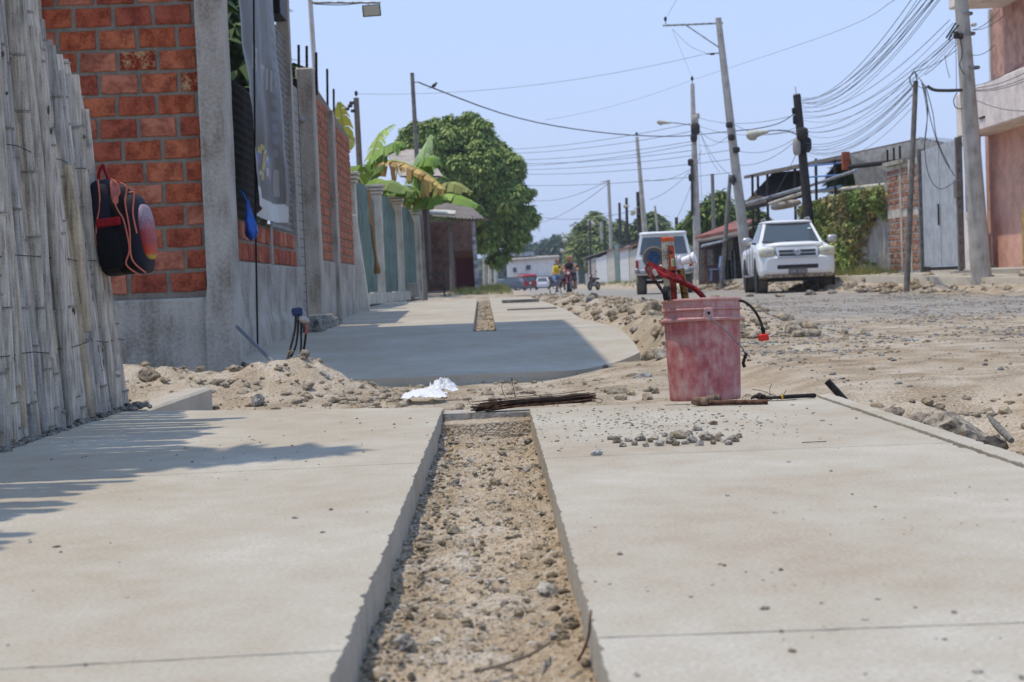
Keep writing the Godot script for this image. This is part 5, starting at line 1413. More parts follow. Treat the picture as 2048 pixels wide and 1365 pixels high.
func banana_leaf(parent: Node, pts: Array, width: float, cols: Array, torn: float, droop: float, seed_: int) -> void:
	var r := RandomNumberGenerator.new(); r.seed = seed_
	var c := path(pts, 14)
	var m := c.size()
	var g := G.new()
	for side: float in [-1.0, 1.0]:
		var i := 0
		while i < m - 1:
			var run := mini(m - 1 - i, (r.randi() % 5) + 2 if torn < 1.5 else (r.randi() % 3) + 1)
			var cut := 1.0 if torn < 1.5 else r.randf_range(0.35, 1.1)
			var sag := droop * r.randf_range(0.5, 1.3); var sh := r.randf_range(0.8, 1.15)
			var base: Color = (cols[0] as Color).lerp(cols[1], r.randf())
			for k in range(i, i + run):
				var u0 := float(k) / (m - 1); var u1 := float(k + 1) / (m - 1)
				var w0 := width * pow(sin(PI * clampf(u0 * 0.92 + 0.06, 0, 1)), 0.55); var w1 := width * pow(sin(PI * clampf(u1 * 0.92 + 0.06, 0, 1)), 0.55)
				var d0 := (c[mini(k + 1, m - 1)] - c[maxi(k - 1, 0)]).normalized(); var d1 := (c[mini(k + 2, m - 1)] - c[k]).normalized()
				var s0 := d0.cross(Vector3.UP).normalized() * side; var s1 := d1.cross(Vector3.UP).normalized() * side
				var gap := torn * 0.35 if (k == i + run - 1) else 0.0
				g.tint = base * sh
				var a0 := c[k]; var a1 := c[k + 1]
				var b0 := a0 + s0 * w0 * 0.5 + V(0, 0.03 - sag * w0 * 0.25, 0); var b1 := a1.lerp(a0, gap * 0.5) + s1 * w1 * 0.5 + V(0, 0.03 - sag * w1 * 0.25, 0)
				var e0 := a0 + s0 * w0 * (1.0 - 0.3 * sag) + V(0, -sag * w0 * 0.9 * cut, 0); var e1 := a1.lerp(a0, gap) + s1 * w1 * (1.0 - 0.3 * sag) + V(0, -sag * w1 * 0.9 * cut, 0)
				g.quad(a0, a1, b1, b0, Vector3.UP); g.quad(b0, b1, e1, e0, Vector3.UP)
			i += run
	var o := part(g, "leaf", S.leaf, parent)
	g = G.new()
	var rad: Array = []
	for k in m: rad.append(lerpf(0.035, 0.008, float(k) / (m - 1)))
	g.tube(c, rad, 5, false); part(g, "midrib", mat(lin(0.3, 0.36, 0.1), 0.6), o)

func make_plants() -> void:
	var green := [Color(0.16, 0.27, 0.04), Color(0.24, 0.36, 0.07)]; var yellow := [Color(0.5, 0.42, 0.08), Color(0.4, 0.42, 0.09)]; var brown := [Color(0.3, 0.16, 0.06), Color(0.6, 0.42, 0.12)]; var dim := [Color(0.14, 0.2, 0.05), Color(0.2, 0.27, 0.06)]; var pale := [Color(0.3, 0.4, 0.2), Color(0.26, 0.36, 0.14)]
	var spec := [
		["banana_plant", "banana plant with arching green and yellowed leaves behind the teal fence", Vector3(-3.5, 0.2, -33.0), [
			[[[722, 400, 33], [740, 320, 33], [790, 285, 33], [812, 290, 33]], 0.42, green, 0.4, 0.9],
			[[[722, 400, 33], [735, 340, 33], [760, 270, 33.2], [788, 250, 33.4]], 0.36, [Color(0.34, 0.42, 0.1), Color(0.26, 0.36, 0.07)], 1.6, 0.5],
			[[[700, 360, 33], [690, 290, 33], [684, 240, 32.8], [678, 205, 32.6]], 0.26, yellow, 1.0, 0.4],
			[[[722, 410, 33], [700, 360, 32.6], [712, 335, 31.6], [725, 330, 31]], 0.4, green, 0.5, 0.7],
			[[[722, 400, 33], [750, 360, 32.6], [800, 375, 32.2], [822, 388, 32.0]], 0.42, green, 0.4, 0.6],
			[[[722, 420, 33], [735, 380, 32.5], [780, 362, 32.0], [826, 385, 31.6]], 0.4, dim, 0.5, 0.8],
			[[[722, 415, 33], [700, 385, 33.5], [720, 350, 34], [770, 330, 34]], 0.4, dim, 0.6, 0.9]]],
		["banana_plant", "second banana plant with brown torn drooping leaf behind the wooden pole", Vector3(-2.7, 0.2, -37.0), [
			[[[730, 332, 37], [790, 322, 36.6], [850, 345, 36.0], [892, 380, 35.6]], 0.30, brown, 2.4, 2.0],
			[[[830, 400, 37], [842, 345, 37.2], [850, 300, 37.4], [862, 270, 37.5]], 0.4, pale, 0.9, 0.5],
			[[[830, 400, 37], [838, 340, 37.0], [866, 312, 36.6], [878, 330, 36.5]], 0.4, green, 0.6, 0.7],
			[[[830, 410, 37], [860, 380, 36.6], [910, 365, 36.2], [945, 385, 36.0]], 0.38, [Color(0.22, 0.26, 0.08), Color(0.34, 0.3, 0.09)], 0.7, 0.8],
			[[[830, 410, 37], [862, 392, 36.4], [910, 388, 36.0], [958, 412, 35.6]], 0.42, green, 0.5, 0.8],
			[[[830, 410, 37], [820, 380, 36.2], [800, 375, 35.5], [770, 390, 35.0]], 0.4, green, 0.5, 0.8]]]]
	var sd := 70
	for s in spec:
		var b := thing(s[0], s[1], "banana plant", s[2])
		var g := G.new(); g.tube(path([V(0, -0.1, 0), V(0.08, 1.2, 0), at(s[3][0][0][0][0], 408, -s[2].z) - s[2]], 4), [0.16, 0.16, 0.15, 0.15, 0.14, 0.13, 0.12, 0.11, 0.1], 10); part(g, "stem", mat(lin(0.2, 0.22, 0.08), 0.7, T.wood, 0.5), b)
		for l in s[3]:
			sd += 1
			var pts: Array = []
			for q in l[0]: pts.append(at(q[0], q[1], q[2]) - s[2])
			banana_leaf(b, pts, l[1], l[2], l[3], l[4], sd)

	# large mango tree
	var base := V(-1.3, 0.3, -80.0)
	var t := thing("mango_tree", "large dense round mango tree standing beyond the shelter", "tree", base)
	var g := G.new(); g.tube(path([V(0, -0.3, 0), V(0.1, 1.3, 0), V(-0.1, 2.6, 0), V(-0.5, 4.2, 0)], 5), [0.42, 0.4, 0.38, 0.36, 0.35, 0.34, 0.33, 0.32, 0.31, 0.3, 0.28, 0.26, 0.24, 0.22, 0.2, 0.18], 12); part(g, "trunk", S.bark, t)
	for l in [[V(0.0, 1.8, 0), V(1.2, 3.4, 0.5), V(2.2, 4.6, 0.3)], [V(-0.1, 2.2, 0), V(-1.6, 3.6, -0.4), V(-2.8, 4.6, 0)], [V(-0.2, 2.6, 0), V(0.2, 4.6, -1.2), V(0.6, 6.6, -0.8)]]:
		g = G.new(); g.tube(path(l, 4), [0.2, 0.19, 0.18, 0.17, 0.15, 0.13, 0.11, 0.09, 0.07], 8); part(g, "limb", S.bark, t)
	var lobes: Array = []
	for q in [[850, 290, 56, 0.0], [925, 280, 52, 0.6], [965, 300, 58, 1.0], [1005, 345, 52, 0.6], [1035, 385, 40, 0.5], [895, 330, 66, 1.6], [950, 360, 70, 1.8], [1000, 410, 60, 1.2], [1048, 430, 30, 0.3], [850, 350, 50, 1.0], [930, 420, 60, 1.6], [985, 465, 48, 0.6], [1015, 480, 32, 0.2], [1000, 515, 22, 0.0], [880, 400, 50, 1.4], [820, 300, 32, -0.5], [880, 258, 30, 0.2], [945, 255, 30, 0.3], [1030, 455, 36, 0.6], [865, 450, 45, -0.8], [940, 470, 52, -0.6]]:
		var c := at(q[0], q[1], 80.0 - q[3]) - base
		var r: float = q[2] * 80.0 / FOCAL
		lobes.append([c, V(r, r * 0.82, r) * 0.72])
		var rg := RandomNumberGenerator.new(); rg.seed = int(q[0] * 7 + q[1])
		for k in 9:
			var dr := V(rg.randfn(), rg.randfn() + 0.35, rg.randfn() + 0.5).normalized()
			var rs := r * rg.randf_range(0.26, 0.44)
			lobes.append([c + dr * r * rg.randf_range(0.62, 0.88), V(rs, rs * 0.75, rs)])
	crown(t, lobes, 15000, [Color(0.17, 0.26, 0.055), Color(0.36, 0.43, 0.13)], 0.34, 12)
	# shade tree off to the left whose twigs throw the soft streaks on the left-hand slab
	t = thing("shade_tree", "thin-leaved tree behind the bamboo fence, overhanging the slab", "tree", V(-3.4, 0, -4.3))
	g = G.new(); g.tube(path([V(0, -0.2, 0), V(0.1, 1.8, 0.1), V(0.5, 3.4, 0.1), V(1.2, 4.5, 0.0)], 5), 0.07, 8); part(g, "trunk", S.bark, t)
	for k in 4:
		var e := V(0.8 + 0.26 * k, 4.4 + 0.25 * (k % 2), 0.05 + 0.09 * (k % 3) - 0.1)
		g = G.new(); g.tube(path([V(0.8, 3.8, 0.05), V(1.1, 4.2, 0.0), e], 4), 0.014, 5); part(g, "branch", S.bark, t)
	crown(t, [[V(1.05, 4.5, 0.0), V(0.6, 0.2, 0.16)]], 34, [Color(0.08, 0.12, 0.04), Color(0.1, 0.15, 0.05)], 0.24, 5)

func make_shelter() -> void:
	# tan-roofed house and open shelter behind the fence
	var h := thing("roofed_house", "low house with tan sheet roof behind the banana plants", "house", V(-4.2, 0.3, -52.0))
	var o := -h.position
	var g := G.new(); g.quad(at(770, 300, 54) + o, at(850, 298, 54) + o, at(885, 352, 49) + o, at(800, 352, 49) + o, Vector3.UP); g.quad(at(770, 302, 54) + o, at(850, 300, 54) + o, at(885, 355, 49) + o, at(800, 355, 49) + o, Vector3.DOWN); part(g, "roof", S.roof_tan, h)
	g = G.new(); g.quad(at(784, 392, 50) + o, at(815, 392, 50) + o, at(868, 418, 46) + o, at(790, 420, 46) + o, Vector3.UP); g.quad(at(784, 394, 50) + o, at(815, 394, 50) + o, at(868, 420, 46) + o, at(790, 422, 46) + o, Vector3.DOWN); part(g, "lower_roof", S.roof_red, h)
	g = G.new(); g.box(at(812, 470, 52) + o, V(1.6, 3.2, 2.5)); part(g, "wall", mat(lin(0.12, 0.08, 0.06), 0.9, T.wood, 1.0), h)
	var s := thing("open_shelter", "open shelter with brown corrugated roof on slanting white posts", "shelter", V(-1.5, 0.3, -60.0))
	o = -s.position
	var rows: Array = []
	for k in 61:
		var u := k / 60.0
		var a := at(lerpf(826, 930, u), lerpf(400, 402, u), 66.0); var b := at(lerpf(866, 972, u), lerpf(432, 440, u), 56.0)
		rows.append(PackedVector3Array([a + V(0, 0.03 * sin(k * PI / 2.0), 0) + o, b + V(0, 0.03 * sin(k * PI / 2.0), 0) + o]))
	g = G.new(); g.sheet(rows); part(g, "roof", S.roofing, s)
	g = G.new(); g.box(at(920, 441, 56.2) + o, V(2.1, 0.1, 0.1), Basis.from_euler(V(0, 0, 0.0))); part(g, "eave_beam", S.wood, s)
	g = G.new(); g.box(at(880, 425, 54) + o, V(1.1, 0.08, 0.8), Basis.from_euler(V(0.2, 0, -0.1))); part(g, "ceiling_sheet", S.cream, s)
	for q in [[944, 432, 955, 580], [840, 432, 848, 590], [900, 440, 905, 585]]:
		g = G.new(); g.rod(at(q[0], q[1], 57) + o, at(q[2], q[3], 57) + o, 0.075, 0.09, 8); part(g, "post", S.wood_grey if q[0] < 940 else S.galv, s)
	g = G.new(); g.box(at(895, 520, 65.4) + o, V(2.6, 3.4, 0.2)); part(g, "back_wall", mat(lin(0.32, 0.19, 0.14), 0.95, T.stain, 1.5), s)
	g = G.new(); g.box(at(842, 515, 61.0) + o, V(0.15, 3.2, 9.0)); part(g, "added_side_wall", S.wood, s)  # side wall added to keep daylight out from under the roof
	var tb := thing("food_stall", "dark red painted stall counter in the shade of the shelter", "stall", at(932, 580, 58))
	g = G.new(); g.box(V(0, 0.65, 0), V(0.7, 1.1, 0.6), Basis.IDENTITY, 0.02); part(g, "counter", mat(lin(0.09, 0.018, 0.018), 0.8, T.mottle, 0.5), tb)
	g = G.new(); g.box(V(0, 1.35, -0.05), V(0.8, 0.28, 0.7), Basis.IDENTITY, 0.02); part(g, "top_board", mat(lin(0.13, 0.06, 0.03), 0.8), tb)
	for sx in [-0.3, 0.3]:
		g = G.new(); g.rod(V(sx, 0, 0.2), V(sx, 0.2, 0.2), 0.03); part(g, "leg", S.black, tb)
	tb = thing("small_table", "small dark table standing by the last fence pillar", "table", at(865, 592, 50))
	g = G.new(); g.box(V(0, 0.72, 0), V(0.9, 0.06, 0.6)); part(g, "table_top", S.tarred, tb)
	for q in [[-0.4, -0.25], [0.4, -0.25], [-0.4, 0.25], [0.4, 0.25]]:
		g = G.new(); g.rod(V(q[0], -0.1, q[1]), V(q[0], 0.7, q[1]), 0.025); part(g, "leg", S.tarred, tb)
	# grass on the verge
	var xfs: Array = []; var cols: Array = []
	g = G.new()
	for k in 9:
		var a := k * 2.4; var d := V(cos(a), 0, sin(a)) * 0.4
		g.tri(d * 0.15 + V(0.02, 0, 0), d * 0.15 - V(0.02, 0, 0), d + V(0, rr(0.7, 1.1), 0), V(0, 0, 1))
	var blade := g.done()
	for k in 1600:
		var d := rr(48.0, 95.0); var x := rr(-1.6, 0.6) + 0.006 * (d - 48.0)
		if rng.randf() < 0.3:
			d = rr(70.0, 140.0); x = rr(8.6, 9.6)
		elif rng.randf() < 0.25:
			d = rr(38.0, 42.0); x = rr(9.3, 10.4)
		var s2 := rr(0.12, 0.34)
		xfs.append(Transform3D(Basis.from_euler(V(0, rr(0, 6), 0)).scaled(V(s2, s2, s2)), V(x, ground_y(x, d) - 0.02, -d)))
		cols.append(Color(0.13, 0.17, 0.04).lerp(Color(0.3, 0.28, 0.1), rng.randf()))
	tag(many("grass", blade, S.leaf, xfs, cols), "patchy dry green grass along the road verges", "grass")
	# low fence posts and boards left of the road, far
	for q in [[980, 545, 575, 90], [992, 548, 576, 95], [970, 540, 575, 85]]:
		g = G.new(); g.rod(at(q[0], q[2] + 4, q[3]), at(q[0] - 1, q[1] - 25, q[3]), 0.12, 0.1, 8)
		tag(part(g, "white_post", S.cream), "pale concrete fence post beyond the mango tree", "post", "posts beyond the mango tree")

# ---------------------------------------------------------------- right side of the street
func wall_x(g: G, x: float, d0: float, d1: float, y0: float, y1a: float, y1b: float, th: float) -> void:
	# wall along the street, its left face at x, top sloping from d0 to d1
	g.loft([PackedVector3Array([V(x, y0, -d0), V(x + th, y0, -d0), V(x + th, y1a, -d0), V(x, y1a, -d0)]), PackedVector3Array([V(x, y0, -d1), V(x + th, y0, -d1), V(x + th, y1b, -d1), V(x, y1b, -d1)])])

func slab4(g: G, a: Vector3, b: Vector3, c: Vector3, d: Vector3, th: float) -> void:
	g.loft([PackedVector3Array([a, b, c, d]), PackedVector3Array([a - V(0, th, 0), b - V(0, th, 0), c - V(0, th, 0), d - V(0, th, 0)])])

func make_right_row() -> void:
	var g := G.new()
	# pink house at the right edge
	var h := thing("pink_house", "pink two-storey house with projecting white balcony and brown upper wall", "house", V(11.6, 0.3, -30.0))
	var o := -h.position
	var pinkw := mat(lin(0.9, 0.79, 0.71), 0.8, T.mottle, 2.0, T.bump, 0.3); var salmon := mat(lin(0.8, 0.46, 0.35), 0.85, T.mottle, 1.8, T.bump, 0.3); var brown := mat(lin(0.62, 0.36, 0.28), 0.85, T.stain, 1.4, T.bump, 0.3)
	g = G.new(); g.box(V(11.0, 3.83, -27.9) + o, V(1.0, 0.95, 11.4), Basis.IDENTITY, 0.02); part(g, "balcony", pinkw, h)
	g = G.new(); g.box(V(13.2, 3.75, -28.0) + o, V(3.4, 0.7, 12.2)); part(g, "floor_slab", pinkw, h)
	g = G.new(); g.box(V(13.3, 5.2, -28.2) + o, V(3.4, 2.2, 12.2)); part(g, "upper_wall", brown, h)
	g = G.new(); g.box(V(11.58, 5.2, -34.36) + o, V(0.08, 2.2, 0.12)); part(g, "corner_trim", S.white, h)
	g = G.new(); g.box(V(12.0, 6.42, -28.0) + o, V(3.2, 0.45, 11.2), Basis.IDENTITY, 0.02); part(g, "canopy", pinkw, h)
	g = G.new(); g.box(V(12.9, 1.8, -28.0) + o, V(3.4, 3.3, 11.6)); part(g, "ground_wall", salmon, h)
	g = G.new(); g.box(V(10.75, 1.85, -33.3) + o, V(0.3, 3.1, 0.3), Basis.IDENTITY, 0.02); part(g, "column", salmon, h)
	g = G.new(); g.box(V(10.62, 0.95, -33.0) + o, V(0.25, 1.4, 0.5), Basis.IDENTITY, 0.02); part(g, "column_base", pinkw, h)
	g = G.new(); g.box(V(11.1, 0.95, -30.9) + o, V(0.12, 1.3, 0.5)); part(g, "yellow_panel", mat(lin(0.5, 0.36, 0.14), 0.8, T.stain, 1.0), h)
	var stone := mat(lin(0.36, 0.3, 0.24), 0.9, T.blotch, 0.7, T.bump, 2.0)
	g = G.new(); g.box(V(11.0, 0.85, -27.9) + o, V(0.25, 1.25, 4.4), Basis.IDENTITY, 0.02); part(g, "front_garden_wall", stone, h)
	g = G.new(); g.box(V(10.85, 1.0, -29.3) + o, V(0.04, 0.5, 0.35)); part(g, "meter_box", S.white, h)
	g = G.new(); g.box(V(11.18, 1.6, -27.6) + o, V(0.06, 2.0, 0.9)); part(g, "door", mat(lin(0.2, 0.06, 0.03), 0.6, T.wood, 0.8), h)
	g = G.new(); g.box(V(10.6, 0.3, -28.0) + o, V(1.1, 0.22, 8.0), Basis.IDENTITY, 0.03); part(g, "front_step", S.walk_far, h)
	g = G.new(); g.rod(V(10.9, 3.36, -30.2) + o, V(10.9, 3.2, -30.2) + o, 0.03); var lampp := part(g, "lamp_stem", S.black, h)
	g = G.new(); g.pillow(V(10.9, 3.1, -30.2) + o, V(0.09, 0.13, 0.09), 0.8, 0.8, Basis.IDENTITY, 10, 8); part(g, "lamp_globe", S.cream, lampp)
	for q in [[10.49, 3.75, -28.2, 0.5], [10.49, 3.6, -31.8, 0.35]]:
		g = G.new(); g.box(V(q[0], q[1], q[2]) + o, V(0.03, 0.035, q[3])); part(g, "bracket", S.rustdark, h)

	# grey sheet gate and the brick pier wall beside it
	var gt := thing("sheet_gate", "tall pale grey sheet metal gate beside the pink house", "gate", V(10.5, 0.35, -35.0))
	o = -gt.position
	var sheet_m := mat(lin(0.5, 0.52, 0.54), 0.55, T.mottle, 1.3, null, 0, 0.1)
	for k in 2:
		g = G.new(); wall_x(g, 10.5, 33.6 + 1.42 * k, 34.98 + 1.42 * k, 0.5, 3.32, 3.3, 0.04); g.xf = Transform3D.IDENTITY
		var lf := part(g, "gate_leaf", sheet_m, gt); lf.position = o
	for q in [33.5, 36.5]:
		g = G.new(); g.box(V(10.5, 1.8, -q) + o, V(0.14, 3.1, 0.1)); part(g, "gate_post", S.wood_grey, gt)
	g = G.new(); g.box(V(10.47, 0.44, -35.0) + o, V(0.05, 0.08, 2.8)); part(g, "bottom_rail", S.rustdark, gt)
	g = G.new(); g.box(V(10.46, 1.7, -35.0) + o, V(0.03, 0.5, 0.05)); part(g, "bolt", S.rustdark, gt)
	g = G.new(); g.box(V(10.44, 2.2, -33.45) + o, V(0.12, 0.4, 0.22), Basis.IDENTITY, 0.01); part(g, "meter_box", S.wood_grey, gt)
	var bw := thing("brick_pier_wall", "orange brick wall with concrete bands between gate and ivy wall", "wall", V(10.5, 0.3, -38.0))
	o = -bw.position
	g = G.new(); wall_x(g, 10.5, 36.55, 39.6, 0.1, 3.2, 3.12, 0.2); var core := part(g, "masonry", S.cream, bw); core.position = o
	var meshes := {}
	var y := 0.5
	var n := 0
	while y < 3.1:
		if absf(y - 1.9) > 0.14:
			for seg in [[36.6, 37.35], [37.5, 38.2], [38.35, 39.55]]:
				course(core, seg[0], seg[1], y, 0.155, 0.4, 0.2 * (n % 2), 0.045, func(u, v): return Transform3D(Basis.from_euler(V(0, -PI / 2, 0)), V(10.49, v, -u)), S.brick3, meshes, 0.4)
		y += 0.155; n += 1
	for q in [[37.42, 0.13], [38.27, 0.13]]:
		g = G.new(); g.box(V(10.5, 1.65, -q[0]) + o, V(0.06, 2.9, q[1])); part(g, "post", S.cream, bw)
	g = G.new(); g.box(V(10.5, 1.9, -38.95) + o, V(0.06, 0.22, 1.2)); part(g, "band", S.cream, bw)
	g = G.new(); g.box(V(10.55, 3.2, -38.6) + o, V(0.34, 0.1, 2.0), Basis.from_euler(V(0.02, 0, 0))); part(g, "coping", S.concrete, bw)

	# ivy-grown wall
	var iv := thing("ivy_wall", "grey block wall overgrown with green and dry ivy", "wall", V(10.5, 0.3, -44.0))
	o = -iv.position
	g = G.new(); wall_x(g, 10.55, 39.6, 49.0, 0.0, 2.75, 2.75, 0.2); var wl := part(g, "blockwork", S.concrete_rough, iv); wl.position = o
	var xfs: Array = []; var cols: Array = []
	for k in 7000:
		var d := rr(39.6, 49.5); var yy := 0.35 + 2.35 * pow(rng.randf(), 0.75)
		var dens := clampf(0.55 + 1.3 * N2.get_noise_2d(d * 0.9, 3.0) + 0.35 * (yy - 1.6), 0.0, 1.0)
		if d < 42.0: dens *= ss(1.3, 2.3, yy) + (0.6 if yy < 0.7 else 0.0)
		if rng.randf() > dens: continue
		var s := rr(0.1, 0.22)
		xfs.append(Transform3D(Basis.from_euler(V(rr(-0.6, 0.6), rr(0, 6), rr(-0.6, 0.6))).scaled(V(s, s, s)), V(10.5 - absf(rng.randfn()) * 0.14 - 0.1 * ss(2.0, 2.7, yy), yy, -d) + o))
		var dry := clampf(0.35 + 1.6 * N2.get_noise_2d(d * 1.4 + 30.0, yy * 0.6), 0.0, 1.0)
		cols.append(Color(0.18, 0.27, 0.06).lerp(Color(0.32, 0.38, 0.11), rng.randf()).lerp(Color(0.42, 0.29, 0.14), dry * 0.8))
	many("ivy_leaves", spray_mesh(1), S.leaf, xfs, cols, iv)
	# big shed behind with sloping roof, blockwork gable and blue tarpaulin
	var sh := thing("roofed_shed", "large open shed with sloping sheet roof and blockwork upper wall", "shed", V(12.6, 0.3, -44.0))
	o = -sh.position
	g = G.new(); slab4(g, at(1488, 352, 56.0), at(1840, 276, 42.0), at(1900, 282, 46.0), at(1540, 340, 62.0), 0.12); part(g, "roof", S.roofing, sh).position = o
	g = G.new(); slab4(g, at(1838, 274, 42.0), at(1905, 288, 40.0), at(1950, 284, 44.0), at(1890, 276, 47.0), 0.1); part(g, "roof_end", S.galv, sh).position = o
	g = G.new(); g.quad(at(1700, 309, 46.0), at(1838, 280, 42.0), at(1836, 372, 42.0), at(1712, 372, 46.0), V(-1, 0, 1)); g.quad(at(1838, 280, 42.0), at(1905, 290, 40.0), at(1905, 372, 40.0), at(1836, 372, 42.0), V(-1, 0, 1)); part(g, "block_wall", mat(lin(0.4, 0.39, 0.37), 0.9, T.stain, 1.6, T.bump, 0.6), sh).position = o
	for q in [[1775, 300, 335], [1788, 296, 335], [1818, 286, 320], [1800, 292, 325]]:
		g = G.new(); g.rod(at(q[0], q[1], 42.6), at(q[0] + 1, q[2], 42.6), 0.03); part(g, "wall_stiffener", S.rustdark, sh).position = o
	g = G.new(); g.rod(at(1700, 334, 45.5), at(1838, 318, 41.6), 0.07); part(g, "lintel", S.rustdark, sh).position = o
	g = G.new(); g.box(at(1692, 322, 46.5) + o, V(0.22, 0.55, 0.2)); part(g, "brick_pier", S.brick[0], sh)
	for q in [[1505, 350, 445, 55], [1516, 350, 440, 55], [1535, 345, 445, 54], [1632, 318, 400, 50], [1670, 318, 380, 48], [1590, 330, 420, 52]]:
		g = G.new(); g.rod(at(q[0], q[1], q[3]), at(q[0] + 2, q[2] + 40, q[3]), 0.05, -1, 6); part(g, "post", S.tarred, sh).position = o
	for q in [[1620, 332, 1684, 326], [1610, 355, 1684, 350], [1640, 380, 1684, 372]]:
		g = G.new(); g.rod(at(q[0], q[1], 49.5), at(q[2], q[3], 47.5), 0.03, -1, 6); part(g, "blue_rail", mat(lin(0.1, 0.2, 0.42), 0.6), sh).position = o
	g = G.new(); slab4(g, at(1478, 418, 54.0), at(1612, 386, 54.0), at(1604, 340, 57.0), at(1545, 346, 57.0), 0.14); part(g, "thatch_roof", mat(lin(0.13, 0.105, 0.085), 0.9, T.wood, 1.2, T.bump, 2.0), sh).position = o
	# gutters and rafters sticking out
	for q in [[1494, 408, 1620, 372, 0.06, "galv"], [1620, 372, 1716, 340, 0.05, "galv"], [1540, 408, 1612, 384, 0.06, "cream"], [1622, 384, 1772, 370, 0.06, "cream"]]:
		g = G.new(); g.rod(at(q[0], q[1], 52.0), at(q[2], q[3], 47.0 if q[2] < 1700 else 42.5), q[4], -1, 8); part(g, "gutter", S[q[5]], sh).position = o
	g = G.new(); g.pillow(at(1572, 410, 50.0) + o, V(0.5, 0.13, 0.4), 0.7, 0.7, Basis.from_euler(V(0, 0, 0.15))); part(g, "folded_sheet", S.roof_tan, sh)
	g = G.new(); wall_x(g, 10.8, 49.0, 53.0, 0.0, 2.3, 2.2, 0.15); part(g, "plank_wall", S.wood, sh).position = o
	# trees over the shed and behind
	for q in [[1435, 430, 75.0, 48, "round green tree behind the red-roofed house"], [1395, 455, 80.0, 36, "bushy tree behind the tall concrete pole"], [1490, 440, 78.0, 40, "light green tree between the pole and the shed"], [1690, 350, 52.0, 22, "leafy branches beside the brick pier of the shed"]]:
		var p := at(q[0], q[1], q[2])
		var t := thing("broadleaf_tree", q[4], "tree", V(p.x, 0.2, p.z))
		g = G.new(); g.rod(V(0, 0, 0), V(0.1, p.y - 0.2, 0), 0.12, 0.06); part(g, "trunk", S.bark, t)
		var r: float = q[3] * q[2] / FOCAL
		crown(t, [[V(0, p.y - 0.2, 0), V(r, r * 0.8, r)], [V(r * 0.7, p.y - 0.5, 0.2), V(r, r, r) * 0.6], [V(-r * 0.7, p.y - 0.4, 0), V(r, r, r) * 0.6], [V(0.1, p.y + r * 0.5 - 0.2, 0), V(r, r, r) * 0.55]], 650, [Color(0.1, 0.16, 0.03), Color(0.2, 0.26, 0.06)], 0.4, int(q[0]))

	# red-roofed house with its lean-to of planks
	var rh := thing("red_roofed_house", "shabby house with red sheet roof and plank lean-to", "house", V(10.6, 0.3, -62.0))
	o = -rh.position
	g = G.new(); slab4(g, at(1390, 474, 58.0), at(1480, 456, 56.0), at(1512, 438, 60.0), at(1470, 442, 66.0), 0.1); part(g, "roof", S.roof_red, rh).position = o
	g = G.new(); slab4(g, at(1395, 482, 57.0), at(1482, 468, 54.0), at(1512, 452, 56.0), at(1420, 468, 60.0), 0.07); part(g, "lean_to_roof", S.roofing, rh).position = o
	g = G.new(); slab4(g, at(1402, 492, 56.0), at(1450, 480, 54.5), at(1462, 474, 56.0), at(1410, 484, 58.0), 0.06); part(g, "awning", S.galv, rh).position = o
	g = G.new(); g.quad(at(1398, 484, 58.5), at(1510, 462, 56.5), at(1510, 560, 56.5), at(1398, 570, 58.5), V(-1, 0, 1)); part(g, "back_wall", mat(lin(0.13, 0.08, 0.07), 0.9, T.wood, 1.1), rh).position = o
	var planks := [[1404, 500, 562], [1420, 500, 530], [1436, 498, 528], [1448, 480, 558], [1461, 470, 560], [1476, 475, 560], [1484, 480, 565], [1468, 500, 558], [1455, 520, 560], [1494, 485, 562]]
	for i in planks.size():
		var q = planks[i]
		g = G.new(); g.box((at(q[0], q[1], 56.0) + at(q[0] + 2, q[2], 56.0)) * 0.5 + o, V(0.14 + 0.05 * (i % 3), (q[2] - q[1]) * 56.0 / FOCAL, 0.06), Basis.from_euler(V(0, 0, 0.04 * (i % 3 - 1)))); part(g, "plank", [S.wood, S.wood_grey, S.tarred][i % 3], rh)
	g = G.new(); g.box(at(1425, 515, 57.0) + o, V(0.8, 0.6, 0.1)); part(g, "board_panel", mat(lin(0.22, 0.13, 0.11), 0.9, T.stain, 0.8), rh)
	var ch := thing("plastic_chair", "blue plastic chair in front of the plank lean-to", "chair", at(1432, 562, 54.5))
	g = G.new(); g.box(V(0, 0.42, 0), V(0.42, 0.03, 0.4), Basis.IDENTITY, 0.01); part(g, "seat", mat(lin(0.16, 0.25, 0.4), 0.5), ch)
	g = G.new(); g.box(V(0.18, 0.68, 0), V(0.03, 0.42, 0.4), Basis.from_euler(V(0, 0, -0.15)), 0.01); part(g, "backrest", mat(lin(0.16, 0.25, 0.4), 0.5), ch)
	for q in [[-0.18, -0.17], [0.18, -0.17], [-0.18, 0.17], [0.18, 0.17]]:
		g = G.new(); g.rod(V(q[0], 0, q[1]), V(q[0] * 0.85, 0.42, q[1] * 0.85), 0.015); part(g, "leg", mat(lin(0.16, 0.25, 0.4), 0.5), ch)

	# row of walls and shacks farther along
	var far := [[9.5, 96.0, 104.0, 2.6, "cream", "cream plastered wall segment along the far right kerb"], [9.5, 104.6, 112.0, 2.9, "white", "white wall segment beside the teal door"], [9.5, 117.0, 124.0, 3.0, "cream", "pale wall segment beyond the teal door"], [9.5, 124.5, 138.0, 2.7, "white", "long whitish wall with stained foot along the right kerb"], [9.5, 138.5, 155.0, 2.7, "concrete", "grey unpainted wall at the far end of the right kerb"]]
	for q in far:
		g = G.new(); wall_x(g, q[0], q[1], q[2], -0.2, q[3], q[3] - 0.15, 0.3)
		tag(part(g, "street_wall", S[q[4]]), q[5], "wall")
	g = G.new(); wall_x(g, 9.48, 112.4, 116.6, -0.1, 3.2, 3.2, 0.2); tag(part(g, "teal_door", S.teal), "tall teal sheet door between pale walls", "door")
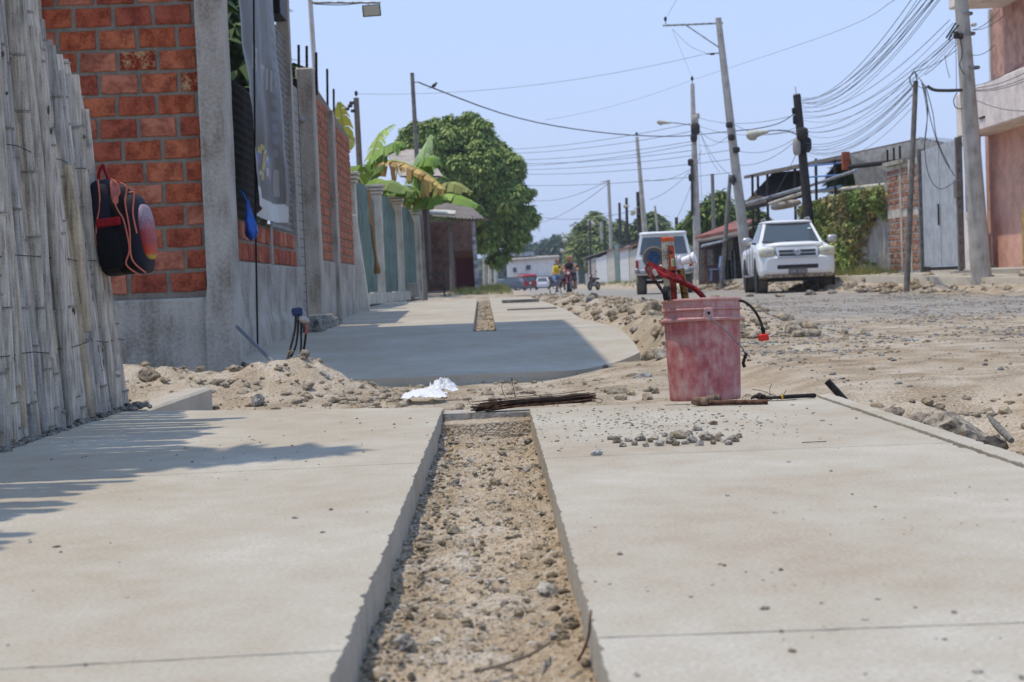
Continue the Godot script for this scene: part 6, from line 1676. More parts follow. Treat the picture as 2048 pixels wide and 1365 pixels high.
	for q in [[96.0, 112.0, 3.1, "roof_red", "low red roof above the cream wall"], [116.0, 156.0, 3.3, "roofing", "long rusty sheet roof above the whitish walls"]]:
		g = G.new(); slab4(g, V(9.3, q[2] - 0.3, -q[0]), V(9.3, q[2] - 0.35, -q[1]), V(13.5, q[2] + 0.7, -q[1]), V(13.5, q[2] + 0.7, -q[0]), 0.1)
		tag(part(g, "sheet_roof", S[q[3]]), q[4], "roof")
	# trees behind that row
	for q in [[1190, 470, 175.0, 50, 0.3, "tall light green tree behind the far wall"], [1240, 470, 160.0, 34, 0.1, "dark green tree beside the tall poles"], [1300, 452, 130.0, 32, 0.0, "greyish tree above the red roof"], [1170, 500, 170.0, 34, 0.5, "yellow-green bush behind the far wall"], [1212, 510, 150.0, 30, 0.2, "low green bush above the long sheet roof"], [1330, 500, 110.0, 26, 0.0, "dark bush behind the white off-roader"]]:
		var p := at(q[0], q[1], q[2])
		var t := thing("broadleaf_tree", q[5], "tree", V(p.x, -0.1, p.z))
		g = G.new(); g.rod(V(0, 0, 0), V(0, p.y, 0), 0.2, 0.1); part(g, "trunk", S.bark, t)
		var r: float = q[3] * q[2] / FOCAL
		crown(t, [[V(0, p.y, 0), V(r, r * 0.9, r)], [V(r * 0.7, p.y - r * 0.5, 0.2), V(r, r, r) * 0.65], [V(-r * 0.7, p.y - r * 0.4, 0), V(r, r, r) * 0.6], [V(0.1, p.y + r * 0.5, 0), V(r, r, r) * 0.5]], 500, [Color(0.1, 0.15, 0.04).lerp(Color(0.25, 0.28, 0.05), q[4]), Color(0.18, 0.22, 0.08).lerp(Color(0.32, 0.34, 0.08), q[4])], 0.85, int(q[0]))

func make_far() -> void:
	var g := G.new()
	# white house closing the street
	var h := thing("white_house", "white two-storey house with dark lower floor closing the street", "house", at(1068, 575, 225.0))
	var k := 225.0 / FOCAL
	g = G.new(); g.box(V(0.0, 39 * k, -3.0), V(104 * k, 34 * k, 6.0)); part(g, "upper_wall", S.white, h)
	g = G.new(); g.box(V(0.6, 11 * k, -3.3), V(100 * k, 26 * k, 6.0)); part(g, "lower_wall", mat(lin(0.25, 0.19, 0.16), 0.9, T.stain, 2.0), h)
	g = G.new(); slab4(g, V(-53 * k, 57 * k, 0.5), V(54 * k, 60 * k, 0.5), V(54 * k, 64 * k, -7.0), V(-40 * k, 64 * k, -7.0), 0.25); part(g, "roof", S.roof_tan, h)
	g = G.new(); g.box(V(-20 * k, 68 * k, -5.0), V(50 * k, 8 * k, 3.0)); part(g, "roof_room", S.galv, h)
	for q in [[-37, 36, 7, 9], [-10, 40, 9, 9], [46, 40, 8, 11]]:
		g = G.new(); g.box(V(q[0] * k, q[1] * k, 0.04), V(q[2] * k, q[3] * k, 0.12)); var w := part(g, "window", S.glass, h)
		g = G.new(); g.box(V(q[0] * k, (q[1] - q[3] * 0.5 - 0.7) * k, 0.08), V((q[2] + 1.5) * k, 0.9 * k, 0.3)); part(g, "sill", S.white, w)
	g = G.new(); slab4(g, V(-36 * k, 22 * k, 2.0), V(-8 * k, 24 * k, 2.0), V(-8 * k, 28 * k, 0.0), V(-30 * k, 28 * k, 0.0), 0.15); part(g, "awning", S.roof_red, h)
	g = G.new(); g.box(V(22 * k, 21 * k, 1.0), V(58 * k, 3 * k, 2.0)); part(g, "ledge", S.concrete, h)
	# trees behind it and wooded rise
	for q in [[1118, 490, 300.0, 30, "dark conifer-like tree right of the white house"], [1095, 495, 310.0, 24, "dark tree behind the white house roof"], [1140, 485, 330.0, 26, "dark tree at the far bend of the street"], [1060, 500, 320.0, 26, "green tree behind the white house"], [1035, 505, 300.0, 24, "green tree left of the white house"], [1150, 505, 290.0, 20, "small green tree beside the far lamp posts"]]:
		var p := at(q[0], q[1], q[2])
		var t := thing("far_tree", q[4], "tree", V(p.x, -0.4, p.z))
		g = G.new(); g.rod(V(0, 0, 0), V(0, p.y, 0), 0.3, 0.15); part(g, "trunk", S.bark, t)
		var r: float = q[3] * q[2] / FOCAL
		crown(t, [[V(0, p.y * 0.95, 0), V(r, r * 1.1, r)], [V(r * 0.6, p.y * 0.6, 0), V(r, r, r) * 0.8], [V(-r * 0.7, p.y * 0.6, 0), V(r, r, r) * 0.8]], 420, [Color(0.05, 0.085, 0.04), Color(0.09, 0.13, 0.05)], 1.2, int(q[0]) + 3)
	var xfs: Array = []; var cols: Array = []
	for z in 1600:
		var d := rr(380.0, 460.0); var x := rr(-40.0, 75.0)
		var s := rr(2.0, 4.0)
		xfs.append(Transform3D(Basis.from_euler(V(0, rr(0, 6), 0)).scaled(V(s, s, s)), V(x, rr(-0.5, 9.0 + 2.5 * N1.get_noise_2d(x * 0.4, 1.0)), -d)))
		cols.append(Color(0.07, 0.12, 0.05).lerp(Color(0.12, 0.17, 0.07), rng.randf()))
	tag(many("wooded_rise", spray_mesh(2), S.leaf, xfs, cols), "wooded rise closing the far end of the street", "woodland")
	# faint blue hills
	g = G.new()
	var rows: Array = []
	for i in 60:
		var x := lerpf(-1400.0, 2400.0, i / 59.0)
		var hh := 42.0 + 26.0 * N1.get_noise_2d(x * 0.012, 2.0) + 20.0 * N1.get_noise_2d(x * 0.04, 9.0)
		rows.append(PackedVector3Array([V(x, -5, -2400), V(x, hh * 0.6, -2500), V(x, hh, -2700), V(x, -5, -3100)]))
	g.sheet(rows); struct(g, "hills", mat(lin(0.1, 0.13, 0.07), 1.0))

# ---------------------------------------------------------------- vehicles
func ring(w: float, y0: float, y1: float, z: float, tuck := 0.86) -> PackedVector3Array:
	var r := PackedVector3Array()
	for q in [[-0.88, 0.0], [0.88, 0.0], [0.97, 0.08], [1.0, 0.25], [1.0, 0.62], [0.985, 0.8], [0.95, 0.93], [tuck, 1.0], [-tuck, 1.0], [-0.95, 0.93], [-0.985, 0.8], [-1.0, 0.62], [-1.0, 0.25], [-0.97, 0.08]]:
		r.append(V(q[0] * w, lerpf(y0, y1, q[1]), z))
	return r

func wheel(parent: Node, p: Vector3, r: float, w: float, hub: Material) -> void:
	var g := G.new()
	g.lathe([Vector2(r * 0.6, -w * 0.5), Vector2(r * 0.93, -w * 0.5), Vector2(r, -w * 0.36), Vector2(r, w * 0.36), Vector2(r * 0.93, w * 0.5), Vector2(r * 0.6, w * 0.5)], 28, Vector3.ZERO, Basis.from_euler(V(0, 0, PI / 2)))
	var o := part(g, "wheel", S.rubber_dust, parent); o.position = p
	g = G.new(); g.lathe([Vector2(0.0, -w * 0.44), Vector2(r * 0.2, -w * 0.47), Vector2(r * 0.55, -w * 0.36), Vector2(r * 0.62, -w * 0.44), Vector2(r * 0.62, w * 0.44), Vector2(r * 0.55, w * 0.36), Vector2(r * 0.2, w * 0.47), Vector2(0.0, w * 0.44)], 20, Vector3.ZERO, Basis.from_euler(V(0, 0, PI / 2)))
	part(g, "rim", hub, o)

func pane(parent: Node, called: String, q: Array, m: Material) -> void:
	var g := G.new()
	var out: Vector3 = (q[0] + q[1] + q[2] + q[3]) * 0.25 - V(0, 1.3, -2.2)
	g.quad(q[0], q[1], q[2], q[3], out)
	part(g, called, m, parent)

func make_pickup() -> void:
	S.rubber_dust = mat(lin(0.17, 0.15, 0.125), 0.95, T.mottle, 0.3)
	var p := at(1597, 580, 37.0); p.y = road_y(37.0)
	var c := thing("pickup_truck", "white double-cab pickup truck driving towards the bucket", "pickup truck", p)
	c.rotation.y = deg_to_rad(-4.8); c.scale = V(1.02, 1.05, 1.02)
	var w: Material = S.car_white; var dark: Material = mat(lin(0.02, 0.02, 0.021), 0.6)
	var dust := mat(lin(0.44, 0.36, 0.26), 0.9, T.blotch, 0.5)
	var g := G.new()
	g.loft([ring(0.74, 0.5, 0.83, 0.06, 0.8), ring(0.84, 0.41, 0.88, 0.0), ring(0.90, 0.38, 0.97, -0.1), ring(0.93, 0.37, 1.06, -0.25), ring(0.945, 0.37, 1.12, -0.55), ring(0.945, 0.38, 1.19, -1.15), ring(0.94, 0.38, 1.22, -1.45), ring(0.93, 0.4, 1.18, -1.5), ring(0.93, 0.4, 1.18, -3.25), ring(0.92, 0.42, 1.14, -3.3), ring(0.92, 0.45, 1.14, -5.0), ring(0.9, 0.5, 1.12, -5.1)])
	part(g, "body", w, c)
	g = G.new(); g.loft([ring(0.82, 0.37, 0.46, 0.03), ring(0.89, 0.36, 0.42, -0.1), ring(0.9, 0.34, 0.4, -0.5)]); part(g, "dusty_skirt", dust, c)
	# hood bulge
	g = G.new(); g.pillow(V(0, 1.12, -0.75), V(0.7, 0.1, 0.62), 0.7, 0.5); part(g, "hood", w, c)
	# greenhouse: white shell, glass slightly proud
	var low := [V(-0.80, 1.17, -1.28), V(0.80, 1.17, -1.28), V(0.84, 1.17, -3.2), V(-0.84, 1.17, -3.2)]
	var top := [V(-0.60, 1.73, -1.95), V(0.60, 1.73, -1.95), V(0.62, 1.73, -3.0), V(-0.62, 1.73, -3.0)]
	g = G.new(); g.loft([PackedVector3Array(low), PackedVector3Array(top)]); part(g, "cab", w, c)
	g = G.new(); g.pillow(V(0, 1.73, -2.45), V(0.655, 0.055, 0.63), 0.6, 0.35); part(g, "roof", w, c)
	var mx := func(a: float, b: float, i: int, j: int) -> Vector3: return low[i].lerp(low[j], a).lerp(top[i].lerp(top[j], a), b)
	var n := V(0, 0.012, 0.02)
	pane(c, "windscreen", [mx.call(0.05, 0.08, 0, 1) + n, mx.call(0.95, 0.08, 0, 1) + n, mx.call(0.94, 0.93, 0, 1) + n, mx.call(0.06, 0.93, 0, 1) + n], S.screen)
	for s in [[0, 3, -0.012], [1, 2, 0.012]]:
		var k := V(s[2], 0.003, 0)
		pane(c, "front_window", [mx.call(0.16, 0.12, s[0], s[1]) + k, mx.call(0.5, 0.12, s[0], s[1]) + k, mx.call(0.5, 0.9, s[0], s[1]) + k, mx.call(0.12, 0.9, s[0], s[1]) + k], S.screen)
		pane(c, "rear_window", [mx.call(0.55, 0.12, s[0], s[1]) + k, mx.call(0.92, 0.12, s[0], s[1]) + k, mx.call(0.88, 0.9, s[0], s[1]) + k, mx.call(0.55, 0.9, s[0], s[1]) + k], S.screen)
		var sx: float = signf(s[2])
		g = G.new(); g.pillow(V(sx * 1.06, 1.27, -1.5), V(0.13, 0.1, 0.07), 0.7, 0.7, Basis.IDENTITY, 14, 8); var mo := part(g, "mirror", S.chrome_dust, c)
		g = G.new(); g.rod(V(sx * 0.84, 1.2, -1.52), V(sx * 1.0, 1.24, -1.5), 0.025); part(g, "mirror_arm", dark, mo)
		# lamps
		g = G.new(); g.pillow(V(sx * 0.72, 0.97, -0.09), V(0.2, 0.115, 0.14), 0.6, 0.6); var hl := part(g, "headlight", mat(lin(0.62, 0.6, 0.46), 0.12), c)
		g = G.new(); g.pillow(V(sx * 0.69, 0.97, 0.025), V(0.085, 0.06, 0.03), 0.8, 0.8, Basis.IDENTITY, 12, 8); part(g, "reflector", S.chrome_dust, hl)
		g = G.new(); g.lathe([Vector2(0.0, 0.004), Vector2(0.055, 0.004), Vector2(0.075, -0.01)], 16, V(sx * 0.72, 0.585, 0.03), Basis.from_euler(V(PI / 2, 0, 0))); part(g, "fog_lamp", dark, c)
		# wheel arches, doors, step
		for z in [-0.85, -4.0]:
			g = G.new(); g.lathe([Vector2(0.0, 0.02), Vector2(0.43, 0.02), Vector2(0.44, -0.02)], 24, V(sx * 0.925, 0.44, z), Basis.from_euler(V(0, 0, -sx * PI / 2))); part(g, "wheel_arch", dark, c)
			wheel(c, V(sx * 0.80, 0.36, z), 0.375, 0.27, S.chrome_dust)
		g = G.new(); g.box(V(sx * 0.96, 0.42, -2.35), V(0.12, 0.05, 1.9), Basis.IDENTITY, 0.015); part(g, "side_step", S.steel, c)
		for z in [-1.62, -2.42, -3.24]:
			g = G.new(); g.box(V(sx * 0.936, 0.8, z), V(0.012, 0.66, 0.014)); part(g, "door_gap", dark, c)
		for z in [-2.25, -3.05]:
			g = G.new(); g.box(V(sx * 0.945, 0.98, z), V(0.03, 0.03, 0.16), Basis.IDENTITY, 0.008); part(g, "door_handle", S.chrome_dust, c)
		g = G.new(); g.tube(path([V(sx * 0.56, 1.77, -1.95), V(sx * 0.56, 1.83, -2.05), V(sx * 0.56, 1.83, -2.9), V(sx * 0.56, 1.77, -3.0)], 3), 0.022, 7); part(g, "roof_rail", S.steel, c)
	# grille, bumper intake, plate, badge
	g = G.new(); g.loft([PackedVector3Array([V(-0.48, 0.84, 0.06), V(0.48, 0.84, 0.06), V(0.54, 1.03, -0.06), V(0.46, 1.08, -0.1), V(-0.46, 1.08, -0.1), V(-0.54, 1.03, -0.06)]), PackedVector3Array([V(-0.46, 0.84, 0.1), V(0.46, 0.84, 0.1), V(0.52, 1.03, -0.01), V(0.44, 1.08, -0.05), V(-0.44, 1.08, -0.05), V(-0.52, 1.03, -0.01)])]); var gr := part(g, "grille", S.chrome_dust, c)
	for y in [0.905, 0.985]:
		g = G.new(); g.box(V(0, y, 0.075 - (y - 0.9) * 0.66), V(0.88, 0.065, 0.02), Basis.from_euler(V(-0.6, 0, 0)), 0.006); part(g, "grille_slot", dark, gr)
	g = G.new()
	for e in [[0.085, 0.06, 0.0, 0.0], [0.05, 0.03, 0.0, 0.022], [0.026, 0.058, 0.0, 0.0]]:
		var pts := PackedVector3Array()
		for k in 25: pts.append(V(e[0] * cos(TAU * k / 24.0), 0.955 + e[3] + e[1] * sin(TAU * k / 24.0), 0.1))
		g.tube(pts, 0.009, 6, false)
	part(g, "badge", S.chrome, gr)
	g = G.new(); g.box(V(0, 0.615, 0.052), V(0.98, 0.095, 0.05), Basis.IDENTITY, 0.01); part(g, "intake", mat(lin(0.05, 0.035, 0.032), 0.7), c)
	g = G.new(); g.box(V(0, 0.505, 0.085), V(0.44, 0.16, 0.012), Basis.IDENTITY, 0.004); var pl := part(g, "number_plate", mat(lin(0.16, 0.15, 0.14), 0.6), c)
	var tm := TextMesh.new(); tm.text = "GSB 9352"; tm.font_size = 32; tm.pixel_size = 0.0026; tm.depth = 0.004
	var f := SystemFont.new(); f.font_names = PackedStringArray(["Droid Sans Mono"]); tm.font = f
	var to := part(tm, "plate_text", mat(lin(0.6, 0.58, 0.52), 0.7), pl); to.position = V(0, 0.505, 0.094)
	g = G.new(); g.box(V(0, 0.33, -0.6), V(1.3, 0.12, 1.0)); part(g, "chassis", dark, c)
	g = G.new(); g.box(V(0, 0.33, -4.0), V(1.3, 0.14, 0.2)); part(g, "rear_axle", dark, c)
	for x in [-0.3, 0.28]:
		g = G.new(); g.rod(V(x, 1.22, -1.2), V(x - 0.42, 1.25, -1.27), 0.012); part(g, "wiper", dark, c)
	g = G.new(); g.box(V(0.52, 1.55, -1.68), V(0.07, 0.05, 0.012), Basis.from_euler(V(-0.85, 0, 0))); part(g, "sticker", mat(lin(0.4, 0.62, 0.55), 0.5), c)
	g = G.new(); g.box(V(0, 1.13, -4.15), V(1.5, 0.04, 1.6)); part(g, "load_bed", dark, c)

func make_offroader() -> void:
	var p := at(1330, 586, 47.0); p.y = road_y(47.0)
	var c := thing("off_roader", "white boxy off-road car seen from behind with spare wheel", "off-road car", p)
	c.rotation.y = deg_to_rad(-6.5)
	var w: Material = S.car_white; var dark: Material = mat(lin(0.03, 0.03, 0.03), 0.7)
	var g := G.new()
	g.loft([ring(0.87, 0.62, 1.12, 0.0, 0.95), ring(0.9, 0.6, 1.15, -0.05, 0.95), ring(0.9, 0.6, 1.15, -2.8, 0.95), ring(0.88, 0.62, 1.12, -4.0), ring(0.8, 0.65, 1.0, -4.3)]); part(g, "body", w, c)
	var low := [V(-0.88, 1.12, -0.02), V(0.88, 1.12, -0.02), V(0.88, 1.12, -2.6), V(-0.88, 1.12, -2.6)]
	var top := [V(-0.71, 1.88, -0.14), V(0.71, 1.88, -0.14), V(0.71, 1.88, -2.2), V(-0.71, 1.88, -2.2)]
	g = G.new(); g.loft([PackedVector3Array(low), PackedVector3Array(top)]); part(g, "cabin", w, c)
	g = G.new(); g.pillow(V(0, 1.9, -1.15), V(0.76, 0.07, 1.1), 0.4, 0.25); part(g, "roof", w, c)
	var mx := func(a: float, b: float) -> Vector3: return low[0].lerp(low[1], a).lerp(top[0].lerp(top[1], a), b) + V(0, 0.002, 0.015)
	pane(c, "rear_window", [mx.call(0.06, 0.16), mx.call(0.66, 0.16), mx.call(0.66, 0.88), mx.call(0.06, 0.88)], S.screen)
	pane(c, "small_window", [mx.call(0.71, 0.16), mx.call(0.94, 0.16), mx.call(0.94, 0.88), mx.call(0.71, 0.88)], S.screen)
	for s in [[0, 3, -0.012], [1, 2, 0.012]]:
		var k := V(s[2], 0, 0)
		var q := func(a: float, b: float) -> Vector3: return low[s[0]].lerp(low[s[1]], a).lerp(top[s[0]].lerp(top[s[1]], a), b) + k
		pane(c, "side_window", [q.call(0.05, 0.2), q.call(0.5, 0.2), q.call(0.5, 0.88), q.call(0.06, 0.88)], S.screen)
		var sx: float = signf(s[2])
		g = G.new(); g.box(V(sx * 0.84, 0.95, 0.02), V(0.09, 0.26, 0.05), Basis.IDENTITY, 0.015); part(g, "tail_light", mat(lin(0.4, 0.03, 0.02), 0.3), c)
		g = G.new(); g.box(V(sx * 0.86, 0.74, 0.05), V(0.14, 0.16, 0.16), Basis.IDENTITY, 0.03); part(g, "bumper_corner", S.galv, c)
		for z in [-0.85, -3.4]: wheel(c, V(sx * 0.74, 0.37, z), 0.385, 0.29, S.chrome_dust)
	g = G.new(); g.box(V(0, 0.72, 0.04), V(1.6, 0.14, 0.12), Basis.IDENTITY, 0.03); part(g, "bumper", S.galv, c)
	g = G.new(); g.box(V(0, 0.58, -0.8), V(1.3, 0.2, 1.4)); part(g, "underbody", dark, c)
	g = G.new(); g.rod(V(-0.7, 0.38, -0.85), V(0.7, 0.38, -0.85), 0.06); part(g, "axle", dark, c)
	g = G.new(); g.lathe([Vector2(0.0, 0.14), Vector2(0.2, 0.14), Vector2(0.24, 0.12), Vector2(0.31, 0.16), Vector2(0.36, 0.12), Vector2(0.36, 0.0)], 28, V(-0.30, 1.15, 0.02), Basis.from_euler(V(PI / 2, 0, 0))); var sp := part(g, "spare_wheel", S.rubber_dust, c)
	g = G.new(); g.lathe([Vector2(0.0, 0.15), Vector2(0.21, 0.145)], 24, V(-0.30, 1.15, 0.025), Basis.from_euler(V(PI / 2, 0, 0))); part(g, "cover_print", mat(lin(0.03, 0.08, 0.18), 0.5, T.blotch, 0.4), sp)
	g = G.new(); g.pillow(V(-0.1, 1.35, -1.6), V(0.24, 0.3, 0.15), 1, 1, Basis.IDENTITY, 10, 8); part(g, "seat", dark, c)

func small_car(called: String, label: String, px: float, py: float, d: float, col: Color, turn: float, length := 4.0) -> void:
	var p := at(px, py, d); p.y = road_y(d)
	var c := thing(called, label, "car", p)
	c.rotation.y = deg_to_rad(turn)
	var m := mat(col, 0.3); m.clearcoat_enabled = true; m.clearcoat = 0.5
	var g := G.new(); g.loft([ring(0.7, 0.3, 0.7, length * 0.5), ring(0.82, 0.25, 0.8, length * 0.46), ring(0.84, 0.22, 0.9, length * 0.2), ring(0.84, 0.22, 0.9, -length * 0.4), ring(0.78, 0.3, 0.85, -length * 0.5)]); part(g, "body", m, c)
	var low := [V(-0.78, 0.88, length * 0.42), V(0.78, 0.88, length * 0.42), V(0.78, 0.88, -length * 0.3), V(-0.78, 0.88, -length * 0.3)]
	var top := [V(-0.58, 1.42, length * 0.26), V(0.58, 1.42, length * 0.26), V(0.58, 1.42, -length * 0.1), V(-0.58, 1.42, -length * 0.1)]
	g = G.new(); g.loft([PackedVector3Array(low), PackedVector3Array(top)]); part(g, "cabin", m, c)
	for s in [[0, 1, V(0, 0.01, 0.02)], [2, 3, V(0, 0.01, -0.02)], [1, 2, V(0.015, 0, 0)], [3, 0, V(-0.015, 0, 0)]]:
		var q := func(a: float, b: float) -> Vector3: return low[s[0]].lerp(low[s[1]], a).lerp(top[s[0]].lerp(top[s[1]], a), b) + s[2]
		pane(c, "window", [q.call(0.08, 0.1), q.call(0.92, 0.1), q.call(0.92, 0.88), q.call(0.08, 0.88)], S.screen)
	for sx in [-0.7, 0.7]:
		for z in [-length * 0.32, length * 0.32]: wheel(c, V(sx, 0.3, z), 0.31, 0.2, S.chrome_dust)
		g = G.new(); g.box(V(sx * 0.95, 0.75, length * 0.48), V(0.2, 0.14, 0.06)); part(g, "tail_light", mat(lin(0.4, 0.03, 0.02), 0.3), c)
	g = G.new(); g.box(V(0, 0.3, length * 0.48), V(1.5, 0.16, 0.1)); part(g, "bumper", mat(lin(0.05, 0.05, 0.05), 0.7), c)

func motorbike(c: Node, red: Material) -> void:
	var g := G.new()
	for z in [0.62, -0.62]:
		g = G.new(); g.lathe([Vector2(0.2, -0.05), Vector2(0.27, -0.05), Vector2(0.3, 0.0), Vector2(0.27, 0.05), Vector2(0.2, 0.05)], 22, V(0, 0.3, z), Basis.from_euler(V(0, 0, PI / 2))); var w := part(g, "wheel", S.rubber, c)
		g = G.new(); g.lathe([Vector2(0.0, -0.03), Vector2(0.2, -0.02), Vector2(0.2, 0.02), Vector2(0.0, 0.03)], 14, V(0, 0.3, z), Basis.from_euler(V(0, 0, PI / 2))); part(g, "spoked_hub", S.steel, w)
	for sx in [-0.07, 0.07]:
		g = G.new(); g.rod(V(sx, 0.3, 0.62), V(sx, 0.92, 0.42), 0.022); part(g, "fork", S.steel, c)
	g = G.new(); g.pillow(V(0, 0.55, 0.6), V(0.07, 0.05, 0.26), 0.8, 0.8, Basis.from_euler(V(-0.1, 0, 0)), 12, 8); part(g, "mudguard", red, c)
	g = G.new(); g.pillow(V(0, 0.98, 0.5), V(0.13, 0.16, 0.12), 0.8, 0.8, Basis.IDENTITY, 14, 10); var hd := part(g, "fairing", red, c)
	g = G.new(); g.pillow(V(0, 0.97, 0.6), V(0.075, 0.075, 0.05), 1, 1, Basis.IDENTITY, 12, 8); part(g, "headlight", mat(lin(0.6, 0.6, 0.56), 0.1), hd)
	g = G.new(); g.pillow(V(0, 0.72, 0.12), V(0.15, 0.17, 0.36), 0.8, 0.8, Basis.IDENTITY, 14, 10); part(g, "tank", red, c)
	g = G.new(); g.pillow(V(0, 0.42, 0.0), V(0.14, 0.16, 0.26), 0.7, 0.7, Basis.IDENTITY, 12, 8); part(g, "engine", S.steel, c)
	g = G.new(); g.pillow(V(0, 0.78, -0.42), V(0.14, 0.07, 0.42), 0.7, 0.7, Basis.IDENTITY, 12, 8); part(g, "saddle", S.rubber, c)
	g = G.new(); g.tube(path([V(-0.36, 1.06, 0.3), V(-0.2, 1.08, 0.42), V(0, 1.02, 0.45), V(0.2, 1.08, 0.42), V(0.36, 1.06, 0.3)], 4), 0.016, 6); part(g, "handlebar", S.steel, c)
	for sx in [-0.34, 0.34]:
		g = G.new(); g.pillow(V(sx * 1.1, 1.26, 0.34), V(0.065, 0.045, 0.015), 0.8, 0.8, Basis.IDENTITY, 10, 6); var mi := part(g, "mirror", S.black, c)
		g = G.new(); g.rod(V(sx * 0.8, 1.07, 0.38), V(sx * 1.08, 1.25, 0.34), 0.008); part(g, "stalk", S.black, mi)
	g = G.new(); g.rod(V(0.16, 0.36, 0.1), V(0.18, 0.42, -0.75), 0.045); part(g, "exhaust", S.steel, c)

# one continuous surface round tapered bones, coloured by the nearest bone
func figure(bones: Array, cell: float) -> ArrayMesh:
	var lo := V(99, 99, 99); var hi := -lo
	for b in bones:
		for k in 2:
			var r: float = maxf(b[2], b[3]) + cell * 2.0
			lo = lo.min(b[k] - V(r, r, r)); hi = hi.max(b[k] + V(r, r, r))
	var nx := int((hi.x - lo.x) / cell) + 2; var ny := int((hi.y - lo.y) / cell) + 2; var nz := int((hi.z - lo.z) / cell) + 2
	var f := PackedFloat32Array(); f.resize(nx * ny * nz); f.fill(1.0)
	var soft := cell * 1.1
	var near := PackedInt32Array(); near.resize(nx * ny * nz)
	var best := PackedFloat32Array(); best.resize(nx * ny * nz); best.fill(9.0)
	for bi in bones.size():
		var b = bones[bi]
		var a0: Vector3 = b[0]; var a1: Vector3 = b[1]; var r0: float = b[2]; var r1: float = b[3]
		var reach := maxf(r0, r1) + cell * 2.5
		var p0 := a0.min(a1) - V(reach, reach, reach) - lo; var p1 := a0.max(a1) + V(reach, reach, reach) - lo
		var ab := a1 - a0; var l2 := maxf(ab.length_squared(), 1e-9)
		for i in range(maxi(0, int(p0.x / cell)), mini(nx, int(p1.x / cell) + 1)):
			for j in range(maxi(0, int(p0.y / cell)), mini(ny, int(p1.y / cell) + 1)):
				for k in range(maxi(0, int(p0.z / cell)), mini(nz, int(p1.z / cell) + 1)):
					var q := lo + V(i, j, k) * cell
					var t := clampf((q - a0).dot(ab) / l2, 0.0, 1.0)
					var d := q.distance_to(a0 + ab * t) - lerpf(r0, r1, t)
					var id := (i * ny + j) * nz + k
					if d < best[id]:
						best[id] = d; near[id] = bi
					var h := clampf(0.5 + 0.5 * (f[id] - d) / soft, 0.0, 1.0)
					f[id] = lerpf(f[id], d, h) - soft * h * (1.0 - h)
	var vid := {}
	var pos := PackedVector3Array(); var col := PackedColorArray()
	for i in nx - 1:
		for j in ny - 1:
			for k in nz - 1:
				var s := Vector3.ZERO; var m := 0; var inside := 0
				var bid := (i * ny + j) * nz + k
				var c8 := [bid, bid + ny * nz, bid + nz, bid + ny * nz + nz, bid + 1, bid + ny * nz + 1, bid + nz + 1, bid + ny * nz + nz + 1]
				for z in 8:
					if f[c8[z]] < 0.0: inside += 1
				if inside == 0 or inside == 8: continue
				for e in [[0, 1], [2, 3], [4, 5], [6, 7], [0, 2], [1, 3], [4, 6], [5, 7], [0, 4], [1, 5], [2, 6], [3, 7]]:
					var fa: float = f[c8[e[0]]]; var fb: float = f[c8[e[1]]]
					if (fa < 0.0) == (fb < 0.0): continue
					var t := fa / (fa - fb)
					var pa := V(e[0] & 1, (e[0] >> 1) & 1, e[0] >> 2); var pb := V(e[1] & 1, (e[1] >> 1) & 1, e[1] >> 2)
					s += pa.lerp(pb, t); m += 1
				vid[bid] = pos.size()
				pos.append(lo + (V(i, j, k) + s / m) * cell)
				col.append(bones[near[bid]][4])
	var nor := PackedVector3Array(); nor.resize(pos.size())
	var ix := PackedInt32Array()
	var st := [ny * nz, nz, 1]
	for bid in vid:
		for ax in 3:
			var u: int = st[(ax + 1) % 3]; var w: int = st[(ax + 2) % 3]
			var f0: float = f[bid]; var f1: float = f[bid + st[ax]]
			if (f0 < 0.0) == (f1 < 0.0): continue
			if not (vid.has(bid - u) and vid.has(bid - w) and vid.has(bid - u - w)): continue
			var q := [vid[bid], vid[bid - u], vid[bid - u - w], vid[bid - w]]
			if f0 > 0.0: q.reverse()
			ix.append_array([q[0], q[1], q[2], q[0], q[2], q[3]])
	for i in range(0, ix.size(), 3):
		var nn := (pos[ix[i + 2]] - pos[ix[i]]).cross(pos[ix[i + 1]] - pos[ix[i]])
		for z in 3: nor[ix[i + z]] += nn
	for i in nor.size(): nor[i] = nor[i].normalized()
	var arr := []; arr.resize(Mesh.ARRAY_MAX)
	arr[Mesh.ARRAY_VERTEX] = pos; arr[Mesh.ARRAY_NORMAL] = nor; arr[Mesh.ARRAY_COLOR] = col; arr[Mesh.ARRAY_INDEX] = ix
	var m := ArrayMesh.new(); m.add_surface_from_arrays(Mesh.PRIMITIVE_TRIANGLES, arr)
	return m

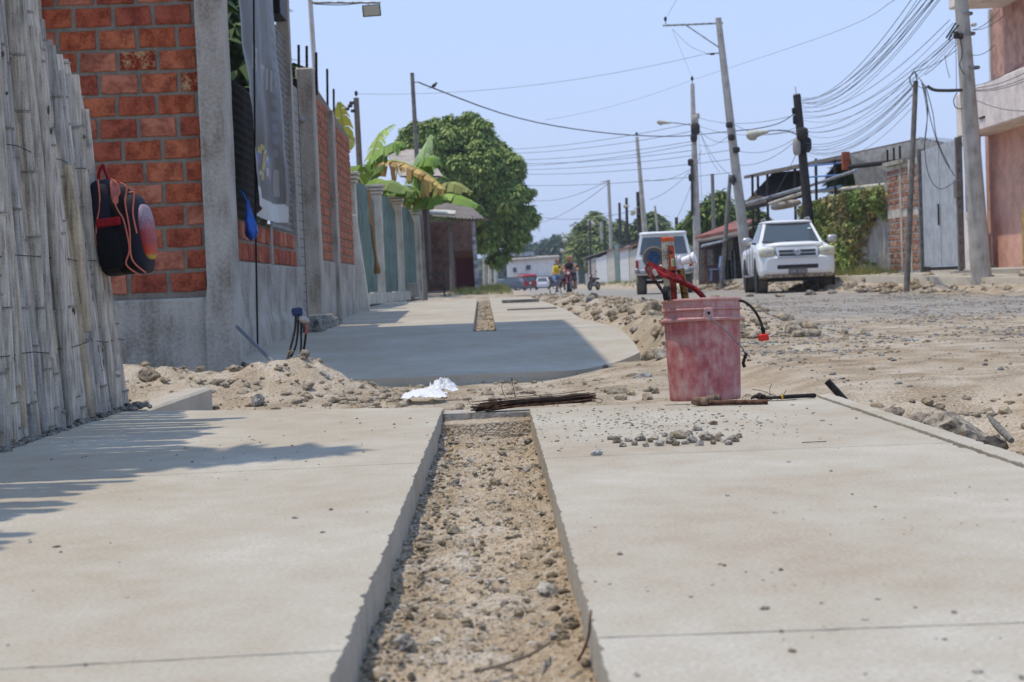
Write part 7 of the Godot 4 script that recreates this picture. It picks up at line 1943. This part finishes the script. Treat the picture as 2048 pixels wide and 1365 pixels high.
func rider_bones(hip: Vector3, lean: float, hands: Array, feet: Array, skin: Color, shirt: Color, legs: Color, sleeve: Color, shoe: Color, shin: Color) -> Array:
	var ch := hip + V(0, 0.42, lean); var nk := hip + V(0, 0.56, lean * 1.15); var hd := nk + V(0, 0.16, 0.03)
	var b := [[hip + V(-0.08, 0.02, 0), hip + V(0.08, 0.02, 0), 0.13, 0.13, legs], [hip + V(0, 0.08, 0), ch, 0.125, 0.15, shirt], [ch + V(-0.12, 0.05, 0), ch + V(0.12, 0.05, 0), 0.085, 0.085, shirt], [ch + V(0, 0.06, 0), nk + V(0, 0.05, 0), 0.06, 0.055, skin],
		[hd + V(0, -0.03, 0.015), hd + V(0, 0.06, -0.005), 0.075, 0.092, skin], [hd + V(0, -0.08, 0.035), hd + V(0, -0.02, 0.02), 0.045, 0.06, skin], [hd + V(0, -0.005, 0.09), hd + V(0, -0.03, 0.105), 0.012, 0.018, skin],
		[hd + V(-0.085, -0.01, 0), hd + V(-0.088, 0.02, 0), 0.018, 0.018, skin], [hd + V(0.085, -0.01, 0), hd + V(0.088, 0.02, 0), 0.018, 0.018, skin]]
	for s in 2:
		var sx := -1.0 if s == 0 else 1.0
		var sh := ch + V(sx * 0.19, 0.06, 0); var hn: Vector3 = hands[s]
		var el := sh.lerp(hn, 0.5) + V(sx * 0.1, -0.1, -0.06)
		b.append([sh, el, 0.058, 0.045, sleeve]); b.append([el, hn, 0.043, 0.032, skin]); b.append([hn, hn + V(-sx * 0.05, 0.0, 0.05), 0.036, 0.028, skin])
		for k in 4: b.append([hn + V(-sx * 0.03 * k + sx * 0.03, 0.01, 0.05), hn + V(-sx * 0.03 * k + sx * 0.03, -0.035, 0.07), 0.013, 0.011, skin])
		b.append([hn + V(-sx * 0.05, 0, 0.0), hn + V(-sx * 0.07, -0.03, 0.03), 0.014, 0.011, skin])
		var ft: Vector3 = feet[s]
		var kn := V(sx * 0.25, lerpf(hip.y, ft.y, 0.32), lerpf(hip.z, ft.z, 0.5) + 0.26)
		b.append([hip + V(sx * 0.1, 0, 0), kn, 0.095, 0.065, legs]); b.append([kn, ft + V(0, 0.08, -0.02), 0.06, 0.04, shin]); b.append([ft + V(0, 0.03, -0.05), ft + V(0, 0.02, 0.13), 0.045, 0.035, shoe])
	return b

func make_people() -> void:
	S.body = vmat(mat(Color(1, 1, 1), 0.75))
	var skin := Color(0.33, 0.16, 0.09); var skin2 := Color(0.45, 0.25, 0.16)
	var red := mat(lin(0.22, 0.015, 0.018), 0.35)
	var p := at(1140, 591, 65.0); p.y = road_y(65.0)
	var mb := thing("motorbike", "dark red motorbike with two riders coming up the street", "motorbike", p)
	mb.rotation.y = -0.12
	motorbike(mb, red)
	var r := thing("person", "motorbike rider in black sleeveless top and shorts gripping the handlebar", "person", p); r.rotation.y = -0.12
	part(figure(rider_bones(V(0, 0.86, -0.22), 0.12, [V(-0.36, 1.09, 0.26), V(0.36, 1.09, 0.26)], [V(-0.2, 0.26, 0.12), V(0.2, 0.26, 0.12)], skin, Color(0.02, 0.02, 0.024), Color(0.018, 0.018, 0.02), skin2, Color(0.03, 0.03, 0.03), skin), 0.02), "body", S.body, r)
	hair(r, V(0, 1.58, -0.07), Color(0.015, 0.012, 0.01), 0.102)
	face(r, V(0, 1.58, -0.05))
	r = thing("person", "passenger with brown hair sitting behind the motorbike rider", "person", p); r.rotation.y = -0.12
	part(figure(rider_bones(V(0.07, 0.88, -0.6), 0.1, [V(-0.2, 1.05, -0.25), V(0.25, 1.05, -0.25)], [V(-0.24, 0.3, -0.3), V(0.26, 0.3, -0.3)], skin2, Color(0.3, 0.3, 0.32), Color(0.02, 0.022, 0.03), skin2, Color(0.03, 0.03, 0.03), skin2), 0.022), "body", S.body, r)
	hair(r, V(0.07, 1.6, -0.47), Color(0.1, 0.04, 0.02), 0.115)
	# cyclist behind
	var q := at(1117, 586, 74.0); q.y = road_y(74.0)
	var bk := thing("bicycle", "bicycle with a rider in yellow behind the motorbike", "bicycle", q)
	bk.rotation.y = 0.5
	var g := G.new()
	for z in [0.52, -0.52]:
		var pts := PackedVector3Array()
		for k in 25: pts.append(V(0, 0.34 + 0.33 * sin(TAU * k / 24.0), z + 0.33 * cos(TAU * k / 24.0)))
		g = G.new(); g.tube(pts, 0.022, 6, false); part(g, "wheel", S.rubber, bk)
	for e in [[V(0, 0.34, 0.52), V(0, 0.95, 0.36)], [V(0, 0.8, 0.4), V(0, 0.3, 0.0)], [V(0, 0.3, 0.0), V(0, 0.85, -0.2)], [V(0, 0.75, -0.17), V(0, 0.8, 0.4)], [V(0, 0.3, 0), V(0, 0.34, -0.52)], [V(0, 0.34, -0.52), V(0, 0.75, -0.17)]]:
		g = G.new(); g.rod(e[0], e[1], 0.018); part(g, "frame_tube", red, bk)
	g = G.new(); g.rod(V(-0.28, 0.98, 0.32), V(0.28, 0.98, 0.32), 0.014); part(g, "handlebar", S.steel, bk)
	g = G.new(); g.pillow(V(0, 0.88, -0.22), V(0.07, 0.03, 0.13), 0.8, 0.8, Basis.IDENTITY, 10, 6); part(g, "saddle", S.black, bk)
	r = thing("person", "cyclist in yellow shirt and blue jeans leaning on the handlebar", "person", q); r.rotation.y = 0.5
	part(figure(rider_bones(V(0, 0.9, -0.22), 0.2, [V(-0.27, 1.0, 0.28), V(0.27, 1.0, 0.28)], [V(-0.12, 0.16, 0.1), V(0.12, 0.36, 0.05)], skin, Color(0.62, 0.45, 0.03), Color(0.12, 0.2, 0.34), Color(0.62, 0.45, 0.03), Color(0.05, 0.04, 0.04), Color(0.12, 0.2, 0.34)), 0.022), "body", S.body, r)
	hair(r, V(0, 1.62, 0.02), Color(0.015, 0.012, 0.01), 0.102)
	face(r, V(0, 1.62, 0.04))
	# parked motorbike by the right kerb
	q = at(1188, 577, 100.0); q.y = road_y(100.0)
	var m2 := thing("motorbike", "dark motorbike parked by the right-hand kerb", "motorbike", q)
	m2.rotation.y = -0.5
	motorbike(m2, mat(lin(0.06, 0.015, 0.02), 0.4))
	# three-wheeled taxi and cars far down the street
	q = at(1061, 580, 150.0); q.y = road_y(150.0)
	var tx := thing("mototaxi", "red three-wheeled mototaxi coming from far down the street", "mototaxi", q)
	g = G.new(); g.loft([PackedVector3Array([V(-0.62, 0.45, 0.1), V(0.62, 0.45, 0.1), V(0.66, 0.45, -1.6), V(-0.66, 0.45, -1.6)]), PackedVector3Array([V(-0.64, 0.95, 0.05), V(0.64, 0.95, 0.05), V(0.66, 0.95, -1.6), V(-0.66, 0.95, -1.6)])]); part(g, "tub", mat(lin(0.3, 0.02, 0.02), 0.4), tx)
	g = G.new(); g.pillow(V(0, 1.52, -0.75), V(0.68, 0.14, 0.95), 0.5, 0.4); part(g, "canopy", mat(lin(0.42, 0.04, 0.05), 0.6), tx)
	for e in [[-0.6, 0.05], [0.6, 0.05], [-0.62, -1.55], [0.62, -1.55]]:
		g = G.new(); g.rod(V(e[0], 0.9, e[1]), V(e[0], 1.5, e[1]), 0.03); part(g, "post", mat(lin(0.42, 0.04, 0.05), 0.6) if e[0] == -0.6 else S.black, tx)
	pane(tx, "windscreen", [V(-0.56, 0.97, 0.07), V(0.56, 0.97, 0.07), V(0.54, 1.42, 0.0), V(-0.54, 1.42, 0.0)], S.screen)
	wheel(tx, V(0, 0.28, 0.75), 0.28, 0.12, S.chrome_dust); wheel(tx, V(-0.6, 0.28, -1.2), 0.28, 0.14, S.chrome_dust); wheel(tx, V(0.6, 0.28, -1.2), 0.28, 0.14, S.chrome_dust)
	g = G.new(); g.pillow(V(0, 0.7, 0.82), V(0.16, 0.2, 0.14), 0.8, 0.8, Basis.IDENTITY, 12, 8); var fx := part(g, "front_shield", mat(lin(0.1, 0.1, 0.11), 0.5), tx)
	g = G.new(); g.pillow(V(0, 0.74, 0.95), V(0.1, 0.1, 0.04), 1, 1, Basis.IDENTITY, 10, 8); part(g, "headlight", S.white, fx)
	small_car("hatchback_car", "white hatchback car driving away far down the street", 1086, 578, 178.0, lin(0.66, 0.67, 0.7), -3.0)
	small_car("sedan_car", "dark blue car parked far down on the left", 1022, 578, 170.0, lin(0.06, 0.08, 0.11), 60.0, 4.3)
	small_car("sedan_car", "pale blue car parked behind the dark blue one", 1008, 577, 182.0, lin(0.35, 0.42, 0.5), 40.0, 4.2)

func hair(parent: Node, o: Vector3, col: Color, r: float) -> void:
	var g := G.new()
	g.pillow(o + V(0, 0.045, -0.03), V(r, r * 0.95, r * 1.0), 0.9, 0.9, Basis.from_euler(V(-0.35, 0, 0)), 14, 10)
	part(g, "hair", mat(col.linear_to_srgb(), 0.7), parent)

func face(parent: Node, o: Vector3) -> void:
	for sx in [-0.032, 0.032]:
		var g := G.new(); g.pillow(o + V(sx, 0.01, 0.09), V(0.013, 0.008, 0.006), 1, 1, Basis.IDENTITY, 8, 5); part(g, "eye", S.black, parent)
	var g2 := G.new(); g2.pillow(o + V(0, -0.055, 0.088), V(0.024, 0.007, 0.008), 1, 1, Basis.IDENTITY, 8, 5); part(g2, "mouth", mat(lin(0.2, 0.06, 0.05), 0.7), parent)

# ---------------------------------------------------------------- poles and cables
func pole(called: String, label: String, a: Array, b: Array, d: float, r0: float, r1: float, m: Material, group := "") -> Node3D:
	var foot := at(a[0], a[1], d); var top := at(b[0], b[1], d)
	var gy := minf(foot.y, ground_y(foot.x, d)) - 0.1
	var dir := (top - foot).normalized()
	foot -= dir * maxf(0.0, (foot.y - gy) / dir.y)
	var t := thing(called, label, "pole", foot, group)
	var g := G.new(); g.tube(PackedVector3Array([Vector3.ZERO, (top - foot) * 0.5, top - foot]), [r0, (r0 + r1) * 0.5, r1], 16)
	part(g, "shaft", m, t)
	return t

func bit(t: Node3D, called: String, pts: Array, r, m: Material, d: float, sides := 7) -> void:
	var line: Array = []
	for q in pts: line.append(at(q[0], q[1], q[2] if q.size() > 2 else d) - t.position)
	var g := G.new(); g.tube(PackedVector3Array(line) if line.size() == 2 else path(line, 5), r, sides); part(g, called, m, t)

func blob(t: Node3D, called: String, px: float, py: float, d: float, s: Vector3, m: Material, e := 0.6) -> void:
	var g := G.new(); g.pillow(at(px, py, d) - t.position, s, e, e, Basis.IDENTITY, 12, 8); part(g, called, m, t)

func street_lamp(t: Node3D, arm: Array, head: Array, d: float, s: float) -> void:
	bit(t, "lamp_arm", arm, 0.025, S.galv, d)
	var a := at(head[0], head[1], d) - t.position; var b := at(head[2], head[3], d) - t.position
	var g := G.new()
	g.tube(PackedVector3Array([b, b.lerp(a, 0.2), b.lerp(a, 0.5), b.lerp(a, 0.8), b.lerp(a, 0.96), a]), [s * 0.35, s * 0.5, s * 0.8, s, s * 0.75, s * 0.2], 12); part(g, "lamp_head", mat(lin(0.56, 0.54, 0.42), 0.5, T.mottle, 0.5), t)
	g = G.new(); g.pillow(a.lerp(b, 0.28) - V(0, s * 0.75, 0), V(s * 1.0, s * 0.55, s * 0.7), 1, 1, Basis.IDENTITY, 12, 8); part(g, "lamp_bowl", mat(lin(0.42, 0.38, 0.27), 0.25), t)

func cable(pts: Array, r: float, label: String, sag := 0.0) -> void:
	var line: Array = []
	for q in pts: line.append(at(q[0], q[1], q[2]))
	if line.size() == 2:
		var a: Vector3 = line[0]; var b: Vector3 = line[1]
		line = []
		for k in 9:
			var u := k / 8.0
			line.append(a.lerp(b, u) - V(0, sag * 4.0 * u * (1.0 - u), 0))
	var g := G.new(); g.tube(path(line, 3 if line.size() > 6 else 6), r * 0.68, 5, false)
	tag(part(g, "overhead_cable", S.cable), label, "cable", "overhead cables")

func make_poles() -> void:
	var t := pole("utility_pole", "tall leaning concrete pole with a long crossarm on one side", [1497, 556], [1437, 36], 50.0, 0.2, 0.1, S.pole)
	bit(t, "crossarm", [[1326, 51], [1446, 46]], 0.035, S.galv, 50.0); bit(t, "brace", [[1372, 50], [1440, 96]], 0.022, S.galv, 50.0)
	bit(t, "insulator_pin", [[1332, 50], [1331, 42]], 0.015, S.steel, 50.0); blob(t, "insulator", 1331, 38, 50.0, V(0.05, 0.08, 0.05), S.tarred, 0.9)
	bit(t, "bracket", [[1412, 108], [1443, 106]], 0.02, S.steel, 50.0); blob(t, "insulator", 1425, 108, 50.0, V(0.09, 0.035, 0.035), S.rustdark)
	for q in [[1459, 250], [1463, 275], [1466, 360], [1473, 300]]: blob(t, "cable_clamp", q[0], q[1], 49.8, V(0.12, 0.1, 0.1), S.tarred)
	bit(t, "cable_coil", [[1468, 350], [1465, 360], [1468, 370]], 0.05, S.cable, 49.7)
	t = pole("utility_pole", "concrete pole with street lamp and tangled cable boxes", [1397, 570], [1385, 168], 65.0, 0.2, 0.09, S.pole)
	blob(t, "insulator", 1384.5, 157, 65.0, V(0.06, 0.1, 0.06), S.tarred, 0.9); bit(t, "insulator_pin", [[1385, 168], [1384.6, 160]], 0.02, S.steel, 65.0)
	for q in [[1390, 240, 0.16], [1391, 258, 0.2], [1388, 275, 0.15], [1395, 232, 0.1], [1381, 325, 0.12], [1383, 355, 0.13]]: blob(t, "cable_box", q[0], q[1], 64.8, V(q[2], q[2] * 1.3, q[2]), S.concrete if q[1] < 250 else S.tarred)
	bit(t, "conduit", [[1384, 320], [1385, 430]], 0.06, S.tarred, 64.8)
	street_lamp(t, [[1386, 251], [1360, 247], [1338, 245]], [1314, 244, 1342, 246], 65.0, 0.1)
	t = pole("utility_pole", "slender concrete pole behind the white off-roader", [1298, 562], [1274, 274], 90.0, 0.2, 0.1, S.pole)
	blob(t, "insulator", 1273.5, 268, 90.0, V(0.07, 0.1, 0.07), S.tarred)
	t = pole("utility_pole", "concrete pole far down the right-hand kerb", [1226, 572], [1217, 360], 130.0, 0.2, 0.13, S.pole)
	bit(t, "bracket", [[1202, 364], [1217, 362]], 0.03, S.steel, 130.0)
	pole("utility_pole", "dark thin pole beside the teal door", [1243, 572], [1239, 406], 140.0, 0.16, 0.12, S.tarred)
	t = pole("utility_pole", "dark pole with a small street lamp near the teal door", [1257, 570], [1253, 396], 120.0, 0.15, 0.11, S.tarred)
	street_lamp(t, [[1254, 414], [1260, 412], [1250, 412]], [1247, 412, 1258, 413], 119.8, 0.14)
	t = pole("utility_pole", "thick tarred pole with cable boxes beside the slender concrete pole", [1284, 566], [1277, 384], 95.0, 0.2, 0.15, S.tarred)
	blob(t, "cable_box", 1280, 408, 94.7, V(0.2, 0.28, 0.2), S.black); blob(t, "cable_box", 1278, 432, 94.7, V(0.16, 0.16, 0.16), S.black)
	street_lamp(t, [[1280, 414], [1272, 416], [1269, 420]], [1262, 425, 1274, 424], 94.5, 0.16)
	pole("utility_pole", "thin pole with a lamp arm behind the white off-roader", [1316, 470], [1310, 412], 105.0, 0.09, 0.07, S.pole)
	pole("wooden_pole", "thin straight wooden pole behind the leaning concrete pole", [1430, 560], [1425, 348], 70.0, 0.1, 0.08, S.wood_grey)
	pole("wooden_pole", "thin wooden pole leaning the other way in front of the lean-to", [1444, 562], [1461, 350], 55.0, 0.09, 0.07, S.wood_grey)
	pole("wooden_pole", "short tarred pole by the off-roader roof", [1356, 560], [1353, 435], 90.0, 0.1, 0.1, S.tarred)
	pole("wooden_pole", "dark far pole above the whitish walls", [1182, 560], [1180, 440], 145.0, 0.12, 0.1, S.tarred)
	pole("wooden_pole", "second dark far pole above the whitish walls", [1212, 560], [1209, 440], 135.0, 0.12, 0.1, S.tarred)
	t = pole("utility_pole", "black tarred pole hung with boxes and a street lamp by the ivy wall", [1629, 556], [1594, 190], 46.0, 0.17, 0.12, S.tarred)
	bit(t, "lightning_rod", [[1593, 190], [1591, 173]], 0.012, S.steel, 46.0); bit(t, "top_bracket", [[1588, 190], [1600, 188]], 0.03, S.concrete, 46.0)
	blob(t, "transformer_box", 1612, 290, 45.8, V(0.17, 0.24, 0.17), S.black); blob(t, "splice_box", 1594, 294, 45.8, V(0.12, 0.26, 0.12), S.concrete_rough)
	blob(t, "splice_box", 1605, 268, 45.7, V(0.18, 0.2, 0.15), S.tarred); blob(t, "insulator_stack", 1588, 222, 45.8, V(0.06, 0.1, 0.06), S.black); blob(t, "insulator_stack", 1590, 240, 45.8, V(0.06, 0.14, 0.06), S.black)
	street_lamp(t, [[1600, 272], [1575, 262], [1545, 261], [1532, 264]], [1493, 272, 1536, 263], 45.8, 0.14)
	t = pole("utility_pole", "thick pale concrete pole in front of the pink house", [1963, 552], [1921, -30], 27.0, 0.185, 0.115, S.pole)
	for q in [[1930, 28, 0.13], [1934, 68, 0.14], [1942, 136, 0.15]]:
		var c := at(q[0], q[1], 27.0) - t.position
		var g := G.new(); g.lathe([Vector2(q[2] + 0.012, -0.02), Vector2(q[2] + 0.012, 0.02)], 18, c); part(g, "steel_band", S.steel, t)
	bit(t, "rack", [[1912, 46], [1900, 65], [1893, 76]], 0.018, S.cable, 26.9); bit(t, "rack", [[1918, 50], [1905, 66], [1898, 80]], 0.018, S.cable, 26.9)
	blob(t, "insulator", 1913, 70, 26.8, V(0.045, 0.07, 0.045), S.tarred); blob(t, "insulator", 1922, 72, 26.8, V(0.045, 0.06, 0.045), S.tarred)
	blob(t, "insulator", 1948, 49, 26.8, V(0.05, 0.035, 0.05), S.white)
	bit(t, "cable_bundle", [[1855, 172], [1870, 180], [1900, 181], [1925, 180]], 0.03, S.cable, 26.9)
	bit(t, "cable_coil", [[1915, 185], [1908, 200], [1912, 215], [1925, 218]], 0.009, S.cable, 26.8); bit(t, "down_lead", [[1921, 75], [1925, 110], [1920, 130], [1930, 150]], 0.009, S.cable, 26.8)
	t = pole("wooden_pole", "thin crooked wooden pole by the grey gate with cable loops", [1815, 553], [1832, 162], 30.0, 0.062, 0.05, S.wood_grey)
	bit(t, "cable_loop", [[1828, 142], [1820, 158], [1826, 172], [1834, 160], [1830, 142]], 0.012, S.cable, 29.9)
	t = pole("wooden_pole", "slim grey pole standing before the teal fence", [849, 592], [824, 146], 42.0, 0.085, 0.055, S.wood_grey)
	bit(t, "bracket", [[826, 165], [838, 164]], 0.015, S.steel, 42.0)
	bit(t, "hanging_lead", [[838, 425], [843, 450], [845, 480], [842, 495]], 0.016, S.cable, 41.8)
	t = pole("utility_pole", "dark wooden pole with insulators behind the banana leaves", [724, 430], [712, 196], 55.0, 0.14, 0.1, S.wood)
	blob(t, "insulator", 712, 187, 55.0, V(0.06, 0.1, 0.06), S.tarred, 0.9)
	for q in [[700, 212], [706, 222], [694, 218], [703, 206]]: blob(t, "cable_clamp", q[0], q[1], 54.9, V(0.09, 0.06, 0.06), S.tarred)
	for q in [[1129, 470, 1140, 474, 240.0], [1126, 480, 1138, 482, 230.0], [1131, 492, 1140, 493, 250.0], [1122, 500, 1130, 503, 260.0], [1177, 443, 1190, 450, 150.0], [1186, 459, 1196, 461, 180.0]]:
		t = pole("lamp_post", "small far street lamp along the right-hand kerb", [q[2] + 16, 566], [q[2] + 12, q[3] - 6], q[4], 0.14, 0.1, S.pole, "far street lamps")
		street_lamp(t, [[q[2] + 12, q[3]], [q[2], q[3] - 1]], [q[0] - 2, q[1], q[2], q[3]], q[4], 0.3)

	# cables
	var far := "thin black overhead cable crossing the street by the mango tree"
	cable([[836, 164, 42], [868, 177, 43], [1000, 226, 48], [1110, 252, 53], [1230, 268, 57], [1330, 273, 60], [1390, 271, 64.5]], 0.03, "thick sagging cable from the slim grey pole across the street")
	cable([[1392, 270, 64.5], [1470, 262, 50], [1510, 258, 49], [1560, 246, 47], [1594, 224, 46]], 0.024, "cable from the lamp pole to the black tarred pole")
	for q in [[940, 300, 1388, 246], [940, 306, 1389, 262], [940, 318, 1390, 282], [940, 322, 1392, 300], [940, 332, 1392, 288], [940, 338, 1465, 300], [940, 345, 1470, 318], [940, 366, 1465, 345], [1060, 450, 1220, 365], [1060, 430, 1275, 420], [1060, 400, 1217, 362]]:
		cable([[q[0], q[1], 100.0], [q[2], q[3], 64.8]], 0.017, far, 0.35)
	cable([[712, 188, 55], [1415, 107, 50]], 0.009, "hair-thin high wire over the whole street", 0.4)
	cable([[1090, 240, 70], [1385, 160, 65]], 0.008, "hair-thin high wire over the whole street", 0.2); cable([[1385, 160, 65], [1660, 68, 40], [1790, 0, 28]], 0.008, "hair-thin high wire over the whole street")
	cable([[1331, 38, 50], [1350, 5, 40], [1360, -20, 36]], 0.007, "hair-thin high wire over the whole street"); cable([[1385, 156, 65], [1345, 60, 50]], 0.007, "hair-thin high wire over the whole street"); cable([[1345, 58, 50], [1380, 92, 50], [1412, 106, 50]], 0.008, "hair-thin high wire over the whole street")
	var runs := "overhead cable between the thick pale pole and the black tarred pole"
	for q in [[1604, 196, 1862, -10, 21], [1604, 200, 1850, -10, 21], [1605, 206, 1872, -10, 21], [1606, 216, 1876, -10, 21], [1606, 225, 1900, 40, 27], [1606, 236, 1912, 66, 27], [1608, 258, 1912, 70, 27], [1608, 262, 1828, 145, 30], [1609, 286, 1826, 172, 30], [1609, 292, 1826, 174, 30], [1610, 298, 1824, 178, 30], [1612, 303, 1822, 205, 30], [1605, 200, 1830, -10, 24]]:
		cable([[q[0], q[1], 46.0], [q[2], q[3], float(q[4])]], 0.010, runs, 0.42)
		cable([[q[0], q[1] + 5, 46.0], [q[2] + 7, q[3] + 6, float(q[4])]], 0.007, runs, 0.55)
	for q in [[1828, 140, 1912, 72], [1830, 144, 1914, 100], [1835, 170, 1858, 172], [1850, 150, 1916, 85], [1890, 110, 1900, 155], [1912, 75, 1914, 180], [1830, 142, 1860, 178]]:
		cable([[q[0], q[1], 30.0], [q[2], q[3], 27.0]], 0.010, "cable between the crooked wooden pole and the thick pale pole", 0.05)
	for q in [[[1846, 165, 30], [1856, 220, 30.5], [1850, 290, 31], [1858, 350, 32], [1880, 378, 33.2], [1908, 366, 33.4]], [[1850, 170, 30], [1862, 240, 31], [1885, 310, 32.5], [1910, 352, 33.4]], [[1852, 172, 30], [1866, 225, 31], [1875, 280, 32], [1900, 335, 33.4]], [[1843, 160, 30], [1855, 230, 30.5], [1848, 300, 31]]]:
		cable(q, 0.013, "slack cable hanging from the crooked pole to the gate meter")
	for q in [[1950, 172, 2060, 118], [1950, 176, 2060, 140], [1950, 180, 2060, 152], [1950, 182, 2060, 158], [1945, 60, 2000, 20], [1948, 60, 2010, 30], [1952, 200, 2060, 222], [1945, 110, 1990, 90]]:
		cable([[q[0], q[1], 27.0], [q[2], q[3], 24.0]], 0.009, "thin cable running past the pink house balcony", 0.06)
	for q in [[1594, 275, 1470, 300], [1594, 280, 1472, 330], [1592, 230, 1398, 236], [1594, 262, 1398, 252], [1596, 300, 1520, 420], [1596, 302, 1505, 440], [1594, 255, 1470, 250]]:
		cable([[q[0], q[1], 46.0], [q[2], q[3], 52.0 if q[2] > 1460 else 64.5]], 0.012, "cable between the black tarred pole and the leaning concrete pole", 0.25)
	for q in [[1398, 256, 1440, 345], [1399, 262, 1460, 350], [1398, 270, 1405, 420], [1400, 262, 1466, 280], [1399, 290, 1466, 262], [1403, 300, 1352, 440], [1398, 320, 1300, 400], [1392, 330, 1290, 360]]:
		cable([[q[0], q[1], 64.5], [q[2], q[3], 60.0]], 0.013, "slack service cable hanging from the lamp pole", 0.25)
	# bird on the thick cable
	var b := thing("bird", "small dark bird perched on the sagging cable", "bird", at(868, 175, 43.0))
	var g := G.new()
	g.pillow(V(0, 0.055, 0), V(0.075, 0.05, 0.045), 1, 1, Basis.from_euler(V(0, 0, 0.5)), 12, 8); part(g, "body", S.tarred, b)
	g = G.new(); g.pillow(V(0.06, 0.115, 0), V(0.035, 0.033, 0.03), 1, 1, Basis.IDENTITY, 10, 8); var hd := part(g, "head", S.tarred, b)
	g = G.new(); g.tube(PackedVector3Array([V(0.09, 0.115, 0), V(0.12, 0.108, 0)]), [0.01, 0.002], 6); part(g, "beak", S.black, hd)
	g = G.new(); g.box(V(-0.1, 0.0, 0), V(0.12, 0.012, 0.035), Basis.from_euler(V(0, 0, 0.6))); part(g, "tail", S.tarred, b)

# ---------------------------------------------------------------- the whole place
func _ready() -> void:
	rng.seed = 20240611
	N1.seed = 5; N1.frequency = 0.35; N1.fractal_octaves = 3
	N2.seed = 8; N2.frequency = 0.5; N2.fractal_octaves = 4
	# camera: forward along the street meets the photo at pixel (987, 572), rolled by 2.3 degrees
	var fwd := Vector3((987.0 - 1024.0) / FOCAL, -(572.0 - 682.5) / FOCAL, -1.0).normalized()
	var roll := deg_to_rad(2.3)
	var up := Vector3(-sin(roll), cos(roll), 0.0)
	up = (up - fwd * up.dot(fwd)).normalized()
	W = Basis(fwd.cross(up).normalized(), up, -fwd)
	var cam := Camera3D.new()
	cam.name = "camera"; add_child(cam)
	cam.transform = Transform3D(W.transposed(), EYE)
	cam.fov = rad_to_deg(2.0 * atan(682.5 / FOCAL)); cam.near = 0.05; cam.far = 6000.0
	var lens := CameraAttributesPhysical.new()
	lens.frustum_focal_length = 12.0 / (682.5 / FOCAL); lens.frustum_focus_distance = 5.6; lens.exposure_aperture = 8.0
	lens.frustum_near = 0.05; lens.frustum_far = 6000.0
	cam.attributes = lens
	cam.current = true
	# sky and sun: sun high on the left, square to the street
	var env := Environment.new()
	var sky := Sky.new(); var sm := ProceduralSkyMaterial.new()
	sm.sky_top_color = Color(0.66, 0.785, 0.985); sm.sky_horizon_color = Color(0.80, 0.855, 0.955); sm.sky_curve = 0.16
	sm.ground_bottom_color = Color(0.6, 0.55, 0.47); sm.ground_horizon_color = Color(0.76, 0.82, 0.9)
	sm.sky_energy_multiplier = 1.02; sm.sun_angle_max = 1.0
	sky.sky_material = sm
	env.background_mode = Environment.BG_SKY; env.sky = sky
	env.tonemap_mode = Environment.TONE_MAPPER_LINEAR; env.tonemap_exposure = 1.12
	env.fog_enabled = true; env.fog_density = 0.0005; env.fog_light_color = Color(0.80, 0.85, 0.93)
	env.sdfgi_enabled = true; env.ssao_enabled = true; env.ssil_enabled = true
	var we := WorldEnvironment.new(); we.name = "world_environment"; we.environment = env; add_child(we)
	var sun := DirectionalLight3D.new(); sun.name = "sun"; add_child(sun)
	sun.light_energy = 0.95; sun.light_color = Color(1.0, 0.955, 0.88); sun.light_angular_distance = 0.53; sun.shadow_enabled = true
	sun.look_at_from_position(Vector3.ZERO, Vector3(0.295, -0.955, 0.02), Vector3.FORWARD)
	make_materials()
	for k in 12: rocks.append(rock_mesh(100 + k, 2, 0.45, 5))
	for k in 4: pebbles.append(rock_mesh(300 + k, 1, 0.5, 3))
	make_ground()
	make_walk()
	make_far_walk()
	make_debris()
	make_fence()
	make_backpack()
	make_brick_house()
	make_bucket()
	make_tools()
	make_left_row()
	make_plants()
	make_shelter()
	make_right_row()
	make_far()
	make_pickup()
	make_offroader()
	make_people()
	make_poles()
